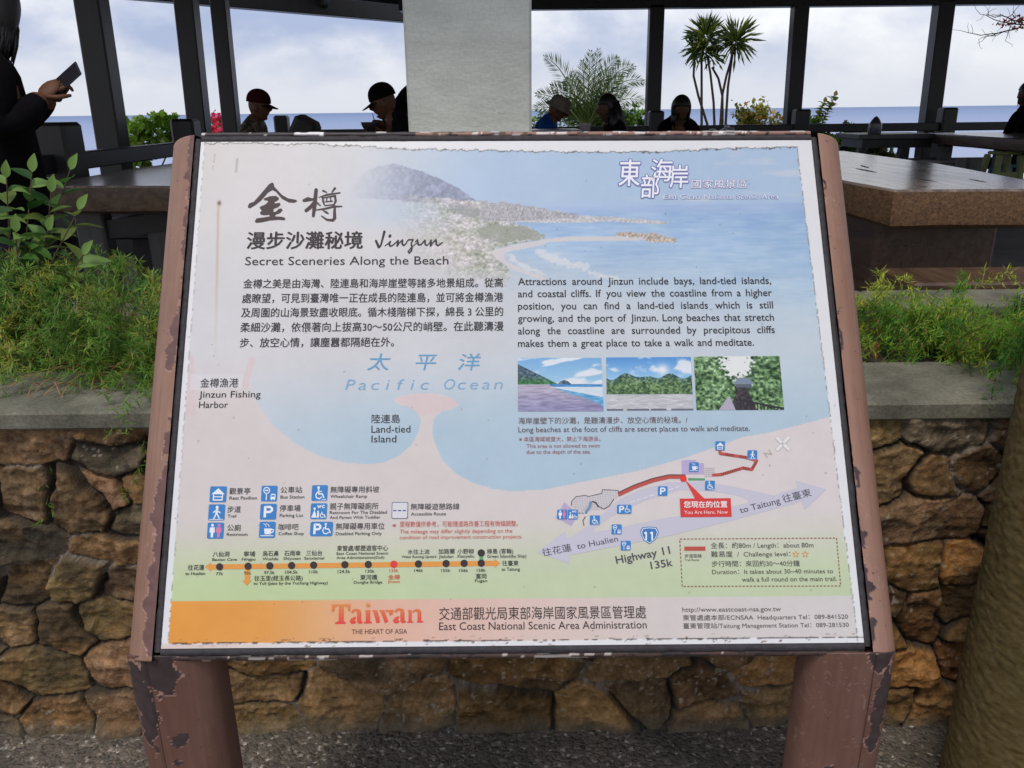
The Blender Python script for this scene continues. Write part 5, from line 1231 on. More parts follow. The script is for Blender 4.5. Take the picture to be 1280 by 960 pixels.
MB().tube([(p[0], 9.6, 1.411), (p[0], 9.6, 1.45), (p[0], 9.6, 1.475), (p[0], 9.6, 1.49)], [.066, .045, .025, .006], 14).build('lid', mat('jar_slate_b', tuple(lin((70, 68, 78))), .25), pj)
# mossy rendered pillar close on the right
def pillar():
    pa = atY(1190, 960, 1.47); pb = atY(1281, 575, 1.47); r_ = .2
    xe = pa[0] + (.3 - pa[2]) * (pb[0] - pa[0]) / (pb[2] - pa[2]); xc = xe + r_ * 1.04
    n_a, n_z = 150, 420; a = np.linspace(0, 2 * math.pi, n_a, endpoint=False); z = np.linspace(-.01, 2.0, n_z); A_, Z_ = np.meshgrid(a, z)
    rr = r_ + (fbm(A_ * 26, Z_ * 120, 91, 3) - .5) * .007 + (fbm(A_ * 1.5, Z_ * 4, 92, 3) - .5) * .005
    c_ = np.zeros(A_.shape + (3,)) + np.array([100, 86, 54.]); m1 = fbm(A_ * 1.6, Z_ * 7, 94, 4); m2 = fbm(A_ * 24, Z_ * 120, 95, 2)
    c_ = over(c_, (84, 78, 46), sstep(.45, .7, m1) * .7); c_ = over(c_, (102, 82, 50), sstep(.55, .75, fbm(A_ * 1.5, Z_ * 7 + 9, 96, 4)) * .5); c_ = c_ + (m2 - .5)[..., None] * 42
    ii = np.arange(n_a * n_z).reshape(n_z, n_a); jj = np.roll(ii, -1, 1)
    f = [list(q) for q in np.stack([ii[:-1], jj[:-1], jj[1:], ii[1:]], -1).reshape(-1, 4)] + [list(ii[-1])]
    o = mk('pillar', np.stack([xc + rr * np.cos(A_), 1.47 + rr * np.sin(A_), Z_], -1).reshape(-1, 3), f, mat('mossy_render', attr=True, rough=.95, spec=.2, bump=(200, .3, .003)), cols=lin(np.clip(c_, 0, 255)).reshape(-1, 3), smooth=True)
    tag(o, 'round pillar with rough olive brown mossy render at the right edge', 'pillar')
pillar()
# ================================================================== PLANTS
leaf_mats = {}
def leafmat(name, rough=.5, trans=.25):
    m = bpy.data.materials.new(name); m.use_nodes = True; t = m.node_tree; b = t.nodes['Principled BSDF']
    a = t.nodes.new('ShaderNodeAttribute'); a.attribute_name = 'Col'; t.links.new(a.outputs[0], b.inputs['Base Color'])
    b.inputs['Roughness'].default_value = rough; b.inputs['Specular IOR Level'].default_value = .35
    tr = t.nodes.new('ShaderNodeBsdfTranslucent'); t.links.new(a.outputs[0], tr.inputs[0])
    mx_ = t.nodes.new('ShaderNodeMixShader'); mx_.inputs[0].default_value = trans
    t.links.new(b.outputs[0], mx_.inputs[1]); t.links.new(tr.outputs[0], mx_.inputs[2])
    t.links.new(mx_.outputs[0], t.nodes['Material Output'].inputs[0]); return m
m_leaf = leafmat('leaf', trans=.4); m_twig = mat('twig', tuple(lin((92, 70, 50))), .8)
def nrm(v): return v / (np.linalg.norm(v, axis=-1, keepdims=True) + 1e-9)
def blades(P, D, L, Wd, U, cols, fold=.0):
    """many pointed blades: root P, direction D, length L, half width Wd, up U"""
    n = len(P); S_ = nrm(np.cross(D, U)); L = np.broadcast_to(L, (n,))[:, None]; Wd = np.broadcast_to(Wd, (n,))[:, None]
    m_ = P + D * L * .45
    up = nrm(np.cross(S_, D)) * Wd * fold
    V = np.stack([P, m_ + S_ * Wd + up, P + D * L, m_ - S_ * Wd + up], 1).reshape(-1, 3)
    f = np.arange(4 * n).reshape(n, 4)
    return V, f, np.repeat(cols, 4, 0)
def fern(name, label, roots_fn, n, seed, fall=1.0, tint=None, hmax=.24):
    rg = np.random.default_rng(seed); PP, DD, LL, CC = [], [], [], []; stems = MB()
    for k in range(n):
        p0, az, Ls = roots_fn(rg)
        d = np.array([math.cos(az), math.sin(az), 0]); hgt = rg.uniform(.06, hmax); front = p0[1] < 2.24 and rg.random() < .6; fl = fall * (2.6 if front else 1.0); hgt = hgt * (.5 if front else 1); nn = int(Ls / .011)
        t = np.linspace(0, 1, nn); side = np.array([-d[1], d[0], 0]); curl = rg.uniform(-.12, .12)
        C_ = p0 + d * (Ls * t)[:, None] + side * (curl * t ** 2)[:, None] + np.array([0, 0, 1]) * (hgt * np.sin(t * 2.2) * 1.2 - fl * .36 * Ls * t ** 2.6)[:, None]
        if k % 2 == 0 or front: stems.tube(C_[::6], np.linspace(.0016, .0008, len(C_[::6])), 4, cap=False)
        T_ = nrm(np.gradient(C_, axis=0)); base = np.array([[86, 126, 42], [124, 150, 54], [164, 168, 72], [68, 108, 44], [104, 142, 48]])[rg.choice(5, p=[.3, .25, .13, .12, .2])].astype(float)
        if tint is not None: base = base * tint
        for j in range(3, nn):
            bl = rg.uniform(.025, .07) * (1 - .55 * t[j]); az2 = rg.uniform(0, 6.28)
            sv = nrm(np.cross(T_[j], np.array([math.cos(az2), math.sin(az2), .4]))); bd = nrm(sv + T_[j] * .6 + np.array([0, 0, .15]))
            m_ = max(3, int(bl / .0085)); s = np.linspace(.1, 1, m_); Q = C_[j] + bd * (bl * s)[:, None] + np.array([0, 0, -1]) * (bl * .35 * s ** 2)[:, None]
            q = np.repeat(Q, 3, 0); nq = len(q)
            r = nrm(rg.normal(size=(nq, 3))); dd = nrm(bd * .55 + r * .9)
            PP.append(q); DD.append(dd); LL.append(rg.uniform(.016, .033, nq)); CC.append(np.clip(base + rg.normal(0, 11, (nq, 1)) + rg.normal(0, 5, (nq, 3)), 8, 200))
    P_, D_, L_, C_ = map(np.concatenate, (PP, DD, LL, CC))
    dead = rg.random(len(P_)) < .045; C_[dead] = (150, 118, 66)
    V, f, c = blades(P_, D_, L_, .0018, np.array([0.1, -.3, 1.0]) + 0 * D_, lin(C_))
    root = empty(name, (P_[:, 0].mean(), P_[:, 1].mean(), .9)); tag(root, label, 'fern', 'ferns spilling over the planter')
    mk('foliage', V, f, m_leaf, root, cols=c); stems.build('stems', mat('fern_stem', tuple(lin((110, 112, 52))), .7), root)
    return root
fern('asparagus_fern', 'feathery green asparagus fern spilling over the coping at the left of the sign', lambda rg: (np.array([rg.uniform(-1.95, -.86), rg.uniform(2.1, 2.66), .91]) if rg.random() < .85 else np.array([rg.uniform(-1.12, -.82), rg.uniform(1.98, 2.1), .95]), rg.normal(-1.4, .8), rg.uniform(.18, .40)), 185, 3, hmax=.30)
fern('asparagus_fern', 'sparser bright green asparagus fern spilling over the coping at the right of the sign', lambda rg: (np.array([rg.uniform(.98, 2.1), rg.uniform(2.08, 2.55), .91]) if rg.random() < .8 else np.array([rg.uniform(1.3, 1.7), rg.uniform(1.98, 2.1), .95]), rg.normal(-1.45, .75), rg.uniform(.18, .42)), 165, 4, hmax=.2, tint=np.array([1.05, 1.1, .95]))
# a few dead runners
dead = MB(); rg = np.random.default_rng(5)
for k in range(16):
    p0 = np.array([rg.uniform(-1.25, -1.02), rg.uniform(1.90, 2.1), .955]); az = rg.normal(-1.5, .8)
    t = np.linspace(0, 1, 6); dead.tube(p0 + np.stack([math.cos(az) * .09 * t, math.sin(az) * .09 * t, .02 * np.sin(t * 3.1)], 1), .0013, 4)
tag(dead.build('dead_stems', mat('dry_stem', tuple(lin((158, 118, 74))), .8)), 'dry tan fern stems lying on the coping left of the sign', 'dead stems', kind='stuff')
fl_ = MB(); rg = np.random.default_rng(15)
for k in range(9):
    c = np.array([rg.uniform(1.02, 1.22), rg.uniform(2.12, 2.5), .93]); R3 = np.linalg.qr(rg.normal(size=(3, 3)))[0]
    fl_.ball(c, (.03, .018, .003), 8, 4, R=R3)
tag(fl_.build('dead_leaves', mat('dry_leaf', tuple(lin((140, 96, 62))), .8)), 'curled brown dead leaves on the soil right of the sign', 'dead leaves', kind='stuff')

def oval_leaf(P, D, U, L, Wd, droop=.25):
    """one curved leaf with a midrib: 5 x 3 vertices"""
    D = D / np.linalg.norm(D); S_ = np.cross(D, U); S_ /= np.linalg.norm(S_); Nn = np.cross(S_, D)
    V = []
    for i, t in enumerate(np.linspace(0, 1, 7)):
        w = Wd * math.sin(math.pi * min(1, t ** .8 * .98 + .01)) if 0 < t < 1 else .001
        c = P + D * L * t - Nn * droop * L * t * t
        V += [c + S_ * w + Nn * w * .35, c, c - S_ * w + Nn * w * .35]
    f = []
    for i in range(6):
        for j in range(2): a = i * 3 + j; f.append((a, a + 1, a + 4, a + 3))
    return V, f
def leafy(name, label, stems, cat='shrub', leafL=(.05, .08), seed=1, parent_name='foliage', pal=((62, 96, 40), (78, 112, 48), (96, 128, 60), (50, 80, 36)), per=.03, group=None, wr=.26):
    rg = np.random.default_rng(seed); fo = MB(); st = MB(); allp = []
    for P in stems:
        P = np.array(P, float); seg = np.linalg.norm(np.diff(P, axis=0), axis=1); cum = np.concatenate([[0], np.cumsum(seg)])
        m_ = max(4, int(cum[-1] / .02)); s = np.linspace(0, cum[-1], m_); C_ = np.stack([np.interp(s, cum, P[:, k]) for k in range(3)], 1)
        st.tube(C_, np.linspace(.004, .0015, m_), 6); allp.append(C_)
        T_ = nrm(np.gradient(C_, axis=0)); x = cum[-1] * .18; az = rg.uniform(0, 6)
        while x < cum[-1]:
            i = min(m_ - 1, int(x / cum[-1] * (m_ - 1))); az += 2.4; a = np.array([math.cos(az), math.sin(az), .35]); d = nrm(a - T_[i] * (a @ T_[i]) * .5 + T_[i] * .4)
            v, f = oval_leaf(C_[i], d, nrm(np.array([.05, -.2, 1.0]) + rg.normal(0, .35, 3)), rg.uniform(*leafL), rg.uniform(*leafL) * wr, rg.uniform(.05, .5))
            c = np.array(pal[rg.integers(len(pal))], float) + rg.normal(0, 8); fo.add(v, f, lin(np.clip(c, 5, 250))); x += per * rg.uniform(.7, 1.3)
        v, f = oval_leaf(C_[-1], T_[-1], np.array([.3, -.6, .6]), leafL[0], leafL[0] * wr, .1); fo.add(v, f, lin(np.array(pal[2]) * 1.1))
    A_ = np.concatenate(allp); root = empty(name, (A_[0][0], A_[0][1], A_[:, 2].min())); tag(root, label, cat, group)
    fo.build('foliage', m_leaf, root, smooth=True); st.build('stem', m_twig, root)
    return root
# broad-leaved shrub at the left edge
rg = np.random.default_rng(11); ST = []
for (pa, pb, Yp) in [((20, 350), (88, 212), 2.35), ((20, 352), (40, 215), 2.3), ((10, 350), (8, 222), 2.4), ((28, 355), (98, 262), 2.25), ((15, 355), (64, 240), 2.3), ((30, 358), (104, 318), 2.2), ((0, 356), (-10, 250), 2.3), ((22, 352), (60, 288), 2.28), ((8, 356), (20, 290), 2.25)]:
    a = atY(*pa, Yp + .05); a[2] = .9; b = atY(*pb, Yp); m_ = (a + b) / 2 + np.array([rg.uniform(-.03, .02), rg.uniform(-.03, .03), .03]); ST.append([a, m_, b])
leafy('broadleaf_shrub', 'small shrub with glossy oval green leaves in front of the left slab table', ST, seed=12, leafL=(.052, .095), per=.024, wr=.25, pal=((66, 106, 42), (86, 126, 54), (120, 152, 78), (48, 82, 38), (104, 122, 60)))

def bush(name, label, cat, cen, rad, n, seed, pal, leafL=(.06, .11), wr=.3, stems=7, group=None, flowers=None, zlow=-.6):
    """leaf clumps spread through an uneven crown on forked stems"""
    rg = np.random.default_rng(seed); cen = np.array(cen, float); rad = np.array(rad, float)
    k = max(6, n // 55); cl = nrm(rg.normal(size=(k, 3))) * rg.uniform(.35, 1.0, (k, 1)) ** .6; cl = cl[cl[:, 2] > zlow]; k = len(cl)
    which = rg.integers(0, k, n); r_ = rg.normal(size=(n, 3)) * .17
    Q = cen + (cl[which] + r_) * rad
    D = nrm(rg.normal(size=(n, 3)) + (cl[which] * .6) + np.array([0, 0, -.1])); L = rg.uniform(*leafL, n)
    shade = rg.uniform(.75, 1.2, k)[which][:, None]
    c = np.array(pal, float)[rg.integers(0, len(pal), n)] * shade + rg.normal(0, 7, (n, 1))
    V, f, cc = blades(Q, D, L, L * wr, nrm(rg.normal(size=(n, 3)) + np.array([0, 0, 1.2])), lin(np.clip(c, 4, 250)), .25)
    root = empty(name, (cen[0], cen[1], cen[2] - rad[2] * 1.6)); tag(root, label, cat, group)
    mk('foliage', V, f, m_leaf, root, cols=cc)
    st = MB(); b0 = cen + np.array([0, 0, -rad[2] * 1.6])
    for j in range(min(stems, k)):
        e = cen + cl[j] * rad * .95; m_ = (b0 + e) / 2 + rg.normal(0, .08, 3) * rad
        st.tube([b0 + rg.normal(0, .02, 3), m_, e], [.02 * rad[2] + .006, .014 * rad[2] + .004, .004], 6)
    st.build('stem', m_twig, root)
    if flowers:
        nf, fp, fl, fw = flowers; wi = rg.integers(0, k, nf); Q = cen + (cl[wi] + rg.normal(size=(nf, 3)) * .2) * rad * 1.04
        V, f, cc = blades(Q, nrm(rg.normal(size=(nf, 3)) + np.array([0, -.4, .3])), fl, fl * fw, nrm(rg.normal(size=(nf, 3))), lin(np.clip(np.array(fp, float)[rg.integers(0, len(fp), nf)] + rg.normal(0, 10, (nf, 1)), 0, 250)), .3)
        mk('flowers', V, f, m_leaf, root, cols=cc)['kind'] = 'stuff'
    return root
YG = ((128, 168, 52), (156, 188, 76), (104, 146, 46), (180, 202, 104)); DG = ((80, 114, 42), (100, 136, 52), (124, 158, 64), (66, 98, 38))
c = atY(186, 176, 9.5); bush('garden_bush', 'yellow green bush outside the railing at left, behind the first dark post', 'bush', c + np.array([0, 0, -.05]), (.38, .35, .30), 800, 31, YG, (.06, .11), .42)
c = atY(205, 158, 9.6); bush('garden_bush', 'taller yellow green bush tip against the railing post left of the sign', 'bush', c, (.17, .22, .16), 260, 32, YG, (.05, .085), .42)
c = atY(272, 165, 13.0); bush('bougainvillea', 'bright pink bougainvillea between two dark posts at left', 'flowering bush', c + np.array([.0, 0, -.12]), (.26, .25, .27), 500, 33, DG, (.05, .09), .4, flowers=(900, ((232, 52, 96), (240, 80, 122), (214, 38, 84)), .075, .5))
c = atY(700, 150, 15.5); bush('garden_bush', 'mixed green bush under the palm behind the man in the hat', 'bush', c + np.array([.25, 0, -.18]), (.85, .4, .46), 1500, 34, DG + YG[:2], (.07, .13), .25)
c = atY(795, 155, 15.5); bush('garden_bush', 'mixed green bush under the palm right of the long haired woman', 'bush', c + np.array([-.1, 0, -.12]), (.45, .4, .36), 1000, 35, DG + YG[:1], (.08, .16), .22)
c = atY(953, 148, 13.6); bush('flowering_shrub', 'yellow and orange flowered shrub left of the fifth dark post', 'flowering bush', c + np.array([0, 0, -.1]), (.40, .30, .38), 1150, 36, ((150, 150, 62), (120, 132, 50), (176, 172, 88)), (.05, .09), .42, flowers=(60, ((236, 160, 60), (240, 176, 84)), .09, .5))
c = atY(1014, 158, 13.4); bush('flowering_shrub', 'green shrub with small pale blossoms right of the fifth dark post', 'flowering bush', c + np.array([0, 0, -.1]), (.27, .25, .2), 750, 37, DG, (.05, .09), .4)
for i, (pa, pb) in enumerate((((1005, 160), (1043, 120)), ((1000, 160), (1030, 128)))):
    a = atY(*pa, 13.4); b = atY(*pb, 13.4); a[2] -= .3
    leafy('arching_shrub', ['upper arching leafy branch pointing right above the pale blossoms', 'lower arching leafy branch beside the fifth dark post'][i], [[a, (a + b) / 2 + np.array([.06, 0, -.05]), b]], leafL=(.09, .13), seed=40 + i, per=.016, wr=.42, pal=((120, 138, 64), (88, 110, 52), (146, 128, 74), (150, 160, 90)), group='arching branches')
c = atY(1062, 178, 12.7); bush('garden_bush', 'glossy green bush under the railing right of the sign', 'bush', c + np.array([-.02, 0, -.1]), (.36, .3, .30), 1300, 38, ((84, 120, 40), (116, 150, 58), (140, 170, 84), (70, 100, 36)), (.07, .12), .38)
c = atY(1098, 183, 12.8); bush('garden_bush', 'darker green bush with reddish tips seen between the slim table legs', 'bush', c + np.array([0, 0, -.08]), (.26, .28, .22), 900, 39, ((60, 88, 36), (84, 110, 46), (126, 96, 54)), (.06, .1), .36)
# bare twigs and reddish leaves hanging in from the upper right
tw = MB(); rg = np.random.default_rng(44)
def twig(p, d, L, r, dep):
    P = [p]; 
    for k in range(5): d = nrm(d + rg.normal(0, .22, 3) * np.array([1, .4, 1])); P.append(P[-1] + d * L / 5)
    tw.tube(P, np.linspace(r, r * .5, 6), 5)
    if dep > 0:
        for k in (2, 3, 5): twig(P[k], nrm(d + rg.normal(0, .6, 3) * np.array([1, .5, 1])), L * .55, r * .55, dep - 1)
root = empty('bare_tree', (8.6, 12.9, .0)); tag(root, 'bare thin twigs hanging in under the roof at the top right corner', 'tree')
tw.tube([(8.9, 12.9, -1.0), (8.85, 12.9, 1.4), (8.7, 12.9, 2.7), (8.3, 12.9, 2.98)], [.07, .06, .05, .02], 8)
for q in ((1290, 30), (1282, 25), (1276, 34)): twig(atY(*q, 12.9), np.array([-1, 0, -.12]), .55, .012, 2)
tw.build('trunk', mat('bark_grey', tuple(lin((78, 68, 62))), .85), root)
Q = atY(1274, 27, 12.95) + rg.normal(size=(110, 3)) * np.array([.14, .1, .05]); V, f, cc = blades(Q, nrm(rg.normal(size=(110, 3))), .06, .02, nrm(rg.normal(size=(110, 3))), lin(np.clip(np.array([128, 62, 58]) + rg.normal(0, 12, (110, 1)), 0, 250)), .2)
mk('crown', V, f, m_leaf, root, cols=cc)

# feather palm
def palm():
    rg = np.random.default_rng(52); Yp = 15.0; base = atY(733, 157, Yp); base[2] -= .1; sc = Yp / 1000.0
    PP, DD, LL, CC, UU = [], [], [], [], []; ra = MB()
    tips = [((716, 92), 1.0), ((738, 66), 1.05), ((748, 64), 1.0), ((682, 72), 1.25), ((708, 100), 1.2), ((672, 118), 1.2), ((690, 108), 1.2), ((772, 74), 1.3), ((792, 84), 1.35), ((806, 104), 1.4), ((805, 128), 1.35), ((782, 112), 1.2), ((668, 135), 1.2), ((760, 88), 1.1), ((728, 78), 1.05), ((800, 150), 1.2), ((755, 120), 1.1), ((700, 130), 1.1), ((776, 96), 1.2)]
    for (tp, bow) in tips:
        tip = atY(*tp, Yp + rg.uniform(-.5, .5)); v = tip - base; L = np.linalg.norm(v); n_ = 34; t = np.linspace(0, 1, n_)
        lift = np.array([0, 0, 1.0]) * (bow - .95) * L * .55
        C_ = base + v * t[:, None] + lift * (4 * t * (1 - t))[:, None] * np.array([1, 1, 1])
        ra.tube(C_, np.linspace(.018, .004, n_), 5); T_ = nrm(np.gradient(C_, axis=0))
        side = nrm(np.cross(T_, np.array([.15, -1.0, .3]))); out_ = nrm(np.cross(T_, side))
        for s_ in (-1, 1):
            for j in range(5, n_):
                for q in range(1 + (j % 3 == 0)):
                    PP.append(C_[j] + T_[j] * q * L / n_ * .5); d = nrm(side[j] * s_ + T_[j] * (.75 + .5 * t[j]) + out_[j] * rg.uniform(-.3, .3) + np.array([0, 0, -.12])); DD.append(d)
                    LL.append((.26 * math.sin(math.pi * min(1, .18 + .8 * t[j])) + .05) * rg.uniform(.85, 1.1)); UU.append(nrm(rg.normal(size=3) * .5 + np.array([0, -1, .6])))
                    CC.append(np.array([72, 98, 54.]) + rg.normal(0, 14) + (np.array([30, 24, -14]) if rg.random() < .25 else 0))
    V, f, cc = blades(np.array(PP), np.array(DD), np.array(LL), .0075, np.array(UU), lin(np.clip(CC, 5, 250)), .3)
    root = empty('feather_palm', (base[0], base[1], base[2] - 2)); tag(root, 'feathery palm with arching fronds beyond the railing right of the column', 'palm tree')
    mk('crown', V, f, m_leaf, root, cols=cc); ra.build('fronds', mat('palm_rib', tuple(lin((112, 122, 66))), .6), root)
    MB().tube([base + np.array([0, 0, -2.2]), base + np.array([0, 0, -.3]), base + np.array([0, 0, .12])], [.14, .15, .09], 12).build('trunk', mat('palm_trunk', tuple(lin((104, 92, 62))), .9, noise=(20, .4)), root)
palm()
def dracaena(label, trunks, heads, seed):
    rg = np.random.default_rng(seed); Yp = 14.0; tr = MB(); b0 = None
    for P in trunks:
        Q = [atY(x, y, Yp) for x, y in P]; low = Q[0] + np.array([0, 0, -2.0]); Q = [low] + Q; b0 = low if b0 is None else b0
        tr.tube(np.array(Q), np.linspace(.024, .017, len(Q)), 8)
    root = empty('dracaena', tuple(b0)); tag(root, label, 'tree', 'dracaena trees'); tr.build('trunk', mat('dracaena_bark', tuple(lin((70, 60, 54))), .85, noise=(30, .4)), root)
    PP, DD, LL, CC, UU = [], [], [], [], []
    for (hx, hy, rpx, n_) in heads:
        c = atY(hx, hy, Yp); R_h = rpx * Yp / 1000
        for k in range(n_):
            d = nrm(rg.normal(size=3) + np.array([0, 0, .45])); d = nrm(d * np.array([1, .8, 1])); L = R_h * rg.uniform(.75, 1.1)
            p = c + d * .03; a = nrm(d + np.array([0, 0, .12])); b = nrm(d + np.array([0, 0, -.35 * rg.random()]))
            PP += [p, p + a * L * .45]; DD += [a, b]; LL += [L * .75, L * .62]; u = nrm(rg.normal(size=3)); UU += [u, u]
            col = np.array([72, 92, 40.]) + rg.normal(0, 12) + (np.array([50, 40, 6]) if rg.random() < .22 else 0); CC += [col, col * .95]
    V, f, cc = blades(np.array(PP), np.array(DD), np.array(LL), .018, np.array(UU), lin(np.clip(CC, 5, 250)), .25)
    mk('crown', V, f, m_leaf, root, cols=cc)
dracaena('slim dracaena with dense layered spiky heads, left of the pair', [[(877, 155), (877, 110), (877, 78), (881, 45)], [(893, 155), (892, 128), (888, 92), (884, 70)], [(884, 155), (873, 120), (867, 95), (868, 72)]], [(882, 46, 24, 120), (879, 64, 21, 80), (868, 62, 17, 50), (892, 72, 16, 30)], 61)
dracaena('slim dracaena with one spiky head on forked stems, right of the pair', [[(903, 155), (903, 118), (908, 95), (913, 78), (916, 62)], [(907, 155), (910, 108), (914, 80), (917, 58)], [(903, 120), (898, 98), (890, 84)]], [(920, 52, 28, 130), (919, 54, 13, 50)], 62)
# ================================================================== PEOPLE
m_skin = mat('skin', tuple(lin((98, 65, 47))), .6, spec=.25, noise=(30, .08))
def cloth(name, rgb): return mat(name, tuple(lin(rgb)), .95, spec=.08, noise=(16, .25, 6), bump=(11, .8, .02, (1, 1, .5)))
m_hair = mat('hair', (.012, .009, .008), .45, bump=(120, .5, .003))
FLOOR = .52
def head_warp(V):
    V = V.copy(); x, y, z = V[:, 0].copy(), V[:, 1].copy(), V[:, 2].copy()   # y = face forward
    jaw = np.clip(-z, 0, 1); V[:, 0] *= 1 - .32 * jaw ** 1.4; V[:, 1] *= 1 - .12 * jaw
    front = np.clip(y, 0, 1) ** 2
    nose = np.exp(-((x / .16) ** 2 + ((z + .10) / .20) ** 2)) * front; V[:, 1] += .30 * nose
    chin = np.exp(-((x / .3) ** 2 + ((z + .88) / .18) ** 2)) * (y > -.1); V[:, 1] += .30 * chin
    eye = (np.exp(-(((x - .36) / .16) ** 2 + ((z - .08) / .13) ** 2)) + np.exp(-(((x + .36) / .16) ** 2 + ((z - .08) / .13) ** 2))) * front; V[:, 1] -= .10 * eye
    lips = np.exp(-((x / .28) ** 2 + ((z + .48) / .09) ** 2)) * front; V[:, 1] += .09 * lips
    back = np.clip(-y, 0, 1); V[:, 1] -= .10 * back * np.clip(z + .3, 0, 1)
    return V
def basis(fwd, up=(0, 0, 1)):
    f = np.array(fwd, float); f /= np.linalg.norm(f); r = np.cross(f, up); r /= np.linalg.norm(r); u = np.cross(r, f); return np.array([r, f, u])
def hand(mb, wrist, dirv, palm_n, size=.18, curl=.7, m=0, thumb=1, spread=.12):
    """palm and five separate tapered fingers; palm_n = normal on the palm side, thumb = side of the thumb"""
    d = np.array(dirv, float); d /= np.linalg.norm(d); n = np.array(palm_n, float); n -= d * (n @ d); n /= np.linalg.norm(n); s = np.cross(d, n) * thumb
    w = np.array(wrist, float); pl = size * .52
    mb.ball(w + d * pl * .55, (size * .23, pl * .62, size * .085), 12, 8, m, R=np.array([s, d, n]))
    for k, (off, ln) in enumerate(((.17, .40), (.06, .45), (-.05, .42), (-.16, .33))):
        p = w + d * pl * .92 + s * size * off; q = nrm(d + s * spread * (1.2 - k * .8) * .4); P = [p - q * .02]; a = 0
        for seg, fr in ((0, .45), (1, .32), (2, .23)):
            a += curl * (.55 if seg == 0 else .8); v = q * math.cos(a) + n * math.sin(a); P.append(P[-1] + v * (ln * size * fr + (.02 if seg == 0 else 0)))
        mb.tube(P, [size * .052, size * .050, size * .044, size * .034], 8, m)
    p = w + d * pl * .25 + s * size * .2; v1 = nrm(s * .8 + d * .75 + n * .25); v2 = nrm(d * .9 + s * .25 + n * .45)
    mb.tube([p - v1 * .015, p + v1 * size * .2, p + v1 * size * .2 + v2 * size * .2, p + v1 * size * .2 + v2 * size * .3], [size * .062, size * .06, size * .048, size * .034], 8, m)
def body_mesh(J, E, root_j):
    """grow one continuous skin over the skeleton J {name: (pos, radius)}"""
    names = list(J); me = bpy.data.meshes.new('b'); me.from_pydata([tuple(J[n][0]) for n in names], [(names.index(a), names.index(b)) for a, b in E], [])
    o = bpy.data.objects.new('b', me); COL.objects.link(o)
    sk = o.modifiers.new('skin', 'SKIN'); sk.use_smooth_shade = True
    for n, v in zip(names, me.skin_vertices[0].data):
        r = J[n][1]; v.radius = (r, r) if np.isscalar(r) else r
        v.use_root = (n == root_j)
    sb = o.modifiers.new('sub', 'SUBSURF'); sb.levels = 2; sb.render_levels = 2
    bpy.context.view_layer.update(); ev = o.evaluated_get(bpy.context.evaluated_depsgraph_get()); m2 = bpy.data.meshes.new_from_object(ev)
    v = np.zeros(len(m2.vertices) * 3); m2.vertices.foreach_get('co', v); f = [list(p.vertices) for p in m2.polygons]
    bpy.data.objects.remove(o); bpy.data.meshes.remove(me); bpy.data.meshes.remove(m2)
    return v.reshape(-1, 3), f
def person(label, J, E, clothes, head_c, head_f, head_up=(0, 0, 1), head_r=(.076, .094, .118), skin_j=(), hands=(), cat='person', trousers=None, low=(), group=None, head_sc=1.0):
    V, F = body_mesh(J, E, 'pelvis'); mb = MB(); mb.add(V, F)
    names = list(J); PJ = np.array([J[n][0] for n in names])
    cl = np.array([0 if n in skin_j else (2 if n in low else 1) for n in names])
    cen = np.array([V[f].mean(0) for f in F]); di = np.argmin(((cen[:, None] - PJ[None]) ** 2).sum(-1), 1); mb.m = cl[di].tolist()
    R3 = basis(head_f, head_up); hr = np.array(head_r) * head_sc
    mb.ball(head_c, hr, 28, 20, 0, R=R3, fn=head_warp)
    for s in (-1, 1): mb.ball(np.array(head_c) + R3[0] * s * hr[0] * .98 - R3[1] * .005 - R3[2] * .012, (.012, .024, .034), 8, 6, 0, R=R3)
    for s in (-1, 1): mb.ball(np.array(head_c) + R3[0] * s * hr[0] * .36 + R3[1] * hr[1] * .83 + R3[2] * hr[2] * .08, (.014, .008, .009), 8, 6, 3, R=R3)
    for h in hands: hand(mb, **h)
    root = empty('person', (J['pelvis'][0][0], J['pelvis'][0][1], FLOOR)); tag(root, label, cat, group)
    mb.build('body', [m_skin, clothes, trousers or clothes, m_hair], root, smooth=True)
    return root, R3, hr
def hair_cap(root, head_c, R3, hr, long=0.0, bob=False, extra=(), full=False):
    def fn(V):
        V = V.copy(); z = V[:, 2].copy(); y = V[:, 1].copy()
        lowr = np.clip(-z, 0, 1)
        V[:, 1] -= .10
        if not full: V[:, 1] = np.where(y > .3, V[:, 1] * np.where(z < (.1 if bob else .25), .35, 1.0), V[:, 1])
        V[:, 2] *= np.where(z < 0, .75 + (.6 if bob else 0), 1.0)
        V[:, 0] *= (1.22 if bob else 1.0) * (1 + (.10 if bob else .05) * lowr)
        return V * 1.0
    mb = MB(); mb.ball(np.array(head_c) + R3[2] * .012, hr * np.array([1.14, 1.16, 1.12]), 26, 18, 0, R=R3, fn=fn)
    for (pts, rad) in extra: mb.tube(np.array(pts), rad, 12)
    rg = np.random.default_rng(int(abs(head_c[0]) * 1000))
    for k in range(46):                 # loose locks along the lower edge
        a = rg.uniform(.15, 2 * math.pi - .15) + math.pi / 2; d = R3[0] * math.cos(a) * hr[0] * 1.12 + R3[1] * (math.sin(a) * hr[1] * 1.1 - .01)
        if (d @ R3[1]) > hr[1] * (1.2 if full else .55): continue
        p = np.array(head_c) + d - R3[2] * hr[2] * .3; L = (.13 if bob else .06) + rg.uniform(0, .03)
        mb.tube([p, p - R3[2] * L * .5 + d * .06, p - R3[2] * L - d * rg.uniform(-.1, .25)], [.012, .010, .002], 5)
    return mb.build('hair', m_hair, root, smooth=True)
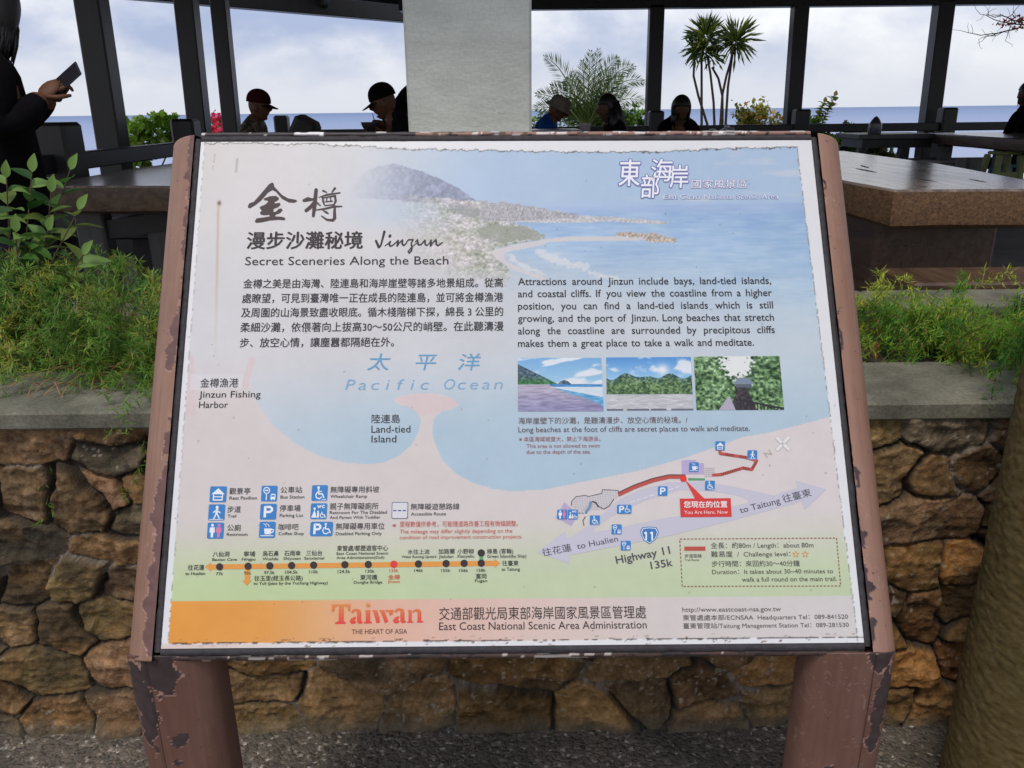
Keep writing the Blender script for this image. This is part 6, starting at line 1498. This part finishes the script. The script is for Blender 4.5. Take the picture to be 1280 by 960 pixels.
def cap(root, head_c, R3, hr, mt, brim=.085):
    def fn(V):
        V = V.copy(); V[:, 2] = np.maximum(V[:, 2], -.02); V[:, 2] = np.where(V[:, 2] > 0, np.abs(V[:, 2]) ** .8, V[:, 2]); return V
    c0 = np.array(head_c) + R3[2] * hr[2] * .28 - R3[1] * .008; mb = MB(); mb.ball(c0, hr * np.array([1.16, 1.14, .96]), 26, 16, 0, R=R3, fn=fn)
    o = mb.build('cap', mt, root, smooth=True)
    b = MB(); n = 15; V = []
    for lay in (0, 1):
        for k in range(n):
            a = math.pi * (k / (n - 1)) ; x = math.cos(a) * hr[0] * 1.1; y0 = hr[1] * (.55 + .5 * math.sin(a)); y1 = y0 + brim * (math.sin(a) ** .6)
            for yy in (y0, y1): V.append(c0 + R3[0] * x + R3[1] * yy + R3[2] * (-.004 - lay * .006 - .35 * max(0, yy - hr[1] * .9) - .012 * (x / hr[0]) ** 2))
    F = []
    for k in range(n - 1):
        a = 2 * k; F += [(a, a + 1, a + 3, a + 2), (2 * n + a, 2 * n + a + 2, 2 * n + a + 3, 2 * n + a + 1), (a + 1, 2 * n + a + 1, 2 * n + a + 3, a + 3)]
    b.add(V, F); ob = b.build('brim', mt, o); return o
def seated(x, y, fx, fy, lean=.10, seat=.46, neck_fwd=.05, arms=None, sc=1.0, head_drop=0.0, sh=.185):
    """joints of a seated figure facing (fx, fy); arms = [(elbow, wrist)] right then left as (side, fwd, up)"""
    f = np.array([fx, fy, 0.0]); f /= np.linalg.norm(f); r = np.cross(f, (0, 0, 1))
    W_ = lambda s, a, u: np.array([x, y, FLOOR]) + (r * s + f * a) * sc + np.array([0, 0, u * sc])
    b = seat + .09
    J = {'pelvis': (W_(0, 0, b), .13), 'waist': (W_(0, lean * .35 - .01, b + .2), .125), 'chest': (W_(0, lean * .75, b + .40), (.15, .13)), 'neckb': (W_(0, lean, b + .555), .075), 'neck': (W_(0, lean + neck_fwd * .6, b + .63 - head_drop * .5), .055)}
    E = [('pelvis', 'waist'), ('waist', 'chest'), ('chest', 'neckb'), ('neckb', 'neck')]
    arms = arms or [((.25, .12, b + .20), (.14, .34, b + .20)), ((-.25, .12, b + .20), (-.14, .34, b + .20))]
    for s, nm, (el, wr) in ((1, 'r', arms[0]), (-1, 'l', arms[1])):
        J['sh' + nm] = (W_(s * sh, lean * .95, b + .49), .068); J['el' + nm] = (W_(*el), .05); J['wr' + nm] = (W_(*wr), .034); J['fo' + nm] = ((J['el' + nm][0] + J['wr' + nm][0]) / 2, .046)
        J['hip' + nm] = (W_(s * .09, .06, b - .03), .10); J['kn' + nm] = (W_(s * .13, .44, b - .02), .068); J['an' + nm] = (W_(s * .13, .42, .10), .048); J['to' + nm] = (W_(s * .14, .56, .045), .042)
        E += [('neckb', 'sh' + nm), ('sh' + nm, 'el' + nm), ('el' + nm, 'fo' + nm), ('fo' + nm, 'wr' + nm), ('pelvis', 'hip' + nm), ('hip' + nm, 'kn' + nm), ('kn' + nm, 'an' + nm), ('an' + nm, 'to' + nm)]
    hc = W_(0, lean + neck_fwd + .03, b + .715 - head_drop); J['neck'] = (hc - f * .02 - np.array([0, 0, .05]), .058)
    return J, E, hc, f, r, W_
SK = ('wrr', 'wrl', 'neck')
LOW = ('hipr', 'hipl', 'knr', 'knl', 'anr', 'anl', 'pelvis', 'tor', 'tol')
def seat_block(x, y, label, w=.22):
    o = empty('stool', (x, y, FLOOR)); tag(o, label, 'stool', 'seats under the diners')
    MB().box((x - w, y - w, FLOOR + .38), (x + w, y + w, FLOOR + .43), bev=.01).build('seat', m_black, o)
    for sx in (-1, 1):
        for sy in (-1, 1): MB().box((x + sx * w * .8 - .025, y + sy * w * .8 - .025, FLOOR), (x + sx * w * .8 + .025, y + sy * w * .8 + .025, FLOOR + .379)).build('leg', m_black, o)
dark = cloth('dark_jacket', (24, 21, 24)); navy = cloth('navy_trousers', (36, 38, 48)); black = cloth('black_cloth', (14, 12, 15))

# man in a dark red cap and camouflage jacket, facing right
camo = node_mat('camouflage', lambda t, b: None, .9)
def camo_nodes(t, b):
    tcn = t.nodes.new('ShaderNodeTexCoord'); nz = t.nodes.new('ShaderNodeTexNoise'); nz.inputs['Scale'].default_value = 14; nz.inputs['Detail'].default_value = 2; t.links.new(tcn.outputs['Object'], nz.inputs[0])
    r = ramp(t, [(0, (.035, .03, .02)), (.45, (.05, .042, .028)), (.46, (.16, .12, .075)), (.54, (.16, .12, .075)), (.55, (.07, .065, .04)), (.62, (.02, .018, .014))]); r.color_ramp.interpolation = 'CONSTANT'
    t.links.new(nz.outputs[0], r.inputs[0]); t.links.new(r.outputs[0], b.inputs['Base Color'])
camo_nodes(camo.node_tree, camo.node_tree.nodes['Principled BSDF'])
hp = atY(324, 133, 7.4)
J, E, hc, f, r, W_ = seated(hp[0] - .16, 7.4, 1, -.12, lean=.10, neck_fwd=.05, seat=.46)
dz = hp[2] - hc[2]
J, E, hc, f, r, W_ = seated(hp[0] - .17, 7.4, 1, -.12, lean=.10, neck_fwd=.05, seat=.46 + dz)
pr, R3, hr = person('man in a dark red cap and camouflage jacket seated facing right', J, E, camo, hc, (1, -.12, -.12), skin_j=SK, low=LOW, trousers=navy,
    hands=[dict(wrist=J['wrr'][0], dirv=f, palm_n=(0, 0, -1)), dict(wrist=J['wrl'][0], dirv=f, palm_n=(0, 0, -1), thumb=-1)])
cap(pr, hc, R3, hr, cloth('dark_red_cap', (52, 18, 20)), .075)
# man in a black cap eating from a bowl, facing left
hp = atY(487, 128, 7.0)
ar = [((.24, .10, .70), (.06, .30, .86)), ((-.24, .14, .66), (-.07, .36, .80))]
J, E, hc, f, r, W_ = seated(hp[0] + .22, 7.0, -1, -.1, lean=.16, neck_fwd=.09, arms=ar, head_drop=.03)
dz = hp[2] - hc[2]
ar = [((.24, .12, .72 + dz), (.05, .31, .80 + dz)), ((-.24, .16, .68 + dz), (-.06, .37, .74 + dz))]
J, E, hc, f, r, W_ = seated(hp[0] + .23, 7.0, -1, -.1, lean=.16, neck_fwd=.09, arms=ar, head_drop=.03, seat=.46 + dz)
bowl_c = atY(463, 158, 6.86)
J['wrl'] = (bowl_c - f * .135 + np.array([0, 0, -.045]), .034); J['ell'] = (atY(500, 178, 6.85), .05); J['fol'] = ((J['wrl'][0] + J['ell'][0]) / 2, .046)
J['wrr'] = (atY(484, 158, 7.05), .034); J['elr'] = (atY(500, 172, 7.2), .05); J['for'] = ((J['wrr'][0] + J['elr'][0]) / 2, .046)
pr, R3, hr = person('man in a black cap eating from a bowl with chopsticks beside the column', J, E, dark, hc, (-1, -.1, -.32), skin_j=SK, low=LOW, trousers=navy, head_sc=1.08,
    hands=[dict(wrist=J['wrr'][0], dirv=f + np.array([0, 0, .25]), palm_n=-r + np.array([0, 0, -.4]), curl=.9), dict(wrist=J['wrl'][0], dirv=f + np.array([0, 0, .1]), palm_n=(0, 0, 1), curl=.6, thumb=-1)])
cap(pr, hc, R3, hr, black, .085)
bw = empty('soup_bowl', tuple(bowl_c - np.array([0, 0, .04]))); tag(bw, 'dark soup bowl held up by the man in the black cap', 'bowl')
t_ = np.linspace(0, 1, 8); prof = [(0.03 + .045 * math.sin(t * 1.45), -.04 + .07 * t ** 1.3) for t in t_]
V = [bowl_c + np.array([p_[0] * math.cos(k * .2618), p_[0] * math.sin(k * .2618), p_[1]]) for p_ in prof for k in range(24)]
F_ = [(i * 24 + k, i * 24 + (k + 1) % 24, (i + 1) * 24 + (k + 1) % 24, (i + 1) * 24 + k) for i in range(7) for k in range(24)] + [tuple(range(24))[::-1]]
mk('body', V, F_, mat('soup_bowl_glaze', (.035, .03, .03), .35), bw)
MB().tube([bowl_c + np.array([.0755 * math.cos(k * .2618), .0755 * math.sin(k * .2618), .03]) for k in range(25)], .004, 6, cap=False).build('rim', mat('soup_rim', (.08, .07, .07), .35), bw)
ch = empty('chopsticks', tuple(J['wrr'][0])); tag(ch, 'pair of dark chopsticks raised to the mouth of the man in the black cap', 'chopsticks')
h0 = J['wrr'][0] + f * .10 + np.array([0, 0, .03]); mth = hc + R3[1] * hr[1] * 1.12 - R3[2] * .05
for o_ in (-.006, .006): MB().tube([h0 - (mth - h0) * .5 + r * o_, h0 + r * o_ * 1.4, mth + r * o_ * .3], [.004, .004, .0025], 6).build('stick', mat('stick_wood', (.05, .035, .025), .5), ch)
# person bending, mostly behind the column: a rounded dark back
bx = atY(518, 121, 7.6); X0 = bx[0]; Y0 = 7.6; zc = bx[2] - FLOOR
J = {'pelvis': (np.array([X0 + .42, Y0, FLOOR + .92]), .15), 'waist': (np.array([X0 + .24, Y0, FLOOR + zc - .14]), .145), 'chest': (np.array([X0, Y0, FLOOR + zc]), (.16, .15)), 'neckb': (np.array([X0 - .08, Y0 + .0, FLOOR + zc - .05]), .08), 'neck': (np.array([X0 - .03, Y0 - .06, FLOOR + zc - .16]), .055)}
E = [('pelvis', 'waist'), ('waist', 'chest'), ('chest', 'neckb'), ('neckb', 'neck')]
for s, nm in ((-1, 'r'), (1, 'l')):
    y = Y0 + s * .18; J['sh' + nm] = (np.array([X0 - .09, y, FLOOR + zc - .04]), .075); J['el' + nm] = (np.array([X0 - .17, y - .02, FLOOR + zc - .26]), .055); J['wr' + nm] = (np.array([X0 - .12, y * .5 + Y0 * .5, FLOOR + zc - .44]), .035)
    J['hip' + nm] = (np.array([X0 + .44, Y0 + s * .09, FLOOR + .84]), .11); J['kn' + nm] = (np.array([X0 + .46, Y0 + s * .10, FLOOR + .47]), .07); J['an' + nm] = (np.array([X0 + .5, Y0 + s * .10, FLOOR + .10]), .05); J['to' + nm] = (np.array([X0 + .36, Y0 + s * .11, FLOOR + .045]), .042)
    E += [('neckb', 'sh' + nm), ('sh' + nm, 'el' + nm), ('el' + nm, 'wr' + nm), ('pelvis', 'hip' + nm), ('hip' + nm, 'kn' + nm), ('kn' + nm, 'an' + nm), ('an' + nm, 'to' + nm)]
hcb = np.array([X0 + .03, Y0 - .12, FLOOR + zc - .26])
pr, R3, hr = person('person in black bending over behind the eating man, mostly hidden by the column', J, E, black, hcb, (-.4, -.6, -.6), (-.5, 0, .5), skin_j=('wrr', 'wrl', 'neck'), low=LOW, trousers=navy,
    hands=[dict(wrist=J['wrr'][0], dirv=(-.2, 0, -1), palm_n=(1, 0, 0)), dict(wrist=J['wrl'][0], dirv=(-.2, 0, -1), palm_n=(1, 0, 0), thumb=-1)])
hair_cap(pr, hcb, R3, hr)
# man in a bucket hat and blue jacket, facing right, head bowed
blue = cloth('blue_jacket', (30, 74, 140)); hp = atY(694, 136, 8.5)
J, E, hc, f, r, W_ = seated(hp[0] - .2, 8.5, 1, -.15, lean=.14, neck_fwd=.08, head_drop=.05); dz = hp[2] - hc[2]
J, E, hc, f, r, W_ = seated(hp[0] - .22, 8.5, 1, -.15, lean=.14, neck_fwd=.08, head_drop=.05, seat=.46 + dz, arms=[((.24, .15, .72 + dz), (.12, .36, .78 + dz)), ((-.24, .15, .72 + dz), (-.12, .36, .78 + dz))])
pr, R3, hr = person('man in a grey bucket hat and blue jacket bowing his head', J, E, blue, hc, (1, -.15, -.5), skin_j=SK, low=LOW, trousers=navy,
    hands=[dict(wrist=J['wrr'][0], dirv=f, palm_n=(0, 0, -1)), dict(wrist=J['wrl'][0], dirv=f, palm_n=(0, 0, -1), thumb=-1)])
mb = MB(); c0 = hc + R3[2] * hr[2] * .12
V = []; pf = [(1.62, -.14), (1.62, -.12), (1.2, .2), (1.12, .32), (1.04, .7), (.86, .9), (.5, 1.0), (.02, 1.03)]
for (q, z) in pf:
    for k in range(26): V.append(c0 + (R3[0] * math.cos(k * .24166) * hr[0] + R3[1] * math.sin(k * .24166) * hr[1]) * q + R3[2] * hr[2] * z * .95)
mb.add(V, [(i * 26 + k, i * 26 + (k + 1) % 26, (i + 1) * 26 + (k + 1) % 26, (i + 1) * 26 + k) for i in range(7) for k in range(26)]); mb.build('bucket_hat', cloth('hat_cloth', (112, 104, 92)), pr, smooth=True)
# woman with long dark hair, facing left
hp = atY(761, 136, 8.3)
J, E, hc, f, r, W_ = seated(hp[0] + .12, 8.3, -1, -.2, lean=.06, neck_fwd=.05, head_drop=.02); dz = hp[2] - hc[2]
J, E, hc, f, r, W_ = seated(hp[0] + .12, 8.3, -1, -.2, lean=.06, neck_fwd=.05, head_drop=.02, seat=.46 + dz, arms=[((.23, .12, .72 + dz), (.1, .34, .74 + dz)), ((-.23, .12, .72 + dz), (-.1, .34, .74 + dz))], sh=.165)
pr, R3, hr = person('woman with long straight dark hair and dark top facing left', J, E, dark, hc, (-1, -.25, -.2), skin_j=SK, low=LOW, trousers=navy,
    hands=[dict(wrist=J['wrr'][0], dirv=f, palm_n=(0, 0, -1)), dict(wrist=J['wrl'][0], dirv=f, palm_n=(0, 0, -1), thumb=-1)])
bk = -R3[1]
hair_cap(pr, hc, R3, hr, extra=[([hc + bk * .03 + np.array([0, 0, .05]), hc + bk * .07 + np.array([0, 0, -.10]), hc + bk * .12 + np.array([0, 0, -.26]), hc + bk * .15 + np.array([0, 0, -.42]), hc + bk * .15 + np.array([0, 0, -.5])], [.085, .105, .105, .085, .03])] +
         [([hc + bk * .02 + r * s * .07, hc + bk * .05 + r * s * .09 + np.array([0, 0, -.16]), hc + bk * .07 + r * s * .09 + np.array([0, 0, -.36])], [.035, .045, .01]) for s in (-1, 1)])
# woman with bobbed hair facing us, one hand to her face
hp = atY(850, 136, 9.0)
J, E, hc, f, r, W_ = seated(hp[0], 9.1, .12, -1, lean=.06, neck_fwd=.05, head_drop=.05); dz = hp[2] - hc[2]
J, E, hc, f, r, W_ = seated(hp[0] - .01, 9.1, .12, -1, lean=.06, neck_fwd=.05, head_drop=.05, seat=.46 + dz, sh=.165, arms=[((.24, .2, .84 + dz), (.05, .25, .95 + dz)), ((-.27, .14, .78 + dz), (-.12, .32, .80 + dz))])
pr, R3, hr = person('woman with short bobbed hair facing us, one hand raised to her face', J, E, black, hc, (.12, -1, -.1), skin_j=SK + ('for',), low=LOW, trousers=navy,
    hands=[dict(wrist=J['wrr'][0], dirv=np.array([0, 0, 1]) + f * .1, palm_n=-f + r * -.3, curl=.5), dict(wrist=J['wrl'][0], dirv=-r * -.6 + f * .6, palm_n=(0, 0, -1), thumb=-1)])
hair_cap(pr, hc, R3, hr, bob=True)
# diner cut off by the right edge, seen from behind
hp = atY(1300, 118, 9.2)
J, E, hc, f, r, W_ = seated(hp[0] - .02, 9.2, -.35, .9, lean=.05, seat=.46); dz = hp[2] - hc[2]
J, E, hc, f, r, W_ = seated(hp[0] - .02, 9.2, -.35, .9, lean=.05, seat=.46 + dz, sh=.2)
pr, R3, hr = person('diner in a black top seen from behind at the right edge', J, E, black, hc, (-.35, .9, -.1), skin_j=SK, low=LOW, trousers=navy,
    hands=[dict(wrist=J['wrr'][0], dirv=f, palm_n=(0, 0, -1)), dict(wrist=J['wrl'][0], dirv=f, palm_n=(0, 0, -1), thumb=-1)])
hair_cap(pr, hc, R3, hr)
# standing woman at the left edge reading her phone
Yw = 3.35; A = lambda px, py, dy=0.0: atY(px, py, Yw + dy)
hc = A(-13, 12)
J = {'pelvis': (np.array([A(-22, 100)[0], Yw, FLOOR + .90]), .165), 'waist': (np.array([A(-24, 100)[0], Yw, FLOOR + 1.12]), .155), 'chest': (A(-20, 112), (.165, .15)), 'neckb': (A(-28, 70), .085), 'neck': (A(-22, 50), .055),
     'shr': (A(-14, 92, -.16), .095), 'elr': (A(2, 164, -.2), .072), 'for': (A(26, 150, -.16), .062), 'cur': (A(43, 133, -.11), .054), 'wrr': (A(53, 119, -.06), .033),
     'shl': (A(-26, 92, .17), .09), 'ell': (A(10, 166, .18), .075), 'fol': (A(38, 142, .13), .060), 'cul': (A(54, 130, .09), .05), 'wrl': (A(64, 121, .05), .031)}
E = [('pelvis', 'waist'), ('waist', 'chest'), ('chest', 'neckb'), ('neckb', 'neck'), ('neckb', 'shr'), ('shr', 'elr'), ('elr', 'for'), ('for', 'cur'), ('cur', 'wrr'), ('neckb', 'shl'), ('shl', 'ell'), ('ell', 'fol'), ('fol', 'cul'), ('cul', 'wrl')]
for s, nm in ((-1, 'r'), (1, 'l')):
    bx_ = J['pelvis'][0]; J['hip' + nm] = (bx_ + np.array([.0, s * .09, -.08]), .125); J['kn' + nm] = (bx_ + np.array([.02, s * .10, -.45]), .085); J['an' + nm] = (bx_ + np.array([0, s * .10, -.80]), .055); J['to' + nm] = (bx_ + np.array([.14, s * .10, -.855]), .045)
    E += [('pelvis', 'hip' + nm), ('hip' + nm, 'kn' + nm), ('kn' + nm, 'an' + nm), ('an' + nm, 'to' + nm)]
pw = nrm(A(88, 92) - A(66, 112))
hd = nrm(A(74, 102, -.02) - J['wrr'][0])
pr, R3, hr = person('standing woman in a dark jacket looking down at her phone at the left edge', J, E, black, hc, (.45, 1.0, -.42), skin_j=('wrr', 'wrl', 'neck'), low=('knr', 'knl', 'anr', 'anl', 'tor', 'tol'), trousers=navy, head_sc=1.02,
    hands=[dict(wrist=J['wrr'][0] - hd * .01, dirv=hd + np.array([0.0, .1, .1]), palm_n=(.35, .9, -.1), size=.155, curl=.75, thumb=-1), dict(wrist=J['wrl'][0], dirv=pw * .7 + np.array([.35, 0, .05]), palm_n=(-.4, -.75, .55), size=.15, curl=.7)])
hair_cap(pr, hc, R3, hr, bob=True, full=True)
ph = empty('mobile_phone', tuple(A(84, 98))); tag(ph, 'slim dark mobile phone held by the standing woman', 'phone')
pc = A(84.5, 97, .0); pn = nrm(np.array([-.45, -.78, .35]) - pw * (np.array([-.45, -.78, .35]) @ pw)); ps_ = np.cross(pw, pn)
MB().obox(pc - pw * .012, np.array([ps_, pw, pn]), (.036, .074, .0042), bev=.003).build('case', mat('phone_case', (.03, .03, .035), .3), ph)
MB().obox(pc - pw * .012 + pn * .0046, np.array([ps_, pw, pn]), (.032, .068, .0003)).build('screen', mat('phone_glass', (.02, .02, .025), .08), ph)
